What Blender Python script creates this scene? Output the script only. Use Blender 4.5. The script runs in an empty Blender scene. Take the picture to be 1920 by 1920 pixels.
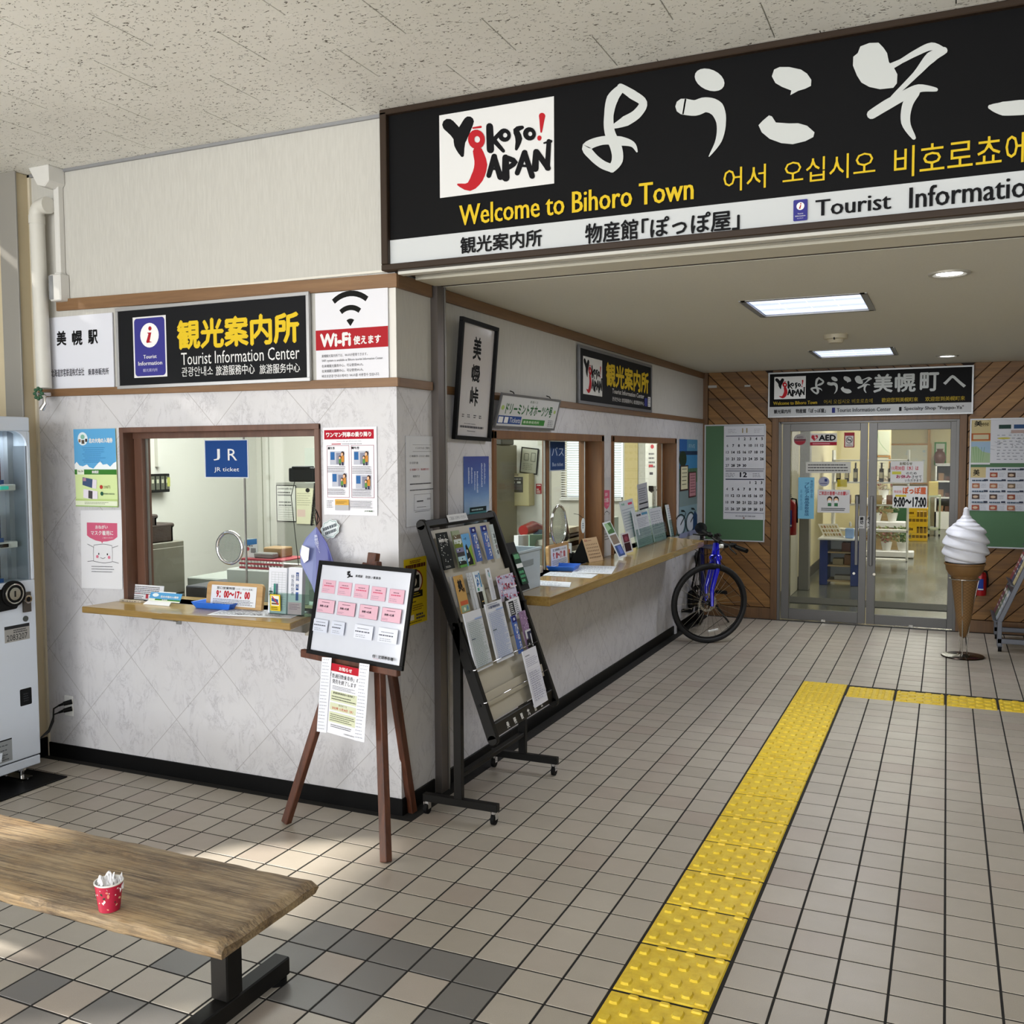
import bpy, math, random
from mathutils import Vector as V, Matrix
random.seed(7)
S = bpy.context.scene
PI = math.pi
# ------------------------------------------------------------------ camera
FPX = 1812.07
PITCH, ROLL, YAW = -0.0605802, -0.0053250, 0.4225654
CAMPOS = V((0.57979, -6.83392, 1.57998))
_r0, _u0, _d0 = V((1, 0, 0)), V((0, -math.sin(PITCH), math.cos(PITCH))), V((0, math.cos(PITCH), math.sin(PITCH)))
_r = math.cos(ROLL) * _r0 + math.sin(ROLL) * _u0
_u = -math.sin(ROLL) * _r0 + math.cos(ROLL) * _u0
_RZ = Matrix.Rotation(YAW, 3, 'Z')
CR, CU, CD = _RZ @ _r, _RZ @ _u, _RZ @ _d0
cam = bpy.data.cameras.new('camera')
cam.sensor_width = 36
cam.lens = FPX / 1920 * 36
cam.clip_start = .05
cam.clip_end = 200
camo = bpy.data.objects.new('camera', cam)
S.collection.objects.link(camo)
camo.matrix_world = Matrix(((CR.x, CU.x, -CD.x, CAMPOS.x), (CR.y, CU.y, -CD.y, CAMPOS.y), (CR.z, CU.z, -CD.z, CAMPOS.z), (0, 0, 0, 1)))
S.camera = camo
# ------------------------------------------------------------------ view, world, lights
S.view_settings.view_transform = 'Standard'
S.view_settings.look = 'None'
S.view_settings.gamma = 1
S.view_settings.use_curve_mapping = False
S.view_settings.exposure = -0.32
try:
    S.cycles.max_bounces = 10
    S.cycles.diffuse_bounces = 5
    S.cycles.transparent_max_bounces = 16
    S.cycles.caustics_reflective = False
    S.cycles.caustics_refractive = False
    S.cycles.sample_clamp_indirect = 4
except Exception:
    pass
W = bpy.data.worlds.new('overcast_sky')
S.world = W
W.use_nodes = True
W.node_tree.nodes['Background'].inputs[0].default_value = (.86, .93, 1, 1)
W.node_tree.nodes['Background'].inputs[1].default_value = 2.2

def lamp(name, kind, loc, energy, color=(1, 1, 1), size=1, size_y=None, direction=(0, 0, -1), **k):
    l = bpy.data.lights.new(name, kind)
    l.energy = energy
    l.color = color
    if kind == 'AREA':
        l.size = size
        if size_y:
            l.shape = 'RECTANGLE'
            l.size_y = size_y
    elif kind == 'SUN':
        l.angle = size
    else:
        l.shadow_soft_size = size
    for a, b in k.items():
        setattr(l, a, b)
    o = bpy.data.objects.new(name, l)
    S.collection.objects.link(o)
    o.location = loc
    o.rotation_euler = V(direction).to_track_quat('-Z', 'Y').to_euler()
    return o

# daylight through the hall's windows (rear and left), an added fill, sun low through the left doorway
lamp('rear_window_daylight', 'AREA', (-.6, -10.6, 1.6), 340, (.93, .97, 1), 7, 2.2, (0, 1, .30))
lamp('rear_left_fill_light', 'AREA', (-2.9, -10.6, 1.7), 130, (1, .98, .94), 2.2, 2.2, (-.02, 1, .06))  # added warm fill lamp, brightens the left end of the front wall
lamp('left_window_daylight', 'AREA', (-5.9, -7.6, 1.5), 170, (1, .96, .90), 3, 2.2, (1, .25, 0))
lamp('sunlight', 'SUN', (-9, -9, 6), 14, (1, .94, .84), math.radians(3), direction=(.86, .50, -.60))
# lamps behind the office and shop ceilings
lamp('office_ceiling_light', 'AREA', (-3.0, -2.2, 2.5), 120, (1, 1, .98), 1.6, 1.2)
lamp('office_rear_light', 'AREA', (-2.8, 1.4, 2.5), 110, (1, .98, .92), 1.6, 1.6)
for _y, _e in ((4.6, 60), (8, 130), (12.3, 170)):
    lamp('shop_ceiling_light', 'AREA', (1.0, _y, 2.55), _e, (1, .97, .88), 2.6, .6)
# ------------------------------------------------------------------ pixel of the photo -> point on a real plane
def ray(x, y):
    return (CD * FPX + CR * (x - 960) - CU * (y - 960)).normalized()
def PP(x, y, P, n):
    v = ray(x, y)
    return CAMPOS + v * ((V(P) - CAMPOS).dot(n) / v.dot(n))
def PZ(x, y, z=0): return PP(x, y, (0, 0, z), V((0, 0, 1)))
def PY(x, y, Y): return PP(x, y, (0, Y, 0), V((0, 1, 0)))
def PX(x, y, X): return PP(x, y, (X, 0, 0), V((1, 0, 0)))
def proj(p):
    v = V(p) - CAMPOS
    d = v.dot(CD)
    return (960 + FPX * v.dot(CR) / d, 960 - FPX * v.dot(CU) / d, d)
# ------------------------------------------------------------------ materials
def lin(h):
    if isinstance(h, str):
        h = h.lstrip('#')
        c = [int(h[i:i + 2], 16) / 255 for i in (0, 2, 4)]
    else:
        c = h
    return tuple(x / 12.92 if x <= .04045 else ((x + .055) / 1.055) ** 2.4 for x in c) + (1,)
MATS = {}
class N:
    def __init__(s, name):
        s.m = bpy.data.materials.new(name)
        s.m.use_nodes = True
        s.t = s.m.node_tree
        s.b = s.t.nodes['Principled BSDF']
    def n(s, typ, **k):
        q = s.t.nodes.new(typ)
        for a, b in k.items():
            if a.startswith('_'):
                q.inputs[int(a[1:])].default_value = b
            else:
                setattr(q, a, b)
        return q
    def l(s, a, b): s.t.links.new(a, b)
    def pos(s, scale=(1, 1, 1), rot=(0, 0, 0)):
        g = s.n('ShaderNodeNewGeometry')
        m = s.n('ShaderNodeMapping')
        m.inputs['Scale'].default_value = scale
        m.inputs['Rotation'].default_value = rot
        s.l(g.outputs['Position'], m.inputs['Vector'])
        return m.outputs[0]
    def math(s, op, a, b=None, c=None):
        q = s.n('ShaderNodeMath', operation=op)
        for i, x in enumerate((a, b, c)):
            if x is None: continue
            if isinstance(x, (int, float)): q.inputs[i].default_value = x
            else: s.l(x, q.inputs[i])
        return q.outputs[0]
    def noise(s, vec, scale, detail=3, rough=.5, dist=0):
        q = s.n('ShaderNodeTexNoise')
        q.inputs['Scale'].default_value = scale
        q.inputs['Detail'].default_value = detail
        q.inputs['Roughness'].default_value = rough
        q.inputs['Distortion'].default_value = dist
        s.l(vec, q.inputs['Vector'])
        return q.outputs['Fac']
    def ramp(s, fac, stops):
        q = s.n('ShaderNodeValToRGB')
        e = q.color_ramp.elements
        while len(e) < len(stops): e.new(.5)
        for i, (p, c) in enumerate(stops):
            e[i].position = p
            e[i].color = lin(c) if not isinstance(c, float) else (c, c, c, 1)
        s.l(fac, q.inputs[0])
        return q.outputs[0]
    def mix(s, fac, a, b, mode='MIX'):
        q = s.n('ShaderNodeMix', data_type='RGBA', blend_type=mode)
        for i, x in ((0, fac), (6, a), (7, b)):
            if isinstance(x, (int, float)): q.inputs[i].default_value = x
            elif isinstance(x, (str, tuple)): q.inputs[i].default_value = lin(x)
            else: s.l(x, q.inputs[i])
        return q.outputs[2]
    def set(s, color=None, rough=None, metal=None, bump=None, bs=.3, bd=.002, coat=None, spec=None):
        for key, x in (('Base Color', color), ('Roughness', rough), ('Metallic', metal), ('Coat Weight', coat), ('Specular IOR Level', spec)):
            if x is None: continue
            i = s.b.inputs[key]
            if isinstance(x, (int, float)): i.default_value = x
            elif isinstance(x, str): i.default_value = lin(x)
            else: s.l(x, i)
        if bump is not None:
            q = s.n('ShaderNodeBump')
            q.inputs['Strength'].default_value = bs
            q.inputs['Distance'].default_value = bd
            s.l(bump, q.inputs['Height'])
            s.l(q.outputs[0], s.b.inputs['Normal'])
        return s.m
def P(name, color, rough=.5, metal=0, var=.06, scale=14, spec=None, coat=None, bump=0):
    k = ('P', name)
    if k in MATS: return MATS[k]
    q = N(name)
    v = q.noise(q.pos(), scale, 3)
    f = q.math('MULTIPLY_ADD', v, var * 2, 1 - var)
    c = q.mix(1.0, color, q.ramp(f, ((0, 0.), (1, 1.))), 'MULTIPLY')
    q.set(color=c, rough=rough, metal=metal, spec=spec, coat=coat, bump=v if bump else None, bs=bump or .1)
    MATS[k] = q.m
    return q.m
def INK(h):
    k = ('I', h)
    if k not in MATS:
        q = N('print_' + str(h).strip('#'))
        q.set(color=h, rough=.6, spec=.12)
        MATS[k] = q.m
    return MATS[k]
def EMIT(name, h, st):
    k = ('E', name)
    if k not in MATS:
        q = N(name)
        q.b.inputs['Base Color'].default_value = lin(h)
        q.b.inputs['Emission Color'].default_value = lin(h)
        q.b.inputs['Emission Strength'].default_value = st
        MATS[k] = q.m
    return MATS[k]
def GLASS(name, tint='#ffffff', gl=1.0, clear=1.0):
    k = ('G', name)
    if k not in MATS:
        q = N(name)
        q.t.nodes.remove(q.b)
        out = [x for x in q.t.nodes if x.type == 'OUTPUT_MATERIAL'][0]
        tr = q.n('ShaderNodeBsdfTransparent')
        tr.inputs[0].default_value = lin(tint)
        g = q.n('ShaderNodeBsdfGlossy')
        g.inputs['Roughness'].default_value = .03
        fr = q.n('ShaderNodeFresnel')
        fr.inputs[0].default_value = 1.45
        mx = q.n('ShaderNodeMixShader')
        ge = q.n('ShaderNodeNewGeometry')        # a thin pane reflects once, at its outer face
        q.l(q.math('MULTIPLY', q.math('MULTIPLY', fr.outputs[0], gl), q.math('SUBTRACT', 1.0, ge.outputs['Backfacing'])), mx.inputs[0])
        q.l(tr.outputs[0], mx.inputs[1])
        q.l(g.outputs[0], mx.inputs[2])
        q.l(mx.outputs[0], out.inputs[0])
        MATS[k] = q.m
    return MATS[k]
def WOOD(name, c1, c2, c3, axis='x', rough=.4, sc=1.0, coat=None, dark=.0, rot=0):
    k = ('W', name)
    if k in MATS: return MATS[k]
    q = N(name)
    s = {'x': (.9, 14, 14), 'y': (14, .9, 14), 'z': (14, 14, .9)}[axis]
    p = q.pos(tuple(a * sc for a in s), (0, rot, 0))
    a = q.noise(p, 1.6, 6, .62, .6)
    b = q.noise(p, 9, 4, .6)
    f = q.math('MULTIPLY_ADD', b, .35, q.math('MULTIPLY', a, .75))
    c = q.ramp(f, ((.28, c1), (.5, c2), (.72, c3)))
    q.set(color=c, rough=rough, bump=b, bs=.15, bd=.001, coat=coat)
    MATS[k] = q.m
    return q.m

q = N('marble_wallpaper')
_p = q.pos()
_sx = q.n('ShaderNodeSeparateXYZ'); q.l(_p, _sx.inputs[0])
_h = q.math('ADD', _sx.outputs[0], _sx.outputs[1])      # x on the front wall, y on the side wall (plus a constant)
_d1 = q.math('FRACT', q.math('DIVIDE', q.math('ADD', q.math('ADD', _h, 3.25 + 3.052 + .078), _sx.outputs[2]), .571))
_d2 = q.math('FRACT', q.math('DIVIDE', q.math('ADD', q.math('SUBTRACT', _h, _sx.outputs[2]), 3.25 + 3.052 + .078), .571))
_l1 = q.math('LESS_THAN', _d1, .008)
_l2 = q.math('LESS_THAN', _d2, .008)
_ln = q.math('MULTIPLY', q.math('MAXIMUM', _l1, _l2), .5)
_n1 = q.noise(q.pos((1, 1, .5), (0, .6, 0)), 12, 9, .74, .8)
_v = q.math('ABSOLUTE', q.math('SUBTRACT', _n1, .5))
_ms = q.ramp(q.noise(q.pos(), 9, 3), ((.38, 0.), (.6, 1.)))
_ve = q.mix(_ms, '#d2d1d4', q.ramp(_v, ((0, '#a3a1a6'), (.006, '#bbb9be'), (.02, '#cecdd1'), (.1, '#d4d3d7'))))
_n2 = q.noise(q.pos((1, 1, 1)), 3.2, 3)
_c = q.mix(q.math('MULTIPLY', _n2, .45), _ve, '#d4d2d4', 'MULTIPLY')
_c = q.mix(.12, _c, '#d0cfd2')
MARBLE = q.set(color=q.mix(_ln, _c, '#77726e'), rough=.55, bump=q.noise(q.pos(), 90, 2), bs=.08)

q = N('cream_wallpaper')
_a = q.noise(q.pos((60, 60, 6)), 2.5, 3)
_b = q.noise(q.pos(), 2.0, 3)
CREAM = q.set(color=q.mix(_b, q.ramp(_a, ((.3, '#b4b2ac'), (.7, '#c6c4be'))), '#bfbdb7'), rough=.75, bump=_a, bs=.25)

q = N('acoustic_ceiling_board')
_vv = q.noise(q.pos((1, 1.6, 1)), 62, 2, .4, 1.1)
_pit = q.ramp(_vv, ((.325, 0.), (.362, 1.)))
_c = q.mix(_pit, '#6b675f', q.ramp(q.noise(q.pos(), 1.4, 3), ((.3, '#d9d8d2'), (.7, '#e6e5e0'))))
CEILB = q.set(color=_c, rough=.9, bump=_pit, bs=.6, bd=.004)

q = N('recess_ceiling_wallpaper')
_b = q.noise(q.pos(), 120, 2)
CEILR = q.set(color=q.mix(_b, '#c4c2b7', '#d0cec4'), rough=.85, bump=_b, bs=.2)

def tile_mat(name, cs):
    q = N(name)
    g = q.n('ShaderNodeNewGeometry')
    sn = q.n('ShaderNodeVectorMath', operation='FLOOR')
    dv = q.n('ShaderNodeVectorMath', operation='SCALE'); dv.inputs['Scale'].default_value = 1 / .15
    of = q.n('ShaderNodeVectorMath', operation='ADD'); of.inputs[1].default_value = (-.005, 0, .5)
    q.l(g.outputs['Position'], of.inputs[0]); q.l(of.outputs[0], dv.inputs[0]); q.l(dv.outputs[0], sn.inputs[0])
    wn = q.n('ShaderNodeTexWhiteNoise', noise_dimensions='2D'); q.l(sn.outputs[0], wn.inputs['Vector'])
    base = q.ramp(wn.outputs['Value'], ((0, cs[0]), (.35, cs[1]), (.7, cs[2]), (1, cs[3])))
    sp = q.noise(q.pos(), 420, 2, .6)
    sp2 = q.noise(q.pos(), 9, 3, .6)
    f = q.math('MULTIPLY_ADD', sp, .5, .72)
    c = q.mix(1.0, base, q.ramp(f, ((0, 0.), (1, 1.))), 'MULTIPLY')
    c = q.mix(q.math('MULTIPLY', sp2, .25), c, '#8d8578')
    rg = q.math('MULTIPLY_ADD', sp2, .25, .26)
    return q.set(color=c, rough=rg, bump=sp, bs=.12, bd=.001)
TILE = tile_mat('beige_floor_tile', ('#a79f93', '#aea69a', '#b5ada1', '#a89c91'))
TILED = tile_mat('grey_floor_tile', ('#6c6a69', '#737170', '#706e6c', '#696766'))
q = N('dark_grout')
GROUT = q.set(color=q.ramp(q.noise(q.pos(), 60), ((.3, '#0d0b0a'), (.7, '#171412'))), rough=.9)
q = N('yellow_tactile_rubber')
_a = q.noise(q.pos(), 30, 4, .65)
_b = q.noise(q.pos(), 300, 2)
_c = q.ramp(_a, ((.3, '#d0ae18'), (.5, '#e2c226'), (.75, '#ead044')))
TACT = q.set(color=q.mix(q.math('MULTIPLY', _b, .3), _c, '#b89a2a'), rough=.5, bump=_b, bs=.15)
q = N('weathered_bench_wood')
_p = q.pos((1.3, 16, 16))
_a = q.noise(_p, 1.5, 9, .78, .5)
_b = q.noise(q.pos((1, 1.5, 1)), 4.5, 5, .7)
_f = q.math('MULTIPLY_ADD', q.noise(q.pos((3, 75, 75)), 2.2, 6, .75), .55, q.math('MULTIPLY', _a, .5))
_c = q.ramp(_f, ((.38, '#33281f'), (.46, '#6a5743'), (.53, '#8b775c'), (.66, '#aa9779')))
_c = q.mix(q.ramp(_b, ((.46, 0.), (.66, .55))), _c, '#94764c')
_c = q.mix(q.ramp(q.noise(q.pos((1, 2, 1)), 7, 5, .7), ((.52, 0.), (.66, .7))), _c, '#5a4632')
_s = q.ramp(q.noise(q.pos((2.2, 120, 60)), 1.6, 5, .7, .4), ((.40, .0), (.50, 1.)))
_c = q.mix(q.math('MULTIPLY', q.math('SUBTRACT', 1.0, _s), .62), _c, '#2c2119')
_c = q.mix(q.ramp(q.noise(q.pos((1, 2.5, 1)), 3.1, 4, .6), ((.45, 0.), (.7, .5))), _c, '#b39c78')
BENCHW = q.set(color=_c, rough=.55, bump=_s, bs=.5, bd=.002)

TRIMW = WOOD('brown_trim_wood', '#61462c', '#78583a', '#876645', 'x', .45, .7)
TRIMY = WOOD('brown_trim_wood_side', '#5a4028', '#6f5134', '#7d5e3e', 'y', .45, .7)
FRAMEB = WOOD('reddish_window_frame', '#4a3024', '#5d3f31', '#69493a', 'z', .45, .6)
FRAMES = WOOD('brown_window_frame', '#55371a', '#6b4522', '#7a5129', 'z', .45, .6)
COUNT = WOOD('varnished_counter_wood', '#66501f', '#86692f', '#9d8046', 'x', .28, .8, .3)
COUNTY = WOOD('varnished_counter_wood_side', '#66502a', '#866a36', '#9c8048', 'y', .24, .8, .3)
EASELW = WOOD('reddish_easel_wood', '#2c170d', '#4a2718', '#663a26', 'z', .45, 1.2)
def plankmat(i):
    return WOOD('cedar_plank_%d' % i, ('#5c3818', '#6a4320', '#643b18')[i], ('#875926', '#8f6130', '#7d5022')[i], ('#9f7036', '#a0733c', '#916330')[i], 'x', .5, .8, None, 0, (0.785, -0.785)[i % 2])
ALU = P('brushed_aluminium', '#8f8c88', .38, .9, .06, 3)
ALUD = P('grey_door_metal', '#5c5a58', .42, .5, .06, 3)
STEEL = P('stainless_steel', '#a9a69f', .22, 1, .12, 2)
CHROME = P('chrome', '#d9d9dc', .08, 1, .02)
BLK = P('black_vinyl', '#0a0a0b', .5, 0, .1, spec=.15)
BLKM = P('black_painted_metal', '#100f0e', .45, 0, .1, spec=.2)
BRNM = P('dark_brown_metal', '#33271e', .45, .1, .1, spec=.25)
WHT = P('white_plastic', '#e6e6e4', .4, 0, .02)
PAPER = P('white_paper', '#e4e3e6', .6, 0, .02)
RUBBER = P('black_rubber', '#0d0d0e', .7, 0, .15, spec=.15)
LG = P('light_grey_plastic', '#b5b4b0', .5, 0, .04)
WINDOWGL = GLASS('window_glass', '#f4f8f6', .6)
DOORGL = GLASS('door_glass', '#eef0ee', .3)
ACRYL = GLASS('clear_acrylic', '#e3edea', 1.1)
# ------------------------------------------------------------------ mesh builder
WP = {}
class B:
    def __init__(s): s.v = []; s.f = []; s.mi = []; s.ml = []
    def add(s, m, vs, fs):
        if m not in s.ml: s.ml.append(m)
        i = s.ml.index(m); n = len(s.v)
        s.v += [tuple(x) for x in vs]
        for f in fs:
            s.f.append(tuple(n + k for k in f)); s.mi.append(i)
        return s
    def box(s, m, a, b):
        x0, x1 = sorted((a[0], b[0])); y0, y1 = sorted((a[1], b[1])); z0, z1 = sorted((a[2], b[2]))
        return s.add(m, [(x0, y0, z0), (x1, y0, z0), (x1, y1, z0), (x0, y1, z0), (x0, y0, z1), (x1, y0, z1), (x1, y1, z1), (x0, y1, z1)],
                     [(0, 3, 2, 1), (4, 5, 6, 7), (0, 1, 5, 4), (1, 2, 6, 5), (2, 3, 7, 6), (3, 0, 4, 7)])
    def obb(s, m, c, ux, uy, uz):
        c, ux, uy, uz = V(c), V(ux), V(uy), V(uz)
        return s.add(m, [c + i * ux + j * uy + k * uz for k in (-1, 1) for i, j in ((-1, -1), (1, -1), (1, 1), (-1, 1))],
                     [(0, 3, 2, 1), (4, 5, 6, 7), (0, 1, 5, 4), (1, 2, 6, 5), (2, 3, 7, 6), (3, 0, 4, 7)])
    def bar(s, m, p, q, w, h, up=(0, 0, 1)):
        p, q = V(p), V(q); d = (q - p); L = d.length; d.normalize()
        a = d.cross(V(up))
        if a.length < 1e-4: a = d.cross(V((1, 0, 0)))
        a.normalize(); b = a.cross(d)
        return s.obb(m, (p + q) / 2, d * L / 2, a * w / 2, b * h / 2)
    def prism(s, m, poly, vec):
        n = len(poly); vec = V(vec)
        vs = [V(p) for p in poly] + [V(p) + vec for p in poly]
        return s.add(m, vs, [tuple(range(n - 1, -1, -1)), tuple(range(n, 2 * n))] + [(i, (i + 1) % n, n + (i + 1) % n, n + i) for i in range(n)])
    def cyl(s, m, p, q, r, r2=None, n=14, caps=True):
        p, q = V(p), V(q); r2 = r if r2 is None else r2
        d = (q - p).normalized(); a = d.orthogonal().normalized(); b = d.cross(a)
        vs = []
        for c, rr in ((p, r), (q, r2)):
            vs += [c + (a * math.cos(t) + b * math.sin(t)) * rr for t in (2 * PI * i / n for i in range(n))]
        fs = [(i, (i + 1) % n, n + (i + 1) % n, n + i) for i in range(n)]
        if caps: fs += [tuple(range(n - 1, -1, -1)), tuple(range(n, 2 * n))]
        return s.add(m, vs, fs)
    def tube(s, m, pts, r, n=8, closed=False):
        pts = [V(p) for p in pts]; k = len(pts)
        rs = r if isinstance(r, (list, tuple)) else [r] * k
        vs = []; prev = None
        for i, p in enumerate(pts):
            a = pts[(i - 1) % k] if closed or i > 0 else p
            b = pts[(i + 1) % k] if closed or i < k - 1 else p
            d = (b - a).normalized()
            if prev is None: u = d.orthogonal().normalized()
            else: u = (prev - d * prev.dot(d)).normalized()
            prev = u; w = d.cross(u)
            vs += [p + (u * math.cos(t) + w * math.sin(t)) * rs[i] for t in (2 * PI * j / n for j in range(n))]
        fs = []
        for i in range(k if closed else k - 1):
            i2 = (i + 1) % k
            fs += [(i * n + j, i * n + (j + 1) % n, i2 * n + (j + 1) % n, i2 * n + j) for j in range(n)]
        if not closed: fs += [tuple(range(n - 1, -1, -1)), tuple(range((k - 1) * n, k * n))]
        return s.add(m, vs, fs)
    def lathe(s, m, c, prof, n=24, axis=(0, 0, 1)):
        c = V(c); d = V(axis).normalized(); a = d.orthogonal().normalized(); b = d.cross(a); vs = []
        for r, z in prof:
            vs += [c + d * z + (a * math.cos(t) + b * math.sin(t)) * max(r, 1e-4) for t in (2 * PI * j / n for j in range(n))]
        fs = [(i * n + j, i * n + (j + 1) % n, (i + 1) * n + (j + 1) % n, (i + 1) * n + j) for i in range(len(prof) - 1) for j in range(n)]
        return s.add(m, vs, fs)
    def ring(s, m, c, axis, R, r, n=32, k=8, sx=1):
        d = V(axis).normalized(); a = d.orthogonal().normalized(); b = d.cross(a)
        return s.tube(m, [V(c) + (a * math.cos(t) + b * math.sin(t)) * R for t in (2 * PI * j / n for j in range(n))], r, k, True)
    def sph(s, m, c, r, n=12, k=8):
        r = (r, r, r) if isinstance(r, (int, float)) else r; vs = []
        for i in range(k + 1):
            ph = PI * i / k
            vs += [(c[0] + r[0] * math.sin(ph) * math.cos(2 * PI * j / n), c[1] + r[1] * math.sin(ph) * math.sin(2 * PI * j / n), c[2] + r[2] * math.cos(ph)) for j in range(n)]
        return s.add(m, vs, [(i * n + j, (i + 1) * n + j, (i + 1) * n + (j + 1) % n, i * n + (j + 1) % n) for i in range(k) for j in range(n)])
    def build(s, name, parent=None, smooth=None, bev=0, seg=1, origin=None):
        me = bpy.data.meshes.new(name)
        xs = [p[0] for p in s.v]; ys = [p[1] for p in s.v]; zs = [p[2] for p in s.v]
        c = V(origin) if origin is not None else V(((min(xs) + max(xs)) / 2, (min(ys) + max(ys)) / 2, min(zs)))
        me.from_pydata([(p[0] - c.x, p[1] - c.y, p[2] - c.z) for p in s.v], [], s.f)
        for m in s.ml: me.materials.append(m)
        me.polygons.foreach_set('material_index', s.mi)
        if smooth:
            me.polygons.foreach_set('use_smooth', [True] * len(s.f))
            me.set_sharp_from_angle(angle=math.radians(smooth if smooth > 1 else 40))
        me.update()
        o = bpy.data.objects.new(name, me)
        S.collection.objects.link(o)
        WP[o.name] = c
        if parent is not None:
            o.parent = parent
            o.location = c - WP[parent.name]
        else:
            o.location = c
        if bev:
            md = o.modifiers.new('bevel', 'BEVEL'); md.width = bev; md.segments = seg; md.limit_method = 'ANGLE'
        return o
def tag(o, label, cat, group=None):
    o['label'] = label; o['category'] = cat
    if group: o['group'] = group
    return o
def emp(name, label, cat, loc, group=None):
    o = bpy.data.objects.new(name, None)
    S.collection.objects.link(o)
    o.location = loc; o.empty_display_size = .05
    WP[o.name] = V(loc)
    return tag(o, label, cat, group)
def st(o):
    o['kind'] = 'structure'
    return o
def copy_tree(o, d, label=None, parent=None, group=None):
    c = o.copy(); S.collection.objects.link(c)
    WP[c.name] = WP[o.name] + V(d)
    if parent is None: c.location = o.location + V(d)
    else: c.parent = parent
    if label: c['label'] = label
    if group: c['group'] = group
    for ch in list(o.children): copy_tree(ch, d, None, c)
    return c
# ------------------------------------------------------------------ flat printed things
_G = {}
def glyphs(text, bold=0.0):
    k = (text, bold)
    if k not in _G:
        c = bpy.data.curves.new('t', 'FONT'); c.body = text; c.size = 1; c.resolution_u = 2; c.offset = bold
        o = bpy.data.objects.new('t', c)
        me = o.to_mesh()
        vs = [(v.co.x, v.co.y) for v in me.vertices]; fs = [tuple(p.vertices) for p in me.polygons]
        o.to_mesh_clear(); bpy.data.objects.remove(o); bpy.data.curves.remove(c)
        if not vs: vs = [(0, 0), (1, 0), (1, 1)]; fs = []
        xs = [a[0] for a in vs]; ys = [a[1] for a in vs]
        _G[k] = (vs, fs, (min(xs), min(ys), max(xs), max(ys)))
    return _G[k]
def tri(poly):
    from mathutils.geometry import tessellate_polygon
    return tessellate_polygon([[V((p[0], p[1], 0)) for p in poly]])
class Flat:
    """a flat sheet: O top left corner, U to the right, D down, N towards the viewer"""
    def __init__(s, O, U, D):
        s.O, s.U, s.D = V(O), V(U), V(D); s.N = s.D.cross(s.U).normalized()
        s.w, s.h = s.U.length, s.D.length
    def pt(s, a, b, k=0): return s.O + s.U * a + s.D * b + s.N * k
    def st(s, x, y):
        p = PP(x, y, s.O, s.N) - s.O
        return p.dot(s.U) / s.w ** 2, p.dot(s.D) / s.h ** 2
    def sub(s, a0, b0, a1, b1, k=0): return Flat(s.pt(a0, b0, k), s.U * (a1 - a0), s.D * (b1 - b0))
    def off(s, k): return Flat(s.pt(0, 0, k), s.U, s.D)
def FW(x0, y0, x1, y1, wall='F', off=0):
    if wall == 'F': a, b = PY(x0, y0, -3.25 - off), PY(x1, y1, -3.25 - off)
    elif wall == 'B': a, b = PX(x0, y0, -1.569 + off), PX(x1, y1, -1.569 + off)
    elif wall == 'K': a, b = PY(x0, y0, 2.45 - off), PY(x1, y1, 2.45 - off)
    elif wall[0] == 'Y': a, b = PY(x0, y0, float(wall[1:])), PY(x1, y1, float(wall[1:]))
    elif wall[0] == 'X': a, b = PX(x0, y0, float(wall[1:])), PX(x1, y1, float(wall[1:]))
    if wall[0] in 'BX': return Flat(a, (0, b.y - a.y, 0), (0, 0, b.z - a.z))
    return Flat(a, (b.x - a.x, 0, 0), (0, 0, b.z - a.z))
def FQ(P0, n, tl, tr, bl, br):
    a, b, c, d = [PP(q[0], q[1], P0, V(n)) for q in (tl, tr, bl, br)]
    return Flat(a, ((b - a) + (d - c)) / 2, ((c - a) + (d - b)) / 2)
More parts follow.
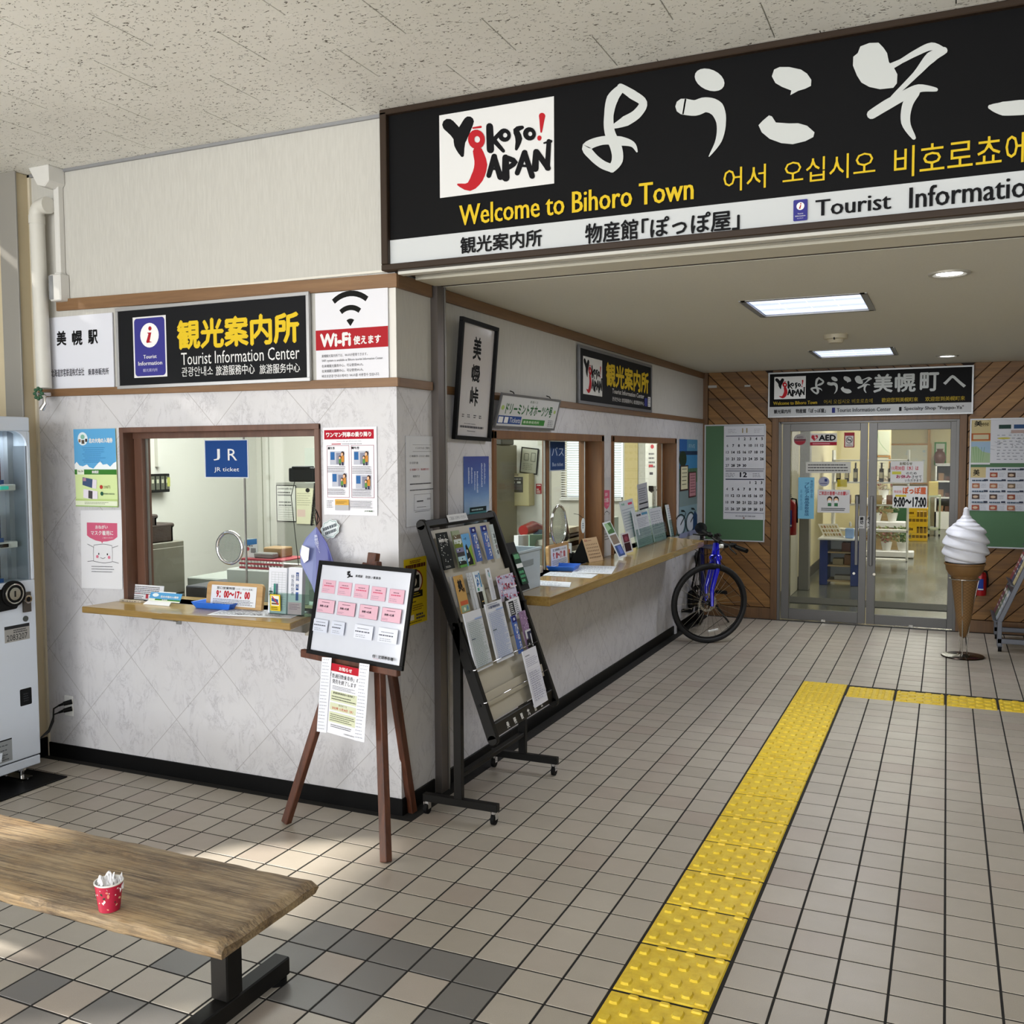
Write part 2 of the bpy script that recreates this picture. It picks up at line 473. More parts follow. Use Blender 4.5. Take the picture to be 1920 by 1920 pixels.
class Ink:
    def __init__(s, fl, k0=.0008): s.fl = fl; s.b = B(); s.k = k0; s.n = 0
    def lay(s):
        s.n += 1
        return s.k + s.n * .00012
    def poly(s, pts, c, k=None, m=None):
        k = s.lay() if k is None else k
        s.b.add(m or INK(c), [s.fl.pt(a, b, k) for a, b in pts], [tuple(t) for t in tri(pts)])
        return s
    def r(s, a0, b0, a1, b1, c, m=None):
        k = s.lay()
        s.b.add(m or INK(c), [s.fl.pt(a0, b0, k), s.fl.pt(a0, b1, k), s.fl.pt(a1, b1, k), s.fl.pt(a1, b0, k)], [(0, 1, 2, 3)])
        return s
    def rr(s, a0, b0, a1, b1, c, rad):
        ra, rb = rad / s.fl.w, rad / s.fl.h; p = []
        for ca, cb, t0 in ((a1 - ra, b0 + rb, -90), (a1 - ra, b1 - rb, 0), (a0 + ra, b1 - rb, 90), (a0 + ra, b0 + rb, 180)):
            for i in range(5):
                t = math.radians(t0 + i * 22.5); p.append((ca + ra * math.cos(t), cb + rb * math.sin(t)))
        return s.poly(p, c)
    def o(s, a0, b0, a1, b1, c, th=.004):
        ta, tb = th / s.fl.w, th / s.fl.h
        s.r(a0, b0, a1, b0 + tb, c); s.r(a0, b1 - tb, a1, b1, c); s.r(a0, b0, a0 + ta, b1, c); s.r(a1 - ta, b0, a1, b1, c)
        return s
    def e(s, ca, cb, ra, rb, c, n=24, rot=0, hole=0):
        k = s.lay(); W_, H_ = s.fl.w, s.fl.h
        def q(t, f):
            x, y = ra * W_ * math.cos(t) * f, rb * H_ * math.sin(t) * f
            return (ca + (x * math.cos(rot) - y * math.sin(rot)) / W_, cb + (x * math.sin(rot) + y * math.cos(rot)) / H_)
        ps = [q(2 * PI * i / n, 1) for i in range(n)]
        if hole:
            ps2 = [q(2 * PI * i / n, hole) for i in range(n)]
            s.b.add(INK(c), [s.fl.pt(a, b, k) for a, b in ps + ps2], [(i, (i + 1) % n, n + (i + 1) % n, n + i) for i in range(n)])
        else:
            s.b.add(INK(c), [s.fl.pt(a, b, k) for a, b in ps], [tuple(range(n))])
        return s
    def t(s, text, a0, b0, a1, b1, c, bold=.012, k=None):
        vs, fs, (x0, y0, x1, y1) = glyphs(text, 0.0)
        k = s.lay() if k is None else k
        W_, H_ = (x1 - x0) or 1, (y1 - y0) or 1
        r = bold * 1.15
        st_ = [(0, 0)] if bold < .008 else ([(0, 0), (r, 0), (-r, 0)] if bold < .02 else [(0, 0), (r, 0), (-r, 0), (0, r), (0, -r)])
        for i, (dx, dy) in enumerate(st_):          # heavier lettering: the same outline set a hair to each side
            s.b.add(INK(c), [s.fl.pt(a0 + (x + dx - x0) / W_ * (a1 - a0), b1 - (y + dy - y0) / H_ * (b1 - b0), k + i * .00002) for x, y in vs], fs)
        return s
    def tv(s, text, a0, b0, a1, b1, c, bold=.012):
        n = len(text); h = (b1 - b0) / n; k = s.lay()
        for i, ch in enumerate(text):
            if ch == 'ー': s.r((a0 + a1) / 2 - .1 * (a1 - a0), b0 + i * h + .1 * h, (a0 + a1) / 2 + .1 * (a1 - a0), b0 + (i + .9) * h, c); continue
            if ch != ' ': s.t(ch, a0, b0 + i * h + .05 * h, a1, b0 + (i + 1) * h - .05 * h, c, bold, k)
        return s
    def L(s, a0, b0, a1, b1, n, c, fill=.5, word=.12, gap=.25, ragged=.3):
        """n lines of writing too small to read in the photograph"""
        k = s.lay(); h = (b1 - b0) / n; vs = []; fs = []
        for i in range(n):
            y0 = b0 + i * h + h * (1 - fill) / 2; y1 = y0 + h * fill; x = a0; e = a1 - (a1 - a0) * ragged * random.random()
            while x < e:
                w = (a1 - a0) * word * random.uniform(.4, 1.2); x2 = min(x + w, e); m = len(vs)
                vs += [s.fl.pt(x, y0, k), s.fl.pt(x, y1, k), s.fl.pt(x2, y1, k), s.fl.pt(x2, y0, k)]; fs.append((m, m + 1, m + 2, m + 3))
                x = x2 + w * gap
        s.b.add(INK(c), vs, fs)
        return s
    def grid(s, a0, b0, a1, b1, nx, ny, c, th=.001):
        for i in range(nx + 1):
            x = a0 + (a1 - a0) * i / nx; s.r(x - th / s.fl.w / 2, b0, x + th / s.fl.w / 2, b1, c)
        for i in range(ny + 1):
            y = b0 + (b1 - b0) * i / ny; s.r(a0, y - th / s.fl.h / 2, a1, y + th / s.fl.h / 2, c)
        return s
    def st(s, quads, c):
        k = s.lay()
        for i, ps in enumerate(quads): s.poly(ps, c, k + (i % 30) * .0000035)
        return s
    def build(s, name='print', parent=None): return s.b.build(name, parent)
def rib(pts, ws, sub=5):
    """brush stroke: list of quads round a smooth centre line, in picture units"""
    n = len(pts); P_ = []
    for i in range(n - 1):
        p0, p1, p2, p3 = pts[max(i - 1, 0)], pts[i], pts[i + 1], pts[min(i + 2, n - 1)]
        for j in range(sub):
            t = j / sub
            P_.append((tuple(.5 * (2 * p1[k] + (p2[k] - p0[k]) * t + (2 * p0[k] - 5 * p1[k] + 4 * p2[k] - p3[k]) * t * t + (3 * p1[k] - p0[k] - 3 * p2[k] + p3[k]) * t ** 3) for k in (0, 1)), ws[i] * (1 - t) + ws[i + 1] * t))
    P_.append((pts[-1], ws[-1])); L_ = []; R_ = []
    for i, (p, w) in enumerate(P_):
        a = P_[max(i - 1, 0)][0]; b = P_[min(i + 1, len(P_) - 1)][0]
        dx, dy = b[0] - a[0], b[1] - a[1]; d = math.hypot(dx, dy) or 1
        L_.append((p[0] - dy / d * w / 2, p[1] + dx / d * w / 2)); R_.append((p[0] + dy / d * w / 2, p[1] - dx / d * w / 2))
    out = [[L_[i], L_[i + 1], R_[i + 1], R_[i]] for i in range(len(L_) - 1)]
    for (p, w) in (P_[0], P_[-1]):
        if w > 9: out.append([(p[0] + w / 2 * math.cos(a * PI / 5), p[1] + w / 2 * math.sin(a * PI / 5)) for a in range(10)])
    return out
def sheet(name, label, cat, fl, color='#e6e5e8', th=.0015, group=None, mat=None, parent=None, frame=None, fw=.012, fth=.012):
    """a sheet or board; returns (object, Ink for its front)"""
    b = B(); m = mat or INK(color)
    P8 = [fl.pt(a, c, k) for k in (0, th) for a, c in ((0, 0), (0, 1), (1, 1), (1, 0))]
    b.add(m, P8, [(0, 3, 2, 1), (4, 5, 6, 7), (0, 1, 5, 4), (1, 2, 6, 5), (2, 3, 7, 6), (3, 0, 4, 7)])
    o = b.build(name, parent)
    if parent is None: tag(o, label, cat, group)
    if frame is not None:
        f = B(); fa, fb = fw / fl.w, fw / fl.h
        for a0, b0, a1, b1 in ((-fa, -fb, 1 + fa, 0), (-fa, 1, 1 + fa, 1 + fb), (-fa, 0, 0, 1), (1, 0, 1 + fa, 1)):
            q8 = [fl.pt(a, c, k) for k in (-.001, fth) for a, c in ((a0, b0), (a0, b1), (a1, b1), (a1, b0))]
            f.add(frame, q8, [(0, 3, 2, 1), (4, 5, 6, 7), (0, 1, 5, 4), (1, 2, 6, 5), (2, 3, 7, 6), (3, 0, 4, 7)])
        f.build('frame', o, bev=.001)
    return o, Ink(fl, th)
# ================================================================== THE SETTING
WX, WY, KY = -1.569, -3.25, 2.45          # side wall plane, front wall plane, back wall plane
CZ, RZ = 3.01, 2.34                       # hall ceiling, recess ceiling
T = .12
# ---- floor
fl = B().box(GROUT, (-4.4, -10, -.08), (4.5, WY, -.0014)).box(GROUT, (WX, WY, -.08), (2.6, KY, -.0014)).build('floor')
st(fl)
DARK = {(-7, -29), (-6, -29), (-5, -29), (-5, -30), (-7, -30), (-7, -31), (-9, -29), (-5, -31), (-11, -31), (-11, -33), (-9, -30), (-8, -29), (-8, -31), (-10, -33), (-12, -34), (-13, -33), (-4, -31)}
def tile_geo(cx, cy, h=.0712, bz=.0008):
    a, b = h, h - bz
    vs = [(cx - b, cy - b, 0), (cx + b, cy - b, 0), (cx + b, cy + b, 0), (cx - b, cy + b, 0)] + [(cx - a, cy - a, -bz), (cx + a, cy - a, -bz), (cx + a, cy + a, -bz), (cx - a, cy + a, -bz)] + [(cx - a, cy - a, -.006), (cx + a, cy - a, -.006), (cx + a, cy + a, -.006), (cx - a, cy + a, -.006)]
    return vs, [(0, 1, 2, 3)] + [(4 * k + i, 4 * k + 4 + i, 4 * k + 4 + (i + 1) % 4, 4 * k + (i + 1) % 4) for k in (0, 1) for i in range(4)]
cells = []
for i in range(-29, 30):
    for j in range(-66, 17):
        cx, cy = .15 * i + .08, .15 * j + .075
        if cx < -4.4 or cx > 4.4 or (cy > WY - .03 and (cx < WX or cx > 2.6)) or cy > KY: continue
        if i in (-2, -1) and -45 <= j <= -1: continue
        if 0 <= i <= 19 and j in (-1, -2, -3) and -.34 < cy < -.0: 
            if j != -3: continue
        px, py, d = proj((cx, cy, 0))
        vis = d > .1 and -60 < px < 1980 and 800 < py < 1990
        if d > .1 and vis:
            q = [proj((cx + a, cy + b, 0)) for a, b in ((-.07, -.07), (.07, -.07), (.07, .07), (-.07, .07))]
            ar = abs(sum(q[k][0] * q[(k + 1) % 4][1] - q[(k + 1) % 4][0] * q[k][1] for k in range(4))) / 2
            ins = 0 < px < 1920 and py < 1920
        else: ar, ins = 0, False
        cells.append((ar if ins else -1, i, j, cx, cy))
cells.sort(reverse=True)
tm = {}
for dk, mat_ in ((0, TILE), (1, TILED)):
    vs, fs = tile_geo(0, 0)
    me = bpy.data.meshes.new('floor_tile'); me.from_pydata(vs, [], fs); me.materials.append(mat_); tm[dk] = me
rest = B()
for n_, (ar, i, j, cx, cy) in enumerate(cells):
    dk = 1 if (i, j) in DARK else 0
    if n_ < 300 and ar > 0:
        o = bpy.data.objects.new('floor_tile', tm[dk]); S.collection.objects.link(o)
        o.parent = fl; o.location = V((cx, cy, 0)) - WP['floor']
    else:
        vs, fs = tile_geo(cx, cy); rest.add(TILED if dk else TILE, vs, fs)
o = rest.build('floor_tiles', fl); o['kind'] = 'stuff'

# ---- hall ceiling of acoustic boards in running bond
ce = B().box(P('ceiling_backing', '#3a3833', .9), (-4.4, -10, CZ + .012), (4.5, WY + .1, CZ + .05)).build('ceiling')
st(ce)
bm = {}
def board_mesh(w, h):
    k = (round(w, 3), round(h, 3))
    if k not in bm:
        vs = [(-w / 2 + .0012, -h / 2 + .0004, .010), (w / 2 - .0012, -h / 2 + .0004, .010), (w / 2 - .0012, h / 2 - .0004, .010), (-w / 2 + .0012, h / 2 - .0004, .010)]
        c = .0012
        lo = [(-w / 2 + .0012 + c, -h / 2 + .0008, 0), (w / 2 - .0012 - c, -h / 2 + .0008, 0), (w / 2 - .0012 - c, h / 2 - .0008, 0), (-w / 2 + .0012 + c, h / 2 - .0008, 0)]
        me = bpy.data.meshes.new('ceiling_board'); me.from_pydata(vs + lo, [], [(4, 7, 6, 5)] + [(i, (i + 1) % 4, 4 + (i + 1) % 4, 4 + i) for i in range(4)]); me.materials.append(CEILB)
        bm[k] = me
    return bm[k]
rest = B()
yb = -3.317; row = 0
while yb > -10:
    h = .2845; x = -2.27 - .5695 * 4 + (.2848 if row % 2 else 0) - .0
    off = x
    while x < 4.5:
        a, b = max(x, -4.4), min(x + .5695, 4.5)
        if b - a > .02:
            c = V(((a + b) / 2, yb - h / 2, CZ)); px, py, d = proj(c)
            if d > .2 and -350 < px < 2200 and -200 < py < 700:
                o = bpy.data.objects.new('ceiling_board', board_mesh(b - a, h)); S.collection.objects.link(o); o.parent = ce; o.location = c - WP['ceiling']
            else:
                rest.box(CEILB, (a + .0012, yb - h + .0004, CZ), (b - .0012, yb - .0004, CZ + .01))
        x += .5695
    yb -= h; row += 1
x = -4.4
while x < 4.5:
    b = min(x + .5695, 4.5)
    o = bpy.data.objects.new('ceiling_board', board_mesh(b - x, .066)); S.collection.objects.link(o); o.parent = ce; o.location = V(((x + b) / 2, -3.284, CZ)) - WP['ceiling']
    x = b
o = rest.build('ceiling_boards', ce); o['kind'] = 'stuff'
GREYT = P('grey_ceiling_bead', '#8f9093', .5, .2)
st(B().box(GREYT, (-3.73, WY - .012, CZ - .014), (-1.61, WY + .01, CZ)).build('trim_1'))

# ---- front wall (ticket office wall) with its window opening
A0, A1, AZ0, AZ1 = -3.15, -1.965, .86, 1.713
w = B()
for a, b in (((-3.73, 0), (WX, AZ0)), ((-3.73, AZ1), (WX, 1.89)), ((-3.73, AZ0), (A0, AZ1)), ((A1, AZ0), (WX, AZ1))):
    w.box(MARBLE, (a[0], WY, a[1] or -.06), (b[0], WY + T, b[1]))
w.box(CREAM, (-3.73, WY, 1.89), (WX, WY + T, CZ))
st(w.build('wall_front'))
# ---- side wall of the recess, two window openings
B0, B1, B2, B3, BZ0, BZ1 = -2.305, -.545, -.353, 1.40, .86, 1.697
w = B()
for y0, y1, z0, z1 in ((WY + T, KY, 0, BZ0), (WY + T, KY, BZ1, 1.875), (WY + T, B0, BZ0, BZ1), (B1, B2, BZ0, BZ1), (B3, KY, BZ0, BZ1)):
    w.box(MARBLE, (WX - T, y0, z0 or -.06), (WX, y1, z1))
w.box(CREAM, (WX - T, WY + T, 1.875), (WX, KY, RZ + .1))
st(w.build('wall_side'))
# ---- beam above the recess
w = B().box(CREAM, (WX, WY, RZ + .02), (2.6, WY + .40, CZ)).build('wall_beam'); st(w)
sof = B().box(P('white_soffit_edge', '#d3d1c8', .5), (WX + .02, WY - .012, RZ - .004), (2.6, WY + .035, RZ + .03))
sof.box(STEEL, (WX + .02, WY + .035, RZ + .006), (2.6, WY + .135, RZ + .03))
sof.box(P('cream_soffit', '#cbc7b8', .6), (WX + .02, WY + .135, RZ - .004), (2.6, WY + .315, RZ + .03))
sof.box(BRNM, (WX + .02, WY + .315, RZ + .002), (2.6, WY + .335, RZ + .03)).box(BRNM, (WX + .02, WY + .35, RZ + .002), (2.6, WY + .37, RZ + .03)).box(BLK, (WX + .02, WY + .335, RZ + .02), (2.6, WY + .35, RZ + .03))
st(sof.build('trim_2', bev=.002))
# ---- recess ceiling with two openings for the light troffers
w = B()
xs = [(WX, -.385), (-.385, .205), (.205, 2.6)]; ys = [(WY + .37, -1.86), (-1.86, -1.24), (-1.24, .80), (.80, 1.40), (1.40, KY)]
for a, b in xs:
    for c, d in ys:
        if a == -.385 and (c, d) in ((-1.86, -1.24), (.80, 1.40)): continue
        w.box(CEILR, (a, c, RZ), (b, d, RZ + .1))
st(w.build('ceiling_recess'))
# ---- right wall of the recess, hall shell
w = B().box(CREAM, (2.6, WY, -.06), (2.72, KY, CZ)).build('wall_right'); st(w)
st(B().box(CREAM, (2.72, WY, -.06), (4.5, WY + T, CZ)).build('wall_front_right'))
st(B().box(CREAM, (4.5, -10, -.06), (4.62, WY, CZ)).build('wall_hall_right'))
w = B()
for a, b in (((-4.4, 0), (4.5, .5)), ((-4.4, 2.75), (4.5, CZ)), ((-4.4, .5), (-3.9, 2.75)), ((3.0, .5), (4.5, 2.75)), ((-1.6, .5), (-1.5, 2.75)), ((.7, .5), (.8, 2.75))):
    w.box(CREAM, (a[0], -10.12, a[1] or -.06), (b[0], -10, b[1]))
st(w.build('wall_rear'))
w = B()
for y0, y1, z0, z1 in ((-10, -9.0, 0, CZ), (-9.0, -6.6, 2.3, CZ), (-9, -6.6, 0, .5), (-6.6, -6.15, 0, CZ), (-6.15, -5.2, 2.12, CZ), (-5.2, -3.34, 0, CZ)):
    w.box(CREAM, (-4.52, y0, z0 or -.06), (-4.4, y1, z1))
st(w.build('wall_left'))
# ---- pillar in the left corner: cream faces with a steel corner strip
CREAMP = P('cream_painted_pillar', '#c9bb9d', .6, 0, .05, 20)
pl = B().box(CREAMP, (-4.4, -3.335, -.06), (-3.73, WY + .02, CZ)).build('wall_pillar', bev=.004); st(pl)
xa, xb = PY(43, 700, -3.337).x, PY(11, 700, -3.337).x
B().box(P('dull_steel_strip', '#96938d', .4, .15, .08, 2), (xb, -3.345, 0), (xa, -3.334, CZ)).build('steel_strip', pl, bev=.002)
xc = PY(62, 600, -3.26).x
B().box(P('cream_corner_bead', '#d8cfba', .5), (-3.735, -3.262, 0), (-3.715, WY + .001, CZ)).build('corner_bead', pl)
# ---- baseboards
st(B().box(BLK, (-3.73, WY - .009, -.01), (WX + .009, WY + .001, .072)).build('baseboard_front', bev=.002))
st(B().box(BLK, (WX - .001, WY, -.01), (WX + .009, -2.96, .072)).box(BLK, (WX - .001, -2.83, -.01), (WX + .009, KY, .072)).build('baseboard_side', bev=.002))
st(B().box(BLK, (-3.73, -3.335, 0), (-3.72, WY - .009, .10)).build('baseboard_left'))
# ---- wood trims (picture rails)
def rail(n, x0, x1, zl, zr, h):
    d = .016
    b = B().prism(TRIMW, [(x0, WY - d, zl), (x1, WY - d, zr), (x1, WY - d, zr + h), (x0, WY - d, zl + h)], (0, d, 0))
    st(b.build(n, bev=.0015))
rail('trim_3', -3.55, WX + .016, 2.312, 2.284, .058)
rail('trim_4', -3.70, WX + .016, 1.884, 1.867, .038)
st(B().box(P('white_rail_bead', '#dad6cc', .5), (-3.5, WY - .009, 2.352), (WX, WY, 2.362)).build('trim_5'))
st(B().box(TRIMY, (WX, WY, 2.284), (WX + .016, -2.955, 2.342)).box(TRIMY, (WX, WY, 1.867), (WX + .016, -2.955, 1.905)).build('trim_6', bev=.0015))
st(B().box(TRIMY, (WX, -2.83, 2.284), (WX + .014, KY, 2.338)).box(TRIMY, (WX, -2.83, 1.858), (WX + .014, KY, 1.896)).build('trim_7', bev=.0015))
st(B().box(P('white_corner_bead', '#d9d6d0', .5), (WX - .035, WY - .004, 1.905), (WX + .004, WY + .002, 2.284)).build('trim_8'))
# ---- steel shutter post on the side wall
sp = B().box(P('grey_brown_post', '#6f6864', .38, .7, .05), (WX, -2.945, 0), (WX + .036, -2.868, RZ)).box(BRNM, (WX, -2.868, 0), (WX + .022, -2.845, RZ)).box(ALU, (WX + .036, -2.882, 0), (WX + .042, -2.872, RZ)).build('trim_9', bev=.0015)
st(sp)
# ---- window_1: ticket window of the front wall
wn = B().box(FRAMEB, (A0 - .002, WY - .014, AZ0), (A0 + .024, WY + T + .02, AZ1 + .002)).build('window_1', bev=.002); st(wn)
B().box(FRAMEB, (A1 - .024, WY - .014, AZ0), (A1 + .002, WY + T + .02, AZ1)).build('frame', wn, bev=.002)
B().box(FRAMEB, (A0 - .002, WY - .015, AZ1 - .022), (A1 + .002, WY + T + .02, AZ1 + .004)).build('frame', wn, bev=.002)
B().box(FRAMEB, (A0 + .024, WY + .05, AZ1 - .05), (A1 - .024, WY + .10, AZ1 - .022)).build('frame', wn)
gy = WY + .085
B().box(FRAMEB, (A0 + .024, gy - .03, AZ0), (A0 + .075, gy + .03, AZ1 - .022)).build('sash', wn, bev=.002)
B().box(ALU, (A0 + .075, gy - .006, AZ0), (A0 + .083, gy + .006, AZ1 - .05)).box(ALU, (A1 - .5, gy - .004, AZ0), (A1 - .494, gy + .004, AZ1 - .05)).build('metal_edge', wn)
B().box(WINDOWGL, (A0 + .08, gy - .002, AZ0 + .0), (A1 - .024, gy + .002, AZ1 - .05)).build('pane', wn)
# ---- windows of the side wall
for k, (y0, y1) in enumerate(((B0, B1), (B2, B3))):
    wn = B().box(FRAMES, (WX - T, y0 - .002, BZ0), (WX + .014, y0 + .03, BZ1)).build('window_%d' % (k + 2), bev=.002); st(wn)
    B().box(COUNTY, (WX - T, y0, BZ0 - .04), (WX - .001, y1, BZ0)).build('sill', wn)
    B().box(FRAMES, (WX - T, y1 - .05, BZ0), (WX + .014, y1 + .002, BZ1)).build('frame', wn, bev=.002)
    B().box(FRAMES, (WX - T, y0 - .002, BZ1 - .04), (WX + .014, y1 + .002, BZ1 + .004)).build('frame', wn, bev=.002)
    gx = WX - .106
    ym = y0 + (y1 - y0) * .56
    B().box(FRAMES, (gx - .022, y1 - .12, BZ0), (gx + .022, y1 - .05, BZ1 - .04)).build('sash', wn, bev=.002)
    if k == 0:
        B().box(FRAMES, (gx - .02, ym, BZ0), (gx + .010, ym + .045, BZ1 - .04)).build('sash', wn, bev=.002)
        B().box(ALU, (gx - .006, ym - .014, BZ0), (gx + .006, ym, BZ1 - .04)).build('metal_edge', wn)
    B().box(ALU, (gx + .02, y1 - .126, BZ0), (gx + .026, y1 - .12, BZ1 - .04)).build('metal_edge', wn)
    B().box(WINDOWGL, (gx - .002, y0 + .03, BZ0), (gx + .002, y1 - .12, BZ1 - .04)).build('pane', wn)

# ---- back wall: diagonal cedar planks round the double door
D0, D1, DT = -.845, .656, 1.858
def clip(poly, x0, x1, z0, z1):
    for ax, lim, sg in ((0, x0, 1), (0, x1, -1), (1, z0, 1), (1, z1, -1)):
        out = []
        for i in range(len(poly)):
            a, b = poly[i], poly[(i + 1) % len(poly)]
            ia, ib = (a[ax] - lim) * sg >= 0, (b[ax] - lim) * sg >= 0
            if ia: out.append(a)
            if ia != ib:
                t = (lim - a[ax]) / (b[ax] - a[ax]); out.append((a[0] + t * (b[0] - a[0]), a[1] + t * (b[1] - a[1])))
        poly = out
        if len(poly) < 3: return []
    return poly
w = B()
for a, b in (((WX - T, 0), (D0 - .06, RZ + .1)), ((D1 + .07, 0), (2.72, RZ + .1)), ((D0 - .06, DT + .05), (D1 + .07, RZ + .1))):
    w.box(P('dark_wood_backing', '#241408', .8), (a[0], KY + .012, a[1]), (b[0], KY + .12, b[1]))
kw = w.build('wall_back'); st(kw)
def planks(x0, x1, z0, z1, sg, pw=.098):
    s = math.sqrt(.5); n = 0; c = -6.0
    while c < 6:
        # line family x*s + sg*z*s in [c, c+pw]
        nx, nz = s, sg * s; tx, tz = -sg * s, s
        g = .003
        q = [(nx * (c + g) + tx * u, nz * (c + g) + tz * u) for u in (-8, 8)] + [(nx * (c + pw - g) + tx * u, nz * (c + pw - g) + tz * u) for u in (8, -8)]
        p = clip(q, x0, x1, z0, z1)
        if p and len(p) > 2:
            ar = abs(sum(p[i][0] * p[(i + 1) % len(p)][1] - p[(i + 1) % len(p)][0] * p[i][1] for i in range(len(p)))) / 2
            if ar > .002:
                rot = .785 * sg
                k = ('pl', sg, n % 3)
                if k not in MATS:
                    MATS[k] = WOOD('cedar_plank_%s%d' % ('a' if sg > 0 else 'b', n % 3), ('#3f270c', '#492d10', '#3a240b')[n % 3], ('#6f4a1b', '#795320', '#644217')[n % 3], ('#8a6029', '#8f662f', '#7b5421')[n % 3], 'x', .5, .8, None, 0, -rot)
                B().prism(MATS[k], [(a, KY, b) for a, b in p], (0, .012, 0)).build('plank', kw, bev=.0025)
                n += 1
        c += pw
planks(WX + .05, D0 - .075, .11, RZ, 1)
planks(D1 + .085, 2.6, .11, RZ, -1)
planks(D0 - .072, D1 + .08, 1.93, RZ, 1)
KW = WOOD('brown_door_casing', '#3f2a14', '#5c3e1e', '#6c4b27', 'z', .5, .8)
st(B().box(KW, (WX, KY - .012, 0), (WX + .045, KY + .012, RZ)).build('trim_10', bev=.002))
st(B().box(KW, (WX + .045, KY - .01, 0), (D0 - .07, KY + .012, .105)).build('baseboard_back', bev=.002))
st(B().box(KW, (D1 + .08, KY - .01, 0), (2.6, KY + .012, .105)).build('baseboard_right', bev=.002))
st(B().box(KW, (D0 - .072, KY - .02, 0), (D0 - .012, KY + .1, DT + .05)).box(KW, (D1 + .02, KY - .02, 0), (D1 + .078, KY + .1, DT + .05)).box(KW, (D0 - .012, KY - .02, DT + .0), (D1 + .02, KY + .1, DT + .05)).build('trim_11', bev=.002))
# ---- double glass door
dy0, dy1 = KY - .005, KY + .035
st(B().box(ALUD, (D0 - .012, KY - .012, 0), (D0 + .012, KY + .06, DT)).box(ALUD, (D1 - .005, KY - .012, 0), (D1 + .02, KY + .06, DT)).box(ALUD, (D0, KY - .012, DT - .018), (D1, KY + .06, DT)).box(STEEL, (D0, KY - .02, 0), (D1, KY + .06, .006)).build('trim_12', bev=.001))
def leaf(num, px0, gx0, gx1, px1, gz1, gz0, hx):
    x0, a, b, x1 = [PY(q, 980, KY).x for q in (px0, gx0, gx1, px1)]
    zt, z1, z0 = DT - .02, gz1, gz0
    d = B().box(ALUD, (x0, dy0, .012), (a, dy1, zt)).build('door_%d' % num, bev=.002); st(d)
    B().box(ALUD, (b, dy0, .012), (x1, dy1, zt)).build('stile', d, bev=.002)
    B().box(ALUD, (a, dy0, z1), (b, dy1, zt)).build('rail', d, bev=.002)
    B().box(ALUD, (a, dy0, .012), (b, dy1, z0)).build('rail', d, bev=.002)
    B().box(DOORGL, (a, KY + .012, z0), (b, KY + .018, z1)).build('pane', d)
    h = PY(hx, 980, KY).x
    B().box(ALUD, (h - .014, KY - .05, .55), (h + .014, KY - .035, 1.18)).box(ALUD, (h - .01, KY - .036, .58), (h + .01, KY - .004, .60)).box(ALUD, (h - .01, KY - .036, 1.12), (h + .01, KY - .004, 1.14)).build('handle', d, bev=.004)
    B().cyl(STEEL, (h + (.03 if num == 2 else -.02), KY - .012, .47), (h + (.03 if num == 2 else -.02), KY - .004, .47), .012).build('lock', d)
    B().box(STEEL, ((a + b) / 2 - .01, KY - .02, .0), ((a + b) / 2 + .025, KY - .004, .03)).build('floor_bolt', d)
    return d
dA = leaf(1, 1466, 1480.5, 1610.7, 1624.5, PY(1500, 808.6, KY).z, PY(1500, 1142, KY).z, 1607)
dB = leaf(2, 1626.5, 1642.5, 1779, 1796, PY(1700, 805.5, KY).z, PY(1700, 1156, KY).z, 1634)

# ---- light fittings of the recess
def troffer(y0, y1, label):
    x0, x1 = -.385, .205
    t = emp('ceiling_light', label, 'ceiling light', ((x0 + x1) / 2, (y0 + y1) / 2, RZ), 'recessed light panels of the inner ceiling')
    fr = P('light_panel_frame', '#8b8a86', .4, .6)
    w = .022
    B().box(fr, (x0 - .01, y0 - .01, RZ - .004), (x0 + w, y1 + .01, RZ + .002)).box(fr, (x1 - w, y0 - .01, RZ - .004), (x1 + .01, y1 + .01, RZ + .002)).box(fr, (x0, y0 - .01, RZ - .004), (x1, y0 + w, RZ + .002)).box(fr, (x0, y1 - w, RZ - .004), (x1, y1 + .01, RZ + .002)).build('frame', t)
    B().box(WHT, (x0, y0, RZ + .05), (x1, y1, RZ + .056)).box(fr, (x0, y0, RZ), (x0 + .003, y1, RZ + .05)).box(fr, (x1 - .003, y0, RZ), (x1, y1, RZ + .05)).box(fr, (x0, y0, RZ), (x1, y0 + .003, RZ + .05)).box(fr, (x0, y1 - .003, RZ), (x1, y1, RZ + .05)).build('housing', t)
    n = N('light_diffuser') if ('lp', 0) not in MATS else None
    if n:
        sx = n.n('ShaderNodeSeparateXYZ'); n.l(n.pos(), sx.inputs[0])
        f1 = n.math('ABSOLUTE', n.math('SINE', n.math('MULTIPLY', sx.outputs[1], 15.2)))
        nn = n.noise(n.pos((1, 3, 1)), 7, 3, .6, 1)
        e = n.math('MULTIPLY_ADD', n.math('MULTIPLY', f1, nn), 1.6, 1.1)
        n.b.inputs['Emission Color'].default_value = lin('#cfdcff'); n.l(e, n.b.inputs['Emission Strength']); n.set(color='#d8e0f4', rough=.3)
        MATS[('lp', 0)] = n.m
    m = MATS[('lp', 0)]
    for k in range(4):
        a = x0 + w + (x1 - x0 - 2 * w) * k / 4; b = x0 + w + (x1 - x0 - 2 * w) * (k + 1) / 4
        B().box(m, (a + .0015, y0 + w, RZ + .006), (b - .0015, y1 - w, RZ + .012)).build('diffuser', t)
    lamp('light_panel_glow', 'AREA', ((x0 + x1) / 2, (y0 + y1) / 2, RZ - .01), 23, (.92, .94, 1), .55, .55)
troffer(-1.86, -1.24, 'white square recessed light panel nearer to the big sign')
troffer(.80, 1.40, 'white square recessed light panel nearer to the glass doors')
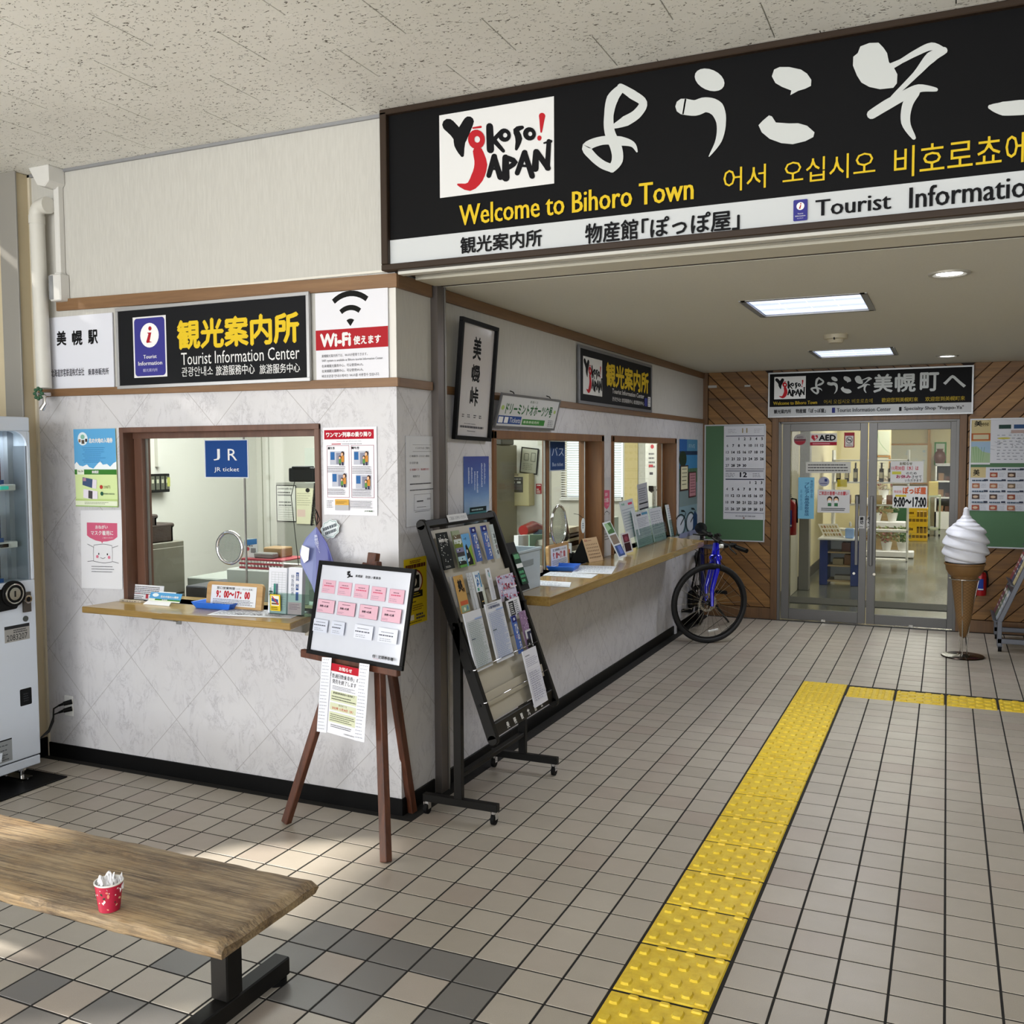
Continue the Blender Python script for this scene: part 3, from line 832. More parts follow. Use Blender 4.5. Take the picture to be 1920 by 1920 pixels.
for (x, y, l) in ((.574, -2.245, 'round bright downlight nearer to the big sign'), (.566, 1.69, 'small round downlight nearer to the glass doors')):
    t = emp('downlight', l, 'downlight', (x, y, RZ), 'round downlights of the inner ceiling')
    B().lathe(P('downlight_rim', '#a9a59a', .4, .3), (x, y, RZ), [(.085, 0), (.083, -.008), (.068, -.008), (.060, .0), (.058, .04)], 32).build('rim', t, smooth=40)
    B().cyl(EMIT('downlight_lamp', '#f4f7ff', 14), (x, y, RZ - .004), (x, y, RZ + .003), .052, n=28).build('lamp_disc', t)
    lamp('downlight_beam', 'SPOT', (x, y, RZ - .03), 32, (.93, .96, 1), .05, spot_size=math.radians(95), spot_blend=.6)
t = emp('smoke_detector', 'small beige smoke detector between the two ceiling light panels', 'smoke detector', (-.098, -.163, RZ))
B().lathe(P('beige_detector', '#b8b09a', .5), (-.098, -.163, RZ), [(0.001, -.052), (.045, -.052), (.055, -.03), (.075, -.026), (.078, 0)], 24).build('housing', t, smooth=40)
B().box(BLK, (-.104, -.24, RZ - .036), (-.096, -.2, RZ - .022)).build('vent', t)
# ================================================================== SIGNS
Y_, K_, W_, R_, BK = '#d9b92a', '#111114', '#dedede', '#b5232c', '#17181b'
z7 = lambda x, y: (720 + x * .3125, 60 + y * .3125)
z8 = lambda x, y: (1280 + x / 3, y / 3)
_lg = FQ((0, WY - .035, 0), (0, -1, 0), z7(330, 505), z7(1012, 397), z7(350, 997), z7(1022, 912))
LOGO = []
def lg(quads, c): LOGO.append(([[_lg.st(*z7(*p)) for p in q_] for q_ in quads], c))
for pts, ws, c in (([(385, 560), (425, 600), (455, 640)], [62, 58, 60], K_), ([(505, 535), (480, 585), (455, 640)], [50, 58, 60], K_), ([(452, 620), (450, 680), (465, 738)], [66, 52, 18], K_),
                   ([(530, 574), (575, 566)], [10, 14], R_), ([(558, 715), (575, 790), (552, 870), (505, 925), (435, 912)], [60, 76, 74, 52, 8], R_),
                   ([(628, 562), (630, 630), (632, 700)], [34, 36, 36], K_), ([(640, 655), (700, 585)], [24, 16], K_), ([(650, 640), (708, 705)], [26, 18], K_),
                   ([(820, 562), (785, 580), (800, 630), (785, 692)], [18, 30, 34, 14], K_), ([(938, 490), (932, 590)], [38, 8], R_), ([(922, 620), (921, 626)], [26, 24], R_),
                   ([(655, 740), (622, 855)], [28, 24], K_), ([(655, 745), (690, 862)], [26, 30], K_), ([(632, 812), (680, 815)], [12, 14], K_),
                   ([(722, 745), (722, 865)], [32, 38], K_), ([(735, 748), (778, 770), (735, 808)], [26, 28, 20], K_),
                   ([(835, 712), (790, 835)], [28, 24], K_), ([(835, 715), (878, 850)], [26, 28], K_), ([(808, 790), (858, 792)], [12, 14], K_),
                   ([(902, 705), (896, 805)], [28, 34], K_), ([(905, 705), (972, 800)], [28, 28], K_), ([(968, 800), (978, 640)], [26, 22], K_), ([(950, 652), (990, 640)], [8, 14], K_)):
    lg(rib(pts, [w_ * (1.22 if c == K_ else 1.0) for w_ in ws], 3), c)
def rings(cx, cy, rx, ry, h, c):
    n = 18; o_ = [(cx + rx * math.cos(2 * PI * i / n), cy + ry * math.sin(2 * PI * i / n)) for i in range(n)]; i_ = [(cx + rx * h * math.cos(2 * PI * i / n) + 4, cy + ry * h * math.sin(2 * PI * i / n)) for i in range(n)]
    lg([[o_[i], o_[(i + 1) % n], i_[(i + 1) % n], i_[i]] for i in range(n)], c)
rings(551, 642, 50, 58, .34, R_); rings(716, 612, 38, 40, .35, K_); rings(864, 600, 38, 40, .33, K_)
def logo(ink, a0, b0, a1, b1):
    ink.r(a0, b0, a1, b1, W_)
    for quads, c in LOGO:
        ink.st([[(a0 + (a1 - a0) * p[0], b0 + (b1 - b0) * p[1]) for p in q_] for q_ in quads], c)
# ---- the big welcome sign on the beam
sg = FW(735, 209, 1920, 393 - 3, 'F', .035)
SX0, SX1, SZ1, SZ0 = -1.572, 1.34, 2.998, 2.374
sg = Flat((SX0, WY - .035, SZ1), (SX1 - SX0, 0, 0), (0, 0, SZ0 - SZ1))
root = emp('welcome_sign', 'very large black and white welcome sign hung from the hall ceiling above the opening', 'sign', ((SX0 + SX1) / 2, WY, SZ0 - .02))
sheet('board', '', '', Flat(sg.pt(0, 0, -.033), sg.U, sg.D), mat=INK('#0b0b0d'), th=.03, parent=root)
fm = BRNM; f = .032
b = B()
for a0, a1, c0, c1 in ((SX0 - f, SX1 + f, SZ1 - .012, SZ1 + f), (SX0 - f, SX1 + f, SZ0 - .026, SZ0), (SX0 - f, SX0, SZ0, SZ1), (SX1, SX1 + f, SZ0, SZ1)):
    b.box(fm, (a0, WY - .055, c0 if c1 < CZ else c0), (a1, WY, min(c1, CZ - .001)))
b.build('frame', root, bev=.003)
ik = Ink(sg, -.002)
wb = (sg.st(751, 448)[1] + sg.st(1918, 320)[1]) / 2
ik.r(0, wb, 1, 1, '#c9ccce')
logo(ik, *sg.st(*z7(330, 500)), *sg.st(*z7(1020, 908)))
GW = '#c9cccb'
HIRA = {}
def hira(name, quads): HIRA[name] = [[sg.st(*p) for p in q_] for q_ in quads]
yo = []
for pts, ws in (([(1425, 335), (1372, 400), (1350, 500), (1355, 600), (1395, 700), (1400, 770), (1368, 822)], [40, 62, 50, 56, 62, 60, 40]), ([(1420, 330), (1490, 375), (1555, 425), (1520, 490), (1450, 535), (1375, 570)], [36, 50, 44, 50, 56, 20]),
                ([(1520, 722), (1492, 675), (1420, 655), (1310, 652), (1218, 690), (1250, 745), (1310, 795), (1368, 818)], [6, 30, 50, 46, 50, 44, 44, 44])):
    yo += [[z7(*p) for p in q_] for q_ in rib(pts, [w_ * 1.12 for w_ in ws])]
hira('よ', yo)
hira('う', [[z8(152 + 88 * math.cos(t) * math.cos(.42) - 58 * math.sin(t) * math.sin(.42), 450 + 88 * math.cos(t) * math.sin(.42) + 58 * math.sin(t) * math.cos(.42)) for t in (2 * PI * i / 20 for i in range(20))]] + [[z8(*p) for p in q_] for q_ in rib([(5, 600), (70, 608), (130, 590), (190, 612), (217, 690), (203, 790), (148, 882)], [92, 88, 84, 88, 54, 36, 4])])
hira('こ', [[z8(*p) for p in q_] for q_ in ([(502, 430), (515, 392), (545, 378), (600, 378), (665, 392), (700, 415), (724, 450), (722, 484), (690, 500), (650, 512), (606, 536), (612, 510), (560, 490), (522, 468)],
                                     [(427, 705), (450, 680), (486, 650), (502, 655), (525, 690), (600, 695), (650, 694), (700, 708), (742, 745), (735, 772), (690, 795), (620, 812), (555, 806), (490, 782), (445, 745)])])
hira('そ', [[z8(*p) for p in q_] for q_ in ([(1000, 262), (1050, 243), (1102, 241), (1130, 270), (1150, 300), (1160, 350), (1190, 385), (1208, 420), (1205, 470), (1185, 495), (1110, 503), (1050, 490), (1005, 465), (980, 425), (958, 370), (960, 320), (985, 300)],)]
     + [[z8(*p) for p in q_] for q_ in rib([(1150, 385), (1230, 345), (1310, 300), (1400, 262), (1465, 288)], [40, 26, 36, 44, 40]) + rib([(1470, 285), (1395, 325), (1310, 420), (1180, 548)], [40, 62, 34, 20]) + rib([(1062, 645), (1150, 590), (1250, 535), (1330, 498), (1425, 505)], [52, 58, 54, 46, 22]) + rib([(1310, 520), (1265, 590), (1255, 690), (1300, 775)], [50, 58, 52, 24])])
mi = []
for pts, ws in (([(1730, 603), (1800, 612), (1900, 606), (2100, 592), (2290, 575)], [26, 78, 86, 70, 30]), ([(2010, 185), (2050, 225), (2070, 265)], [34, 44, 16]), ([(2205, 150), (2170, 200), (2140, 250)], [40, 40, 12]), ([(1965, 335), (2100, 318), (2240, 290)], [36, 46, 28]),
                ([(1985, 445), (2100, 430), (2225, 405)], [30, 42, 26]), ([(2105, 255), (2098, 430), (2100, 600)], [34, 44, 40]), ([(1960, 735), (2120, 712), (2320, 680)], [34, 48, 30]), ([(2105, 640), (2060, 760), (1950, 880)], [40, 52, 14]), ([(2115, 720), (2210, 800), (2340, 850)], [30, 52, 40])):
    mi += rib(pts, ws)
hira('美', [[z8(*p) for p in q_] for q_ in mi])
for k in HIRA: ik.st(HIRA[k], GW)
for ch, a in (('幌', .845), ('町', .895), ('へ', .945)): ik.t(ch, a, .17, a + .045, .42, GW, .03)
def px(ik, text, x0, y0, x1, y1, c, bold=.012):
    a = ik.fl.st(x0, y0); b_ = ik.fl.st(x1, y1)
    ik.t(text, a[0], a[1], b_[0], b_[1], c, bold)
px(ik, 'Welcome to Bihoro Town', 862, 386, 1300, 374, Y_, .018)
px(ik, '어서', 1357, 317, 1436, 352, Y_, .004)
px(ik, '오십시오', 1468, 303, 1641, 328, Y_, .004)
px(ik, '비호로쵸에', 1677, 277, 1930, 306, Y_, .004)
px(ik, '観光案内所', 864, 446, 1016, 461, K_, .02)
px(ik, '物産館', 1098, 421, 1196, 448, K_, .02)
px(ik, '「ぽっぽ屋」', 1204, 411, 1386, 430, K_, .02)
px(ik, 'Tourist', 1530, 376, 1670, 392, K_, .016)
px(ik, 'Information', 1706, 352, 1950, 367, K_, .016)
ik.t('Center', .87, wb + .04, .97, .94, K_, .016)
def isign(ik, a0, b0, a1, b1, border=True):
    w, h = a1 - a0, b1 - b0
    if border: ik.r(a0, b0, a1, b1, W_)
    m = .04 if border else 0
    ik.rr(a0 + m * w, b0 + m * .6 * h, a1 - m * w, b1 - m * .6 * h, '#3b3a86', .06 * h * ik.fl.h)
    rx = .28 * w; ry = rx * ik.fl.w / ik.fl.h
    ik.e(a0 + w * .5, b0 + h * .31, rx, ry, '#ececec')
    cx, cy = a0 + w * .5, b0 + h * .31
    ik.e(cx + .02 * w, cy - .11 * h, .05 * w, .05 * w * ik.fl.w / ik.fl.h, '#a3212c', 12)
    ik.poly([(cx - .07 * w, cy - .045 * h), (cx + .06 * w, cy - .045 * h), (cx + .0 * w, cy + .10 * h), (cx + .08 * w, cy + .115 * h), (cx - .09 * w, cy + .125 * h), (cx - .1 * w, cy + .10 * h), (cx - .03 * w, cy - .02 * h)], '#a3212c')
    ik.t('Tourist', a0 + .3 * w, b0 + .63 * h, a0 + .7 * w, b0 + .69 * h, W_, .012)
    ik.t('Information', a0 + .14 * w, b0 + .735 * h, a0 + .86 * w, b0 + .80 * h, W_, .012)
    ik.t('観光案内所', a0 + .28 * w, b0 + .855 * h, a0 + .72 * w, b0 + .91 * h, '#b9b8d8', .004)
a = sg.st(1488, 376); c = sg.st(1514, 413); isign(ik, a[0], a[1], c[0], c[1], False)
ik.build('lettering', root)
# ---- white station sign
o, ik = sheet('station_name_sign', 'white station name sign at the left end, half behind the white pipe', 'sign', FW(88, 597, 216, 727, 'F', .004), '#d6d8e2', .006)
for ch, x0, x1, y0, y1 in (('美', 108, 126, 622, 647), ('幌', 137, 156, 621, 646), ('駅', 167, 185, 620, 644)): px(ik, ch, x0, y0, x1, y1, K_, .03)
px(ik, '北海道旅客鉄道株式会社', 98, 693, 160, 704, '#4a4a52', .02); px(ik, '乗車券販売所', 167, 692, 206, 702, '#4a4a52', .02)
ik.build('lettering', o)
# ---- black tourist information sign
fr = P('silver_sign_frame', '#b9babd', .35, .7)
o, ik = sheet('information_sign', 'wide black sign with big yellow characters and silver frame beside the WiFi sign', 'sign', FW(224, 585, 579, 708, 'F', .012), BK, .008, frame=fr, fw=.016, fth=.014)
a = ik.fl.st(251, 596); c = ik.fl.st(316, 706); isign(ik, a[0], a[1], c[0], c[1])
px(ik, '観光案内所', 335, 603, 562, 641, Y_, .03)
px(ik, 'Tourist Information Center', 342, 662, 564, 673, W_, .0)
px(ik, '관광안내소', 343, 689, 402, 704, W_, .004); px(ik, '旅游服務中心', 407, 686, 480, 701, W_, .008); px(ik, '旅游服务中心', 489, 684, 565, 698, W_, .008)
ik.build('lettering', o)
# ---- WiFi sign
o, ik = sheet('wifi_sign', 'white sign with black radio wave symbol and red band', 'sign', FW(592, 551, 730, 708, 'F', .008), '#dddde4', .005)
cx, cy = .49, .30
asp = ik.fl.w / ik.fl.h
cy = .40
for r0, r1 in ((.345, .41), (.185, .245), (0, .087)):
    ps = []
    a_ = [math.radians(-90 + 38 * (i / 10 * 2 - 1)) for i in range(11)]
    q1 = [(cx + r1 * math.cos(t), cy + r1 * asp * math.sin(t)) for t in a_]
    q0 = [(cx + r0 * math.cos(t), cy + r0 * asp * math.sin(t)) for t in reversed(a_)] if r0 else [(cx, cy)]
    ik.poly(q1 + q0, '#121212')
ik.r(0, .425, 1, .655, '#a5242c')
ik.t('Wi-Fi', .07, .475, .485, .615, W_, .045); ik.t('使えます', .53, .515, .90, .61, W_, .03)
for i, (s, x1) in enumerate((('美幌観光案内所では、Wi-Fiが使用できます。', .72), ('WiFi system is available at Bihoro tourist Information Center.', .93), ('在美幌观光服务中心，可以使用Wi-Fi。', .66), ('在美幌觀光服務中心，可以使用Wi-Fi。', .66), ('비호로관광 안내소에서는 Wi-Fi를 사용할수 있습니다.', .88))):
    ik.t(s, .08, .705 + i * .058, x1, .74 + i * .058, '#3c3c42', .0)
ik.build('lettering', o)

# ================================================================== PIPES, DUCT, TAP
pp = P('white_painted_pipe', '#cfcdc6', .45, 0, .05)
pc = PY(78, 560, WY - .06); xp, yp = pc.x, WY - .062
zt = PY(76, 385, yp).z; zb = PY(81, 728, yp).z
t = emp('drain_pipe', 'thick white pipe with elbow running down at the left end of the white wall', 'pipe', (xp, yp, zb))
xt = xp - .012
ptsv = [(xp, yp, zb), (xt, yp, zt - .05)] + [(xt + .045 * (1 - math.cos(a)), yp + .0 * a, zt - .05 + .045 * math.sin(a)) for a in [PI / 2 * i / 6 for i in range(1, 7)]] + [(xt + .075, yp, zt - .005)]
B().tube(pp, ptsv, .036, 16).build('pipe', t, smooth=40)
B().cyl(pp, (xt + .06, yp, zt - .005), (xt + .085, yp, zt - .005), .041, n=16).cyl(pp, (xt, yp, zt - .09), (xt, yp, zt - .05), .039, n=16).build('collar', t, smooth=40)
p0 = PY(107, 320, WY); cx_ = PY(108, 440, WY - .03).x
t = emp('cable_duct', 'angular white cable duct dropping from the ceiling to a small junction box', 'cable duct', (cx_, WY - .03, 2.36))
zc = PY(105, 352, WY - .03).z; z2 = PY(108, 516, WY - .03).z; z3 = PY(108, 566, WY - .03).z
dm = P('white_duct_plastic', '#d6d5d2', .4)
B().box(dm, (cx_ - .017, WY - .035, z2), (cx_ + .017, WY, zc + .02)).box(dm, (cx_ - .022, WY - .04, z2), (cx_ + .022, WY, z2 + .012)).build('conduit', t, bev=.004)
xl = PY(68, 315, WY - .05).x
B().prism(dm, [(xl, WY - .10, CZ), (cx_ + .03, WY - .10, CZ), (cx_ + .03, WY - .10, zc + .015), (cx_ + .0, WY - .10, zc - .01), (cx_ - .05, WY - .10, zc + .0)], (0, .10, 0)).build('hood', t, bev=.004)
B().box(dm, (cx_ - .035, WY - .06, z3), (cx_ + .04, WY, z2)).build('junction_box', t, bev=.005)
B().box(P('grey_cover', '#7d7f82', .4), (cx_ - .037, WY - .062, z3 + .008), (cx_ - .008, WY - .004, z2 - .006)).build('cover', t)
q0 = PY(72, 738, WY - .10)
t = emp('wall_tap', 'small tap with green handle below the white pipe', 'tap', (q0.x, WY - .1, q0.z - .06))
gm = P('green_tap_handle', '#2f5a3e', .5)
hd = B()
for i in range(8):
    a = i * PI / 4; hd.sph(gm, (q0.x + .026 * math.cos(a), q0.y, q0.z + .026 * math.sin(a)), .009, 8, 5)
hd.ring(gm, q0, (0, 1, 0), .02, .005, 16, 6).build('handle', t, smooth=40)
B().tube(CHROME, [(q0.x + .01, WY - .04, q0.z), (q0.x + .01, WY - .09, q0.z), (q0.x + .012, WY - .10, q0.z - .012)], .009, 10).cyl(CHROME, (q0.x, WY - .108, q0.z), (q0.x, WY - .08, q0.z), .006).build('body', t, smooth=40)
q1 = PY(85, 745, WY - .09); q2 = PY(78, 768, WY - .1)
B().tube(CHROME, [(q0.x + .012, WY - .09, q0.z - .005), tuple(q1), (q1.x, q1.y, (q1.z + q2.z) / 2), tuple(q2)], [.011, .012, .013, .014], 12).build('spout', t, smooth=40)
# ---- cable brown stain bracket under the rail
# ================================================================== POSTERS OF THE FRONT WALL
n_ = (0, -1, 0)
fq = FQ((0, WY - .006, 0), n_, (138, 805), (214.5, 804), (142, 950), (222, 951))
o, ik = sheet('ticket_poster', 'sky blue and green ticket poster above the mask poster', 'poster', fq, '#d3e4a6', .002)
ik.r(0, 0, 1, .52, '#5fa6d8')
ik.poly([(0, .52), (0, .455), (.05, .42), (.12, .47), (.2, .48), (.3, .455), (.35, .49), (.45, .51), (.55, .45), (.62, .415), (.68, .46), (.78, .45), (.85, .485), (.93, .44), (1, .42), (1, .52)], '#eef3f6')
ik.e(.22, .125, .12, .085, '#dfeaf0'); ik.e(.22, .10, .05, .03, '#86b9a8'); ik.r(.12, .13, .17, .17, '#8a6a4a'); ik.r(.19, .14, .26, .19, '#5a5148'); ik.r(.28, .125, .33, .165, '#3a3330')
ik.t('北の大地の入場券', .37, .12, .93, .18, W_, .05)
for i in range(8): ik.L(.2 + .03 * (i % 3), .235 + i * .026, .8 - .02 * (i % 2), .25 + i * .026, 1, '#2f6fa6', .35, .06)
ik.r(0, .52, 1, .585, '#3f7c35'); ik.r(.06, .52, .23, .585, '#e8eddd'); ik.t('No.54', .08, .53, .21, .555, K_, .01); ik.t('美幌駅', .42, .535, .58, .572, W_, .03)
ik.poly([(.19, .62), (.43, .645), (.41, .76), (.18, .72)], '#46577a'); ik.poly([(.43, .645), (.53, .655), (.51, .77), (.41, .76)], '#e2dbe4'); ik.r(.2, .63, .27, .67, '#b78aa0')
ik.poly([(.2, .77), (.54, .80), (.53, .915), (.19, .885)], '#e6e0ea'); ik.poly([(.32, .79), (.42, .80), (.41, .90), (.31, .89)], '#4d4a4c')
ik.e(.63, .745, .035, .026, '#b9423a'); ik.e(.64, .83, .035, .026, '#2c5a4a'); ik.t('200円', .69, .725, .84, .765, '#7c7a50', .0); ik.t('美幌観光物産協会', .69, .82, .94, .842, '#3c5a50', .0)
ik.r(0, .90, 1, .925, '#b9cf87'); ik.r(0, .925, 1, .985, '#e3ead0'); ik.L(.22, .935, .8, .97, 2, '#7d846a', .4, .05); ik.r(0, .985, 1, 1, '#9fbd75')
ik.build('print', o)
fq = FQ((0, WY - .004, 0), n_, (151.5, 957), (226, 956), (151, 1102), (230, 1105))
o, ik = sheet('mask_poster', 'white poster with pink banner and smiling face mask drawing, left of the ticket window', 'poster', fq, '#dfdfe3', .001)
def maskp(ik, big=True):
    p = '#c95f7c'
    ik.poly([(.15, .155), (.89, .165), (.89, .34), (.80, .375), (.65, .395), (.54, .40), (.52, .425), (.50, .40), (.36, .385), (.22, .35), (.15, .32)], p)
    ik.t('おねがい', .36, .19, .66, .235, W_, .02); ik.t('マスク着用に', .25, .26, .79, .318, W_, .02); ik.t('ご協力ください', .53, .34, .79, .36, W_, .0)
    ln = '#4a4a50'; tt = .006 if big else .01
    for q_ in (rib([(.32, .445), (.55, .43), (.76, .45)], [tt] * 3), rib([(.76, .45), (.77, .55), (.76, .655)], [tt] * 3), rib([(.76, .655), (.55, .67), (.31, .65)], [tt] * 3), rib([(.31, .65), (.305, .55), (.32, .445)], [tt] * 3),
               rib([(.16, .43), (.31, .47)], [tt] * 2), rib([(.91, .45), (.77, .475)], [tt] * 2), rib([(.16, .655), (.31, .645)], [tt] * 2), rib([(.92, .67), (.77, .65)], [tt] * 2), rib([(.48, .60), (.54, .615), (.6, .60)], [tt] * 3)): ik.st(q_, ln)
    ik.e(.44, .555, .014, .014, '#2a2a2c', 12); ik.e(.65, .56, .014, .014, '#2a2a2c', 12); ik.e(.405, .59, .03, .02, '#d3798f', 14); ik.e(.69, .598, .03, .02, '#d3798f', 14)
    ik.L(.26, .70, .82, .80, 3, '#55555c', .22, .05, .15, .1)
maskp(ik); ik.build('print', o)
fq = FQ((0, WY - .004, 0), n_, (606, 802), (706, 801), (608, 966), (708, 967))
o, ik = sheet('train_boarding_poster', 'laminated white poster with red heading and four boarding pictures, right of the ticket window', 'poster', fq, '#e2e1e8', .0015, mat=P('laminated_paper', '#dfdee6', .22))
ik.r(.02, .028, .95, .135, '#a9182c'); ik.t('ワンマン列車の乗り降り', .06, .055, .90, .11, W_, .04)
ik.t('How to take, get off one-man trains', .26, .152, .72, .168, '#55555a', .0); ik.r(.16, .185, .34, .195, '#a9182c'); ik.L(.36, .183, .86, .197, 1, '#6a6a70', .5, .07)
for a0 in (.07, .53): ik.o(a0, .205, a0 + .42, .80, '#9a5a66', .0018)
ik.t('乗り方', .09, .222, .22, .25, K_, .04); ik.t('降り方', .54, .222, .68, .25, K_, .04)
def ppl(ik, a, b, s):
    ik.e(a, b, .035 * s, .028 * s, '#3a2620', 14); ik.e(a - .01, b + .006, .022 * s, .019 * s, '#e3b695', 12); ik.r(a - .03 * s, b + .025 * s, a + .03 * s, b + .10 * s, '#c4843a'); ik.r(a - .02 * s, b + .1 * s, a + .02 * s, b + .14 * s, '#3c3a52')
    ik.e(a - .05 * s, b + .045 * s, .028 * s, .022 * s, '#3a2620', 14); ik.e(a - .055 * s, b + .05 * s, .018 * s, .015 * s, '#e3b695', 12); ik.r(a - .075 * s, b + .065 * s, a - .025 * s, b + .115 * s, '#5b8a4a'); ik.r(a - .065 * s, b + .115 * s, a - .035 * s, b + .14 * s, '#2c2c30')
for a0, b0 in ((.13, .27), (.58, .27), (.17, .52), (.62, .54)):
    ik.r(a0, b0, a0 + .27, b0 + .155, '#b9bcc8'); ik.r(a0 + .01, b0 + .01, a0 + .09, b0 + .10, '#33659f'); ik.r(a0 + .12, b0 + .02, a0 + .21, b0 + .15, '#86889a'); ppl(ik, a0 + .24, b0 + .03, .95)
for b0 in (.44, .695): ik.L(.09, b0, .46, b0 + .075, 4, '#3a3a3e', .3, .06, .12, .2); ik.L(.56, b0 + .0, .92, b0 + .09, 5, '#3a3a3e', .3, .06, .12, .1)
ik.r(.23, .82, .49, .885, '#d3a54e'); ik.r(.23, .885, .49, .945, '#b4b5ba'); ik.L(.25, .84, .47, .87, 2, '#4a3c20', .3, .05); ik.L(.07, .83, .2, .92, 5, '#4a4a4e', .3, .2); ik.L(.52, .83, .93, .92, 6, '#4a4a4e', .3, .06, .12, .1)
ik.t('JR北海道', .78, .94, .93, .96, '#4f6f4a', .02)
ik.build('print', o)
# ---- yellow poster and notice on the short side wall
o, ik = sheet('yellow_poster', 'yellow poster with black badge on the short side wall behind the easel board', 'poster', FW(757, 1050, 800.5, 1163, 'B', .003), '#d8bd22', .001)
ik.L(.25, .03, .75, .08, 2, '#6a2a1c', .6, .1); ik.L(.06, .09, .96, .155, 1, '#5a2a16', .9, .12, .12, .02)
ik.e(.42, .36, .40, .19, '#8a3020'); ik.e(.42, .36, .35, .165, '#e5dfd0'); ik.r(.18, .26, .66, .46, '#17150f'); ik.e(.42, .36, .12, .07, '#e5dfd0'); ik.r(.15, .5, .8, .6, '#17150f'); ik.L(.2, .52, .75, .58, 2, '#d8bd22', .4, .08)
ik.L(.1, .64, .6, .68, 1, '#5a4a10', .5, .1); ik.e(.15, .745, .06, .022, '#9a3a20'); ik.L(.35, .70, .9, .8, 3, '#5a3a10', .4, .1); ik.r(.05, .85, .4, .93, '#e6e2d4'); ik.L(.5, .84, .9, .94, 2, '#3c3c50', .6, .2); ik.L(.1, .95, .8, .975, 1, '#3c3410', .5)
ik.build('print', o)
o, ik = sheet('bus_stop_notice', 'tall white laminated bus stop notice beside the grey steel post', 'notice', FW(760.5, 817, 822, 980, 'B', .003), '#d3d5db', .001)
ik.r(.2, .095, .78, .099, '#8a8a90'); ik.r(.2, .17, .78, .174, '#8a8a90'); ik.t('バスのりば ご案内', .28, .12, .72, .145, '#44444c', .0)
ik.t('① 美幌町外（①②③～網走）', .1, .21, .72, .235, '#4a4a50', 0); ik.t('② 北見方面', .1, .285, .36, .31, '#4a4a50', 0); ik.t('③ 高速バス（札幌行き）', .1, .36, .7, .385, '#b04a50', .01); ik.t('関西行き', .2, .435, .4, .46, '#4a4a50', 0)
ik.L(.1, .52, .78, .545, 1, '#4a4a50', .5, .06, .15, .05); ik.L(.1, .59, .86, .61, 1, '#4a4a50', .5, .06, .15, .05)
ik.o(.22, .65, .74, .83, '#8c8c92', .0015); ik.r(.3, .72, .5, .735, '#5a5a60'); ik.L(.24, .84, .74, .85, 1, '#5a5a60', .5, .05); ik.r(.62, .70, .74, .72, '#a0a0a6'); ik.L(.3, .79, .6, .80, 1, '#6a6a70', .5)
ik.build('print', o)

# ================================================================== TICKET WINDOW OF THE FRONT WALL
ZC = .86
bl, fr_, = PZ(153, 1142, ZC), PZ(544, 1171, ZC)
yf = WY - .245
ct = emp('ticket_counter', 'varnished wooden shelf counter under the front ticket window', 'counter', (-2.55, WY - .12, ZC - .06))
x0c, x1c = PZ(153, 1142, ZC).x, PZ(544, 1171, ZC).x
x0c = PP(153, 1143, (0, yf, 0), V((0, 1, 0))).x; x1c = PY(544, 1171, yf).x
B().prism(COUNT, [(x0c, yf, ZC - .03), (x1c, yf, ZC - .03), (A1 - .05, WY - .0, ZC - .03), (A0 + .0, WY, ZC - .03)], (0, 0, .03)).build('worktop', ct, bev=.003)
B().box(COUNT, (A0 + .001, WY + .001, ZC - .04), (A1 - .001, WY + .2, ZC)).build('sill', bpy.data.objects['window_1'])
for x_ in (PY(296, 1172, WY - .14).x, PY(537, 1190, WY - .16).x):
    B().box(STEEL, (x_ - .015, WY - .19, ZC - .036), (x_ + .015, WY, ZC - .031)).box(STEEL, (x_ - .015, WY - .006, ZC - .10), (x_ + .015, WY, ZC - .03)).prism(STEEL, [(x_ - .012, WY - .19, ZC - .034), (x_ - .012, WY - .002, ZC - .034), (x_ - .012, WY - .002, ZC - .09), (x_ - .012, WY - .16, ZC - .052)], (.003, 0, 0)).build('bracket', ct)
yg = WY + .08
o, ik = sheet('train_ticket_plate', 'dark blue JR plate with white letters on the window glass', 'sign', FW(383.5, 825, 467, 896.5, 'Y%f' % yg), '#c6ccd3', .003)
ik.r(.02, .02, .98, .975, '#1f4380'); ik.t('J', .21, .24, .36, .54, W_, -.005); ik.t('R', .54, .24, .75, .54, W_, -.005); ik.t('JR ticket', .22, .72, .79, .86, W_, .0)
ik.build('lettering', o)
def grille(name, label, c, axis, R, th=.014):
    t = emp(name, label, 'speaking grille', c - V((0, 0, R)))
    B().ring(CHROME, c, axis, R, th * .62, 40, 10).build('ring', t, smooth=60)
    d = V(axis)
    B().cyl(GLASS('grille_film', '#dfe2de', 1.5), c - d * .002, c + d * .002, R - .004, n=32).build('membrane', t)
    g = B(); u = d.orthogonal().normalized(); w = d.cross(u)
    n = 13
    for i in range(-n, n + 1):
        s = i / (n + 1) * R; L = math.sqrt(R * R - s * s)
        for a, b_ in ((u, w), (w, u)): g.bar(P('grille_wire', '#cfd0cc', .5, .1), c + a * s - b_ * L, c + a * s + b_ * L, .0017, .0012, d)
    g.build('mesh', t)
    return t
cc = PY(431, 1027, yg - .004); R = (PY(457, 1027, yg).x - PY(405.5, 1027, yg).x) / 2 - .008
grille('speaking_grille', 'round chrome speaking grille in the front ticket window', cc, (0, -1, 0), R)
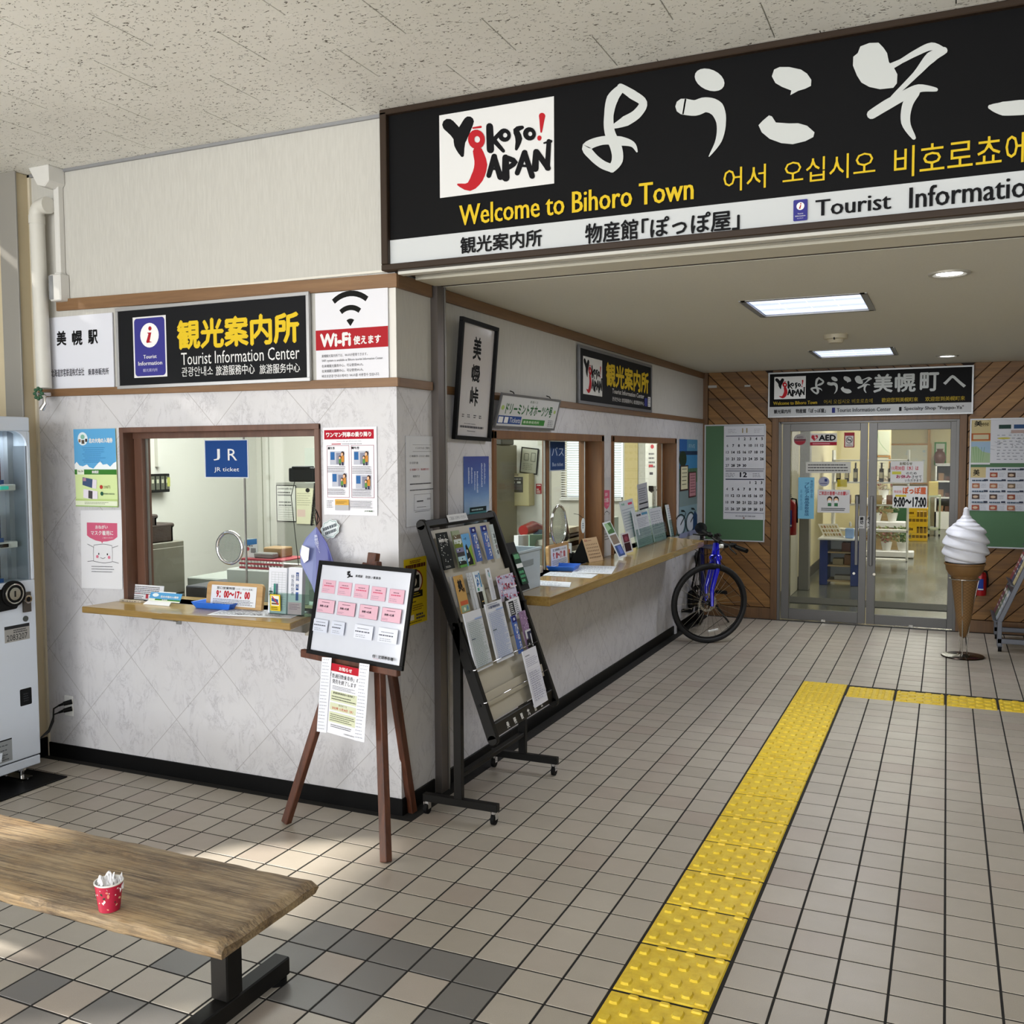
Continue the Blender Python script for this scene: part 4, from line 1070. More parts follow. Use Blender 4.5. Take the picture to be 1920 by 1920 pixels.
# things on the shelf
def pyz(x, y): return PZ(x, y, ZC)
def stand(name, label, cat, x0, y0, x1, y1, ybase, col, th=.003, group=None, lean=0, mat=None):
    f_ = FW(x0, y0, x1, y1, 'Y%f' % ybase)
    h = f_.h
    z0 = max(f_.O.z + f_.D.z, ZC + .0005) if abs(f_.O.z + f_.D.z - ZC) < .04 else f_.O.z + f_.D.z
    z1 = f_.O.z
    return sheet(name, label, cat, Flat((f_.O.x, ybase + lean * (z1 - z0), z1), f_.U, (0, -lean * (z1 - z0), z0 - z1)), col, th, group, mat)
o, ik = stand('notice_card', 'small white notice card with black and red writing in the front window, far left', 'card', 237, 1095, 306, 1132, WY + .03, '#dcdde3', lean=.15)
ik.L(.07, .08, .95, .66, 5, '#2f2f36', .4, .06, .12, .15); ik.L(.1, .72, .5, .95, 2, '#3a3a40', .4, .08); ik.r(.53, .62, .6, .9, '#b04450'); ik.L(.12, .56, .4, .62, 1, '#a03038', .5)
ik.build('print', o)
o, ik = stand('wooden_name_block', 'low pale block with black characters at the left end of the front counter', 'block', 230, 1123, 270, 1133, WY - .035, '#b9ac9c', .02, mat=P('pale_block', '#b5a999', .6))
ik.L(.1, .2, .9, .8, 1, '#2a2420', .5, .12, 1.2, .05); ik.build('print', o)
o, ik = stand('tent_card', 'blue and green folded tent card lying by the block on the front counter', 'card', 278, 1111, 337, 1131, WY - .06, '#5b9fd2', .002, lean=.5)
ik.r(0, .72, 1, .87, '#3f7c35'); ik.r(0, .87, 1, 1, '#e8eddd'); ik.t('北の大地の入場券', .35, .32, .92, .55, W_, .04); ik.e(.18, .3, .1, .2, '#dfeaf0'); ik.t('美幌駅', .42, .74, .6, .85, W_, .02); ik.r(0, .70, .2, .9, '#e8eddd')
ik.build('print', o)
pa, pb = PZ(268, 1133, ZC), PZ(341, 1132, ZC)
B().prism(PAPER, [(pa.x, pa.y, ZC + .001), (pb.x, pa.y, ZC + .001), (pb.x - .02, pa.y + .07, ZC + .055), (pa.x + .04, pa.y + .07, ZC + .055)], (0, .002, -.0005)).build('back_fold', o)
def hours(x0, y0, x1, y1, flat, label, thick=.02, grp='framed opening hours signs'):
    wf = WOOD('pale_sign_wood', '#9c7444', '#b08a58', '#bd9a69', 'x', .45, 1.3)
    t = emp('opening_hours_sign', label, 'sign', flat.pt(.5, 1, -thick / 2), grp)
    W2, H2 = flat.w, flat.h; b_ = B(); r = .02; ps = [(0, 1), (0, r / H2)]
    for i in range(5): a = PI / 2 * i / 4; ps.append((r / W2 * (1 - math.cos(a)), r / H2 * (1 - math.sin(a))))
    ps += [(1 - p[0], p[1]) for p in reversed(ps)]
    b_.prism(wf, [flat.pt(a, c_, -thick) for a, c_ in ps], flat.N * thick)
    b_.build('panel', t, bev=.002)
    s_, ik_ = sheet('insert', '', '', flat.sub(.09, .13, .90, .9, .001), '#dcdde2', .001, parent=t)
    ik_.t('窓口営業時間', .12, .07, .52, .2, K_, .02); ik_.t('（土日・祝日も営業）', .54, .09, .92, .19, '#3a3a40', .0)
    ik_.t('9：00～17：00', .12, .27, .86, .6, '#b0242c', .05); ik_.L(.05, .66, .95, .95, 4, '#4a4a52', .35, .06, .12, .1)
    ik_.build('lettering', t)
    return t
_a, _b = PY(384, 1090, WY - .03), PY(488, 1090, WY - .03)
hb = Flat((_a.x, WY - .01, _a.z), (_b.x - _a.x, 0, 0), (0, -.02, ZC + .001 - _a.z))
hours(0, 0, 0, 0, hb, 'opening hours sign in pale wooden frame in the front ticket window')
def tray(c, lx, ly, label, rot=0):
    m = P('blue_tray_plastic', '#2f6fd8', .35, 0, .03)
    t = emp('coin_tray', label, 'tray', c, 'blue coin trays')
    b_ = B(); R_ = Matrix.Rotation(rot, 3, 'Z')
    def q(x, y, z): return V(c) + R_ @ V((x, y, z))
    ring = []
    for s, z in ((.82, 0.0), (1.0, .030), (.96, .030), (.80, .004)):
        ring.append([q(sx * lx / 2 * s, sy * ly / 2 * s, z) for sx, sy in ((-1, -1), (1, -1), (1, 1), (-1, 1))])
    vs = [p for r_ in ring for p in r_]; fs = [(3, 2, 1, 0), (12, 13, 14, 15)]
    for k in range(3): fs += [(4 * k + i, 4 * k + (i + 1) % 4, 4 * k + 4 + (i + 1) % 4, 4 * k + 4 + i) for i in range(4)]
    b_.add(m, vs, fs); b_.build('dish', t, bev=.002)
    st_ = B()
    for i in range(6): st_.obb(m, q(0, (-.3 + .12 * i) * ly, .006), R_ @ V((lx * .34, 0, 0)), R_ @ V((0, .002, 0)), V((0, 0, .002)))
    st_.build('ridges', t)
    return t
tray(PZ(412, 1139, ZC), .235, .13, 'shallow blue coin tray on the front ticket counter')
pf = Flat(PZ(393, 1150, ZC + .001), PZ(560, 1143, ZC + .001) - PZ(415, 1139, ZC + .001), V((-.0, -.12, 0)))
pq = [PZ(x, y, ZC + .001) for x, y in ((425, 1141), (577, 1147), (522, 1167), (388, 1153))]
o, ik = sheet('counter_sheet', 'large printed white sheet lying on the front ticket counter', 'paper', Flat(pq[0], pq[1] - pq[0], pq[3] - pq[0]), '#dcdce2', .001)
ik.grid(.03, .06, .97, .92, 6, 9, '#9a9aa4', .0012); ik.L(.05, .08, .95, .9, 9, '#77777f', .35, .07, .4, .2); ik.t('100～200', .3, .7, .6, .85, '#44444c'); ik.build('print', o)
# acrylic leaflet holder
yh = WY - .075
t = emp('leaflet_holder', 'clear leaflet holder full of white leaflets at the right of the front ticket window', 'leaflet holder', (PY(540, 1140, yh).x, yh, ZC))
xa_, xb_, xm_ = PY(505, 1100, yh).x, PY(580, 1100, yh).x, PY(541, 1100, yh).x
B().box(ACRYL, (xa_, yh - .004, ZC), (xb_, yh - .002, ZC + .10)).box(ACRYL, (xa_, yh, ZC), (xa_ + .002, yh + .06, ZC + .12)).box(ACRYL, (xb_ - .002, yh, ZC), (xb_, yh + .06, ZC + .12)).box(ACRYL, (xa_, yh + .06, ZC), (xb_, yh + .062, ZC + .2)).box(ACRYL, (xa_, yh, ZC), (xb_, yh + .06, ZC + .002)).build('case', t)
def leaf_(lbl, x0, y0, x1, y1, yy, th, col='#d9dae2'):
    f_ = FW(x0, y0, x1, y1, 'Y%f' % yy); z1 = f_.O.z
    return sheet('leaflet', lbl, 'leaflet', Flat((f_.O.x, yy + .015, z1), f_.U, (0, -.015, ZC + .003 - z1)), col, th)
o, ik = leaf_('white leaflet with timetable grid in the clear holder, left pocket', 506, 1064, 541, 1144, yh + .025, .02)
ik.grid(.15, .1, .95, .85, 4, 14, '#9aa2a6', .001); ik.r(.3, .35, .42, .8, '#3b7f74'); ik.r(.45, .35, .52, .8, '#44526a'); ik.L(.05, .5, .3, .62, 2, '#3a4a44', .6); ik.build('print', o)
o, ik = leaf_('white leaflet with navy stripe and pink foot in the clear holder, right pocket', 544, 1064, 571, 1143, yh + .03, .024)
ik.r(.55, .1, .75, .28, '#27457f'); ik.r(.55, .34, .75, .48, '#27457f'); ik.r(.55, .52, .75, .7, '#4a62a0'); ik.tv('全国版時刻', .58, .12, .72, .45, W_, .0); ik.tv('特急時刻表', .2, .15, .42, .6, '#3a4a6a', .0); ik.r(0, .74, 1, 1, '#e6bcc8'); ik.L(.1, .77, .9, .9, 4, '#a0708a', .4, .1); ik.build('print', o)
o, ik = sheet('warning_card', 'small yellow-edged warning card with struck-out picture on the clear leaflet holder', 'card', FW(506.5, 1114, 526, 1146, 'Y%f' % (yh - .006)), '#d6b92c', .001)
ik.r(.12, .08, .88, .68, '#e3e0d6'); ik.poly([(.15, .2), (.8, .3), (.8, .5), (.15, .42)], '#33507f'); ik.r(.15, .5, .85, .62, '#6a5648'); ik.poly([(.15, .12), (.25, .1), (.85, .6), (.78, .64)], '#b53030'); ik.L(.1, .74, .9, .95, 2, '#4a3c10', .5, .12); ik.build('print', o)
# hanging blue brochure bundle and the cloud-shaped tag on the window's right jamb
yb_ = WY - .07
t = emp('hanging_calendar', 'purple-blue folded brochure hanging from a cord at the right edge of the front ticket window', 'brochure', PY(596, 1110, yb_))
def pol(b_, m, pts, th=.003):
    b_.prism(m, [V(p) for p in pts], (0, th, 0))
A_ = [PY(x, y, yb_ - d) for x, y, d in ((593, 988, 0), (574, 1008, .02), (562, 1032, .04), (564, 1057, .045), (584, 1096, .05), (592, 1118, .05), (597, 1057, .0))]
b_ = B(); pol(b_, P('bluish_brochure_back', '#6e78ae', .35), A_); b_.build('left_page', t)
b_ = B(); pol(b_, P('purple_blue_brochure', '#484c94', .3), [PY(x, y, yb_ - d) for x, y, d in ((593, 988, 0.001), (597, 1057, .0), (592, 1118, .05), (622, 1110, .03), (626, 1056, .0), (613, 1019, -.0))]); b_.build('right_page', t)
b_ = B(); pol(b_, PAPER, [PY(x, y, yb_ - .055) for x, y in ((566, 1022), (580, 1028), (578, 1050), (570, 1056), (563, 1040))], .001); b_.build('white_label', t)
b_ = B()
kz = [tuple(PY(x, y, yb_ - .01)) for x, y in ((594, 985), (596, 968), (592, 955))]
b_.tube(BLK, kz, .002, 6).tube(BLK, [tuple(PY(x, y, yb_ - .01)) for x, y in ((593, 985), (600, 975), (594, 958), (590, 966), (594, 985))], .0018, 6); b_.build('cord', t)
lt = FQ((0, yb_ - .012, 0), n_, (586, 1003), (596, 1000), (592, 1050), (603, 1050)); ik = Ink(lt, .002)
ik.tv('美幌国定公園', .3, .0, .9, .8, '#d8dcf0', .0); ik.build('lettering', t)
ctg = FQ((0, WY - .02, 0), n_, (598, 981), (633, 968), (605, 1017), (641, 1003))
ps = [(.5 + (.47 + .03 * math.cos(9 * a_)) * math.cos(a_), .5 + (.47 + .03 * math.cos(9 * a_)) * math.sin(a_)) for a_ in [2 * PI * i / 54 for i in range(54)]]
b_ = B().prism(P('white_card_tag', '#d5dcdf', .6), [ctg.pt(a, c_, 0) for a, c_ in ps], ctg.N * .002)
o = tag(b_.build('cloud_tag'), 'small cloud-edged white tag with handwriting right of the front ticket window', 'tag')
ik = Ink(ctg, .002)
for i in range(54):
    if i % 6 < 5: pass
ik.st([[(.5 + k_ * (.42 + .03 * math.cos(9 * a_)) * math.cos(a_), .5 + k_ * (.42 + .03 * math.cos(9 * a_)) * math.sin(a_)) for a_, k_ in ((2 * PI * i / 54, 1), (2 * PI * (i + 1) / 54, 1), (2 * PI * (i + 1) / 54, .95), (2 * PI * i / 54, .95))] for i in range(54)], '#5d8f86')
ik.L(.14, .3, .88, .5, 1, '#39424c', .8, .09, .35, .05); ik.L(.22, .55, .8, .74, 1, '#39424c', .8, .09, .35, .05); ik.build('lettering', o)
# wall socket with two plugs and cables
f_ = FW(122, 1303, 139, 1343, 'F')
t = emp('wall_socket', 'white double wall socket with two black plugs near the floor', 'socket', f_.pt(.5, 1, 0))
B().box(WHT, tuple(f_.pt(0, 0, 0)), tuple(f_.pt(1, 1, .007))).build('plate', t, bev=.003)
pk = []
for yy in (1317, 1330):
    p_ = PY(128, yy, WY - .02)
    B().cyl(BLK, (p_.x + .012, WY - .007, p_.z + .002), (p_.x - .012, WY - .04, p_.z - .004), .013, .011, 10).cyl(BLK, (p_.x - .012, WY - .04, p_.z - .004), (p_.x - .03, WY - .055, p_.z - .012), .008, .005, 8).build('plug', t, smooth=40)
    e = PY(77, 1383, WY - .30)
    m_ = PY(100, 1345 + (yy - 1317) * .6, WY - .12)
    B().tube(BLK, [(p_.x - .03, WY - .055, p_.z - .012), tuple((V((p_.x - .03, WY - .055, p_.z - .012)) * .6 + m_ * .4) + V((-.02, 0, .006))), tuple(m_), tuple((m_ + e) / 2 + V((.01, 0, -.012))), tuple(e)], .0042, 8).build('cable', t, smooth=60)
# ================================================================== EASEL WITH FRAMED TICKET BOARD
tE, nE = V((.9622, -.2724, 0)), V((.2724, .9622, 0))     # along the easel front, and backwards
eL, eR, eB = PZ(528, 1545), PZ(718, 1620), V((-1.545, -3.20, 0))
eM = (eL + eR) / 2; UPV = (V((0, 0, 1)) + nE * .20)
def EP(s, h, k=0): return eM + tE * s + UPV * h - nE * k     # point on the easel plane
t = emp('wooden_easel', 'reddish brown wooden tripod easel standing before the corner of the white wall', 'easel', eM)
nrm = tE.cross(UPV).normalized()
def eb(name, p, q, w, h, mat=EASELW): return B().bar(mat, p, q, w, h, nE).build(name, t, bev=.003)
top = EP(.01, 1.165, 0)
eb('leg', EP(-.315, .0, -.02) , EP(-.02, 1.12, -.02), .038, .030)
eb('leg', EP(.315, 0, -.02), EP(.03, 1.13, -.02), .038, .034)
eb('leg', eB, EP(.0, 1.12, -.05), .034, .034)
eb('head_block', EP(.0, 1.04, -.03), EP(.0, 1.165, -.03), .05, .03)
eb('ledge', EP(-.315, .722, .02), EP(.288, .722, .02), .034, .026)
B().cyl(STEEL, EP(-.02, 1.11, .0), EP(-.02, 1.11, -.07), .004).build('bolt', t)
nt = nrm if nrm.dot(CAMPOS - eM) > 0 else -nrm
P0 = EP(0, .76, .025)
bf = FQ(P0, nt, (606, 1059), (774, 1079), (583, 1221), (752, 1249))
o, ik = sheet('framed_ticket_board', 'black framed board of pink ticket samples standing on the easel', 'notice board', bf, '#c9ccd6', .004, mat=P('glazed_paper', '#c9ccd6', .12), frame=BLK, fw=.018, fth=.012)
ik.t('美幌駅　取扱い乗車券', .40, .075, .68, .105, K_, .02); ik.st(rib([(.30, .06), (.33, .05), (.31, .08), (.34, .095), (.31, .12)], [.012, .02, .018, .02, .012], 4), K_); ik.st(rib([(.34, .07), (.33, .1), (.37, .1)], [.012, .012, .018], 4), K_)
pinks = [(x, y) for x, y in ((.035, .17), (.225, .175), (.415, .18), (.605, .185), (.80, .19))]
for i, (a, b_) in enumerate(pinks):
    ik.r(a, b_, a + .155, b_ + .155, '#d0a6b6'); ik.L(a + .04, b_ + .03, a + .12, b_ + .05, 1, '#7a5a68', .5, .2); ik.L(a + .02, b_ + .055, a + .145, b_ + .08, 1, '#c04a66', .5, .1); ik.L(a + .01, b_ + .1, a + .1, b_ + .14, 2, '#a08a98', .3, .2); ik.o(a, b_, a + .155, b_ + .155, '#b497a8', .0008)
for i, a in enumerate((.02, .26, .51, .755)):
    ik.r(a, .40, a + .2, .555, '#d1a9b8'); ik.o(a, .40, a + .2, .555, '#6e5a66', .001); ik.L(a + .05, .425, a + .15, .44, 1, '#7a5a68', .5, .1); ik.t('美幌→札幌', a + .03, .465, a + .13, .49, '#4a3c46', .02); ik.L(a + .01, .515, a + .08, .54, 2, '#8a7484', .3, .2)
for i, (a, w_) in enumerate(((.01, .17), (.225, .15), (.49, .2), (.75, .2))):
    ik.r(a, .635 - .004 * i, a + w_, .78, '#c6cbd9' if i < 2 else '#d3d6e1'); ik.L(a + .03, .66, a + w_ - .03, .675, 1, '#6a6e7c', .5, .1); ik.L(a + .01, .69, a + w_ - .02, .715, 1, '#4a4c58', .5, .12); ik.L(a + .02, .73, a + w_ - .04, .77, 2, '#8a8e9c', .3, .2)
ik.t('他　定期券各種', .72, .925, .94, .96, K_, .02); ik.r(.73, .967, .79, .969, '#c04a50')
ik.build('print', o)
nf = FQ(P0 + nt * .03, nt, (622, 1243), (676, 1252), (612, 1370), (667, 1388))
o, ik = sheet('notice_paper', 'white notice with red heading hanging below the framed board on the easel', 'notice', nf, '#dddee5', .0012)
ik.r(0, .0, 1, .11, '#b01f2e'); ik.t('お知らせ', .28, .03, .72, .085, W_, .03); ik.t('「普通回数乗車券」の', .01, .14, .98, .205, K_, .014); ik.t('発売を終了します', .08, .22, .9, .285, K_, .014)
ik.L(.1, .31, .95, .37, 3, '#77777f', .4, .05); ik.rr(.06, .39, .97, .535, '#c9cdb0', .004); ik.t('普通回数乗車券の発売終了', .14, .40, .88, .43, '#3a3c30', .02); ik.L(.1, .45, .94, .52, 2, '#4a4c40', .4, .04)
ik.rr(.06, .56, .97, .665, '#c9cdb0', .004); ik.t('発売終了日', .36, .565, .64, .595, '#3a3c30', .0); ik.t('2022年 11月30日（水）', .14, .61, .86, .65, '#b04030', .02); ik.rr(.06, .69, .97, .835, '#c9cdb0', .004); ik.L(.1, .71, .94, .82, 4, '#4a4c40', .4, .04); ik.L(.14, .86, .85, .91, 2, '#6a6a70', .4, .05); ik.t('北海道旅客鉄道株式会社', .6, .95, .99, .97, '#55555c', .0)
ik.build('print', o)
for lbl, c4 in (('long white strip of ticket slips hanging left of the red-headed notice', ((604, 1232), (622, 1234), (594, 1372), (612, 1374))), ('long white strip of ticket slips hanging right of the red-headed notice', ((674, 1243), (693, 1246), (664, 1388), (683, 1392)))):
    sf = FQ(P0 + nt * .034, nt, *c4)
    o, ik = sheet('ticket_strip', lbl, 'ticket strip', sf, '#dcdee6', .0006, 'ticket strips hanging from the easel')
    for i in range(22): ik.L(.12, .02 + i * .044, .9, .04 + i * .044, 1, '#8d909c', .4, .12, .8)
    ik.build('print', o)

# ================================================================== BROCHURE RACK ON WHEELS
ry0, ry1 = -3.19, -2.50
RT, RB = V((-1.485, ry0, 1.272)), V((-1.150, ry0, .368))
rD = RB - RT; rU = V((0, ry1 - ry0, 0)); rf = Flat(RT, rU, rD)
BEI = P('beige_rack_panel', '#b9b3a4', .5, .1, .03)
t = emp('brochure_rack', 'black wheeled brochure rack with beige back leaning beside the side wall', 'brochure rack', (-1.33, (ry0 + ry1) / 2, 0))
rn = rf.N
def rp(a, b_, k=0): return rf.pt(a, b_, k)
b_ = B(); b_.prism(BEI, [rp(.03, .03, -.012), rp(.97, .03, -.012), rp(.97, .93, -.012), rp(.03, .93, -.012)], rn * .004); b_.build('back_panel', t)
for a in (0, 1):
    c0, c1 = rp(a, .0, 0), rp(a, 1.0, 0)
    b_ = B(); b_.bar(BLKM, c0, c1, .028, .05, rn); b_.cyl(BLKM, c0 - V((0, .014, 0)), c0 + V((0, .014, 0)), .025, n=12); b_.cyl(BLKM, c1 - V((0, .014, 0)), c1 + V((0, .014, 0)), .025, n=12); b_.build('side_rail', t, bev=.004)
B().bar(BLKM, rp(0, .0, 0), rp(1, .0, 0), .03, .045, rn).build('top_rail', t, bev=.003)
B().bar(BLKM, rp(0, .965, .0), rp(1, .965, .0), .02, .065, (0, 0, 1)).build('bottom_rail', t, bev=.003)
TIERS = (.285, .545, .80, .925)
bd = B()
for k_, tb in enumerate(TIERS[:3]):
    bd.prism(BEI, [rp(.03, tb, .012), rp(.97, tb, .012), rp(.97, tb + .07 if k_ == 0 else tb + .06, .006), rp(.03, tb + .06, .006)], -rn * .004)
    bd.prism(BEI, [rp(.03, tb + .01, -.008), rp(.97, tb + .01, -.008), rp(.97, tb + .002, .012), rp(.03, tb + .002, .012)], rD.normalized() * .003)
bd.build('tier', t)
wr = B()
for a0, t0, t1 in ((-.02, .685, .70), (-.02, .835, .84)):
    wr.tube(CHROME, [rp(-.02, t0, .02), rp(-.02, t0, .03), rp(.97, t0 - .0, .03), rp(.99, t0, .02)], .0025, 6)
wr.build('wire', t, smooth=60)
kn = B()
for a in (-.025, 1.02):
    for t0 in (.48, .585, .685, .84): kn.cyl(BLK, rp(a, t0, -.004), rp(a + (.03 if a < 0 else -.03), t0, -.004), .008, n=8)
kn.build('knob', t)
ik = Ink(Flat(rp(0, .945, .012), rU, rD * .045), .0)
for i, ch in enumerate('美幌観光協会'): ik.t(ch, .19 + .11 * i, .1, .225 + .11 * i, .95, '#d8d8d8', .02)
ik.build('lettering', t)
ik = Ink(Flat(rp(.28, -.025, .026), rU * .28, rD * .035), 0); ik.r(0, 0, 1, 1, '#d6d8dc'); ik.t('ご自由にお持ちください', .08, .25, .92, .75, '#70727a', .0); ik.build('top_label', t)
for yy in (ry0 - .0, ry1 + .0):
    lab = .0
    B().bar(BLKM, (-1.317, yy, .09), (-1.317, yy, .86), .028, .038, (1, 0, 0)).build('post', t, bev=.002)
    B().bar(BLKM, (-1.49, yy, .075), (-1.13, yy, .075), .03, .034, (0, 0, 1)).build('foot_beam', t, bev=.002)
    for xx in (-1.475, -1.15):
        cs = B(); cs.cyl(RUBBER, (xx - .008, yy, .024), (xx + .008, yy, .024), .024, n=16); cs.build('caster_wheel', t, smooth=40)
        cs = B(); cs.box(CHROME, (xx - .012, yy - .012, .024), (xx - .009, yy + .014, .055)).box(CHROME, (xx + .009, yy - .012, .024), (xx + .012, yy + .014, .055)).cyl(CHROME, (xx, yy, .048), (xx, yy, .062), .014, n=12); cs.build('caster', t)
B().bar(BLKM, (-1.317, ry0, .19), (-1.317, ry1, .19), .03, .02, (0, 0, 1)).build('cross_bar', t, bev=.002)
b_ = B(); b_.prism(BLK, [rp(1.03, .16, .02), rp(1.03, .42, .02), rp(1.03, .42, -.06), rp(1.03, .2, -.06)], V((0, .10, 0))); b_.build('side_pocket', t, bev=.002)
zA = lambda x, y: (800 + x * .10417, 960 + y * .10417)
zB = lambda x, y: (900 + x * .10417, 1120 + y * .10417)
zC = lambda x, y: (780 + x * .323, 940 + y * .323)
def bro(lbl, a, c, k=.012, col='#d9dae0', th=.006, dx=0):
    p = rf.off(k); s1 = p.st(*c); q = Flat(p.pt(*s1), (0, 1, 0), V((.225, 0, -.905)))      # stands steeper than the panel
    s0 = q.st(*a)
    return sheet('brochure', lbl, 'brochure', q.sub(s0[0], s0[1], 0, 0), col, th, None)
def corners(a, c): return a, c
# the panel's own edges run down-right in the picture, so each brochure is given by its top left and bottom right
o, ik = bro('black brochure with white speckles, top left of the rack', zA(150, 390), zA(492, 1010), col='#1d201f')
ik.t('美幌雪の旅', .08, .17, .8, .26, W_, .03)
for _ in range(34): ik.e(random.uniform(.05, .92), random.uniform(.05, .85), random.uniform(.01, .05), random.uniform(.006, .022), '#d9dbd9', 8)
ik.L(.1, .9, .7, .96, 2, '#c9cbc9', .4, .08); ik.build('print', o)
o, ik = bro('brochure of four stacked landscape photos, second in the top row of the rack', zA(425, 350), zA(708, 985), .010, '#6f7a5c')
for i, (c1, c2) in enumerate((('#9aa58a', '#6a5d48'), ('#c9d2cf', '#6d7c2f'), ('#8583a8', '#3d3c40'), ('#a9c9d6', '#23241f'))):
    ik.r(0, i * .235, 1, i * .235 + .13, c1); ik.r(0, i * .235 + .12, 1, i * .235 + .235, c2)
    for _ in range(5): ik.e(random.uniform(.1, .9), i * .235 + random.uniform(.05, .2), .08, .02, random.choice(('#e5e8e4', c2, c1)), 8)
ik.r(0, .93, 1, 1, '#5d9a4e'); ik.build('print', o)
o, ik = bro('sky blue brochure with black shape and green field, top row of the rack', zA(612, 405), zA(858, 945), .018, '#6aa7dc')
ik.t('ーク', .1, .12, .45, .2, K_, .05); ik.poly([(0, .62), (.4, .5), (1, .35), (1, 1), (0, 1)], '#86a83e'); ik.poly([(.1, .38), (.3, .32), (.55, .55), (.8, .85), (.75, .98), (.1, .98), (-.0, .8)], '#1b1d1f'); ik.e(.22, .55, .09, .06, '#d9dbd9', 12); ik.poly([(.05, .8), (.4, .76), (.25, .86), (0, .88)], '#dcdedc'); ik.build('print', o)
def hihoro(lbl, a, c, k):
    o, ik = bro(lbl, a, c, k, '#4d68ad'); ik.r(0, 0, 1, .17, '#25286e'); ik.e(.5, .09, .22, .035, '#d5d8e6'); ik.r(.12, .085, .88, .095, '#25286e')
    ik.t('ひ', .3, .22, .9, .48, W_, .02); ik.t('ほ', .45, .5, .85, .64, W_, .02); ik.t('ろ', .45, .70, .85, .9, W_, .02); ik.L(.1, .5, .3, .6, 2, '#c9828f', .5, .3); ik.build('print', o)
hihoro('blue brochure with white brush letters, left of the pair in the top rack row', zA(760, 285), zA(990, 880), .014)
hihoro('blue brochure with white brush letters, right of the pair in the top rack row', zA(955, 255), zA(1185, 845), .014)
o, ik = bro('pale grey brochure with small photos at the top right end of the rack', zA(1110, 232), zA(1310, 830), .012, '#b4bdbf')
for i in range(4): ik.r(.45, .28 + .16 * i, .85, .40 + .16 * i, ('#5b6668', '#6e7a74', '#7a6f72', '#4f5558')[i])
ik.L(.1, .2, .35, .9, 8, '#dfe4e6', .4, .5); ik.build('print', o)
o, ik = bro('tan brochure with black brush character in the second row of the rack', zA(470, 1165), zA(768, 1790), .016, '#c09a5c')
ik.t('美', .2, .12, .72, .42, K_, .05); ik.e(.68, .2, .24, .16, '#9a7c44', hole=.93); ik.t('幌', .6, .35, .9, .46, '#4a3418', .03); ik.r(.05, .68, .95, .79, '#c2603c'); ik.r(.02, .80, .98, .98, '#94ad8e'); ik.e(.4, .9, .12, .05, '#e0e2c8'); ik.e(.75, .88, .1, .06, '#5f86a8'); ik.build('print', o)
for i in range(3):
    o, ik = bro('edge of one of the white leaflets behind the tan brochure in the rack', zA(385 + i * 28, 1172 - i * 3), zA(600 + i * 28, 1690), .004 + .003 * i, ('#b3b2b6', '#c4c3c6', '#a9a8ac')[i], .002)
    o['group'] = 'white leaflets behind the tan brochure'
o, ik = bro('white and blue town map brochure in the second row of the rack', zA(815, 1085), zA(1000, 1420), .020, '#d9e2ea')
ik.tv('MAP', .2, .15, .6, .75, '#2d66a8', .04); ik.r(.75, .1, .95, .8, '#3f86b8'); ik.r(.1, .8, .4, .95, '#4f9a86'); ik.build('print', o)
for i in range(2):
    o, ik = bro(('narrow white leaflet left of the town map in the rack', 'white leaflet peeping out directly behind the town map in the rack')[i], zA(700 + i * 55, 1105 - i * 8), zA(905 + i * 40, 1740), .008 + .004 * i, ('#c3c6cc', '#cfd2d8')[i], .003)
    ik.L(.1, .05, .5, .5, 5, '#9aa0ac', .4, .4); ik.build('print', o); o['group'] = 'white leaflets left of the town map'
o, ik = bro('dark brochure in the second row of the rack below the town map', zA(905, 1330), zA(1090, 1700), .010, '#24221f'); ik.r(.5, .0, 1, 1, '#c9cfc4'); ik.r(.05, .7, .5, .74, '#c9a35a'); ik.build('print', o)
o, ik = bro('tall white pamphlet with small figure and fine text in the second row of the rack', zA(1045, 1022), zA(1240, 1570), .016, '#d8dae2')
ik.e(.42, .1, .12, .05, '#3a3a28'); ik.e(.45, .2, .26, .08, '#9fc0cf'); ik.r(.4, .22, .6, .30, '#6fa58a')
for i in range(5): ik.L(.25 + i * .13, .36, .29 + i * .13, .95, 14, '#8a8da0', .6, .9, .1, .1)
ik.build('print', o)
o, ik = bro('brochure with red autumn leaves in the second row of the rack', zC(462, 440), zC(586, 555), .020, '#c9c4dc')
for _ in range(90):
    x, y = random.random(), random.random(); ik.e(x, y, random.uniform(.02, .06), random.uniform(.02, .05), random.choice(('#a5354a', '#8f2c40', '#b8546a', '#dfe0f0', '#7d88b8') if x > .35 or y < .25 else ('#dfe0f0', '#b9b4d0', '#8a90b8', '#b8546a')), 7)
ik.r(.55, .5, .95, .56, '#d8cfd8'); ik.poly([(0, 1), (.05, .85), (.12, .8), (.2, .92), (.3, 1)], '#2a2628'); ik.build('print', o)
def timet(lbl, a, c, k, title=None, hue='#8fa3a0'):
    o, ik = bro(lbl, a, c, k, '#d8dbe4'); ik.grid(.06, .16, .94, .96, 9, 26, hue, .0009)
    if title: ik.t(title, .1, .055, .78, .10, '#23315e', .03); ik.L(.06, .02, .7, .04, 1, '#6a7288', .5, .06)
    ik.L(.08, .17, .92, .95, 26, hue, .4, .06, .8); ik.r(.08, .45, .3, .47, '#5a6878'); ik.r(.5, .13, .94, .155, '#9fb2dc'); ik.build('print', o)
timet('wide white timetable sheet at the left of the third row of the rack', zC(268, 655), zC(441, 950), .016)
timet('white bus timetable sheet with bold heading in the third row of the rack', zC(392, 600), zC(563, 895), .020, 'バス運行時刻表 郊外線', '#93a6cf')
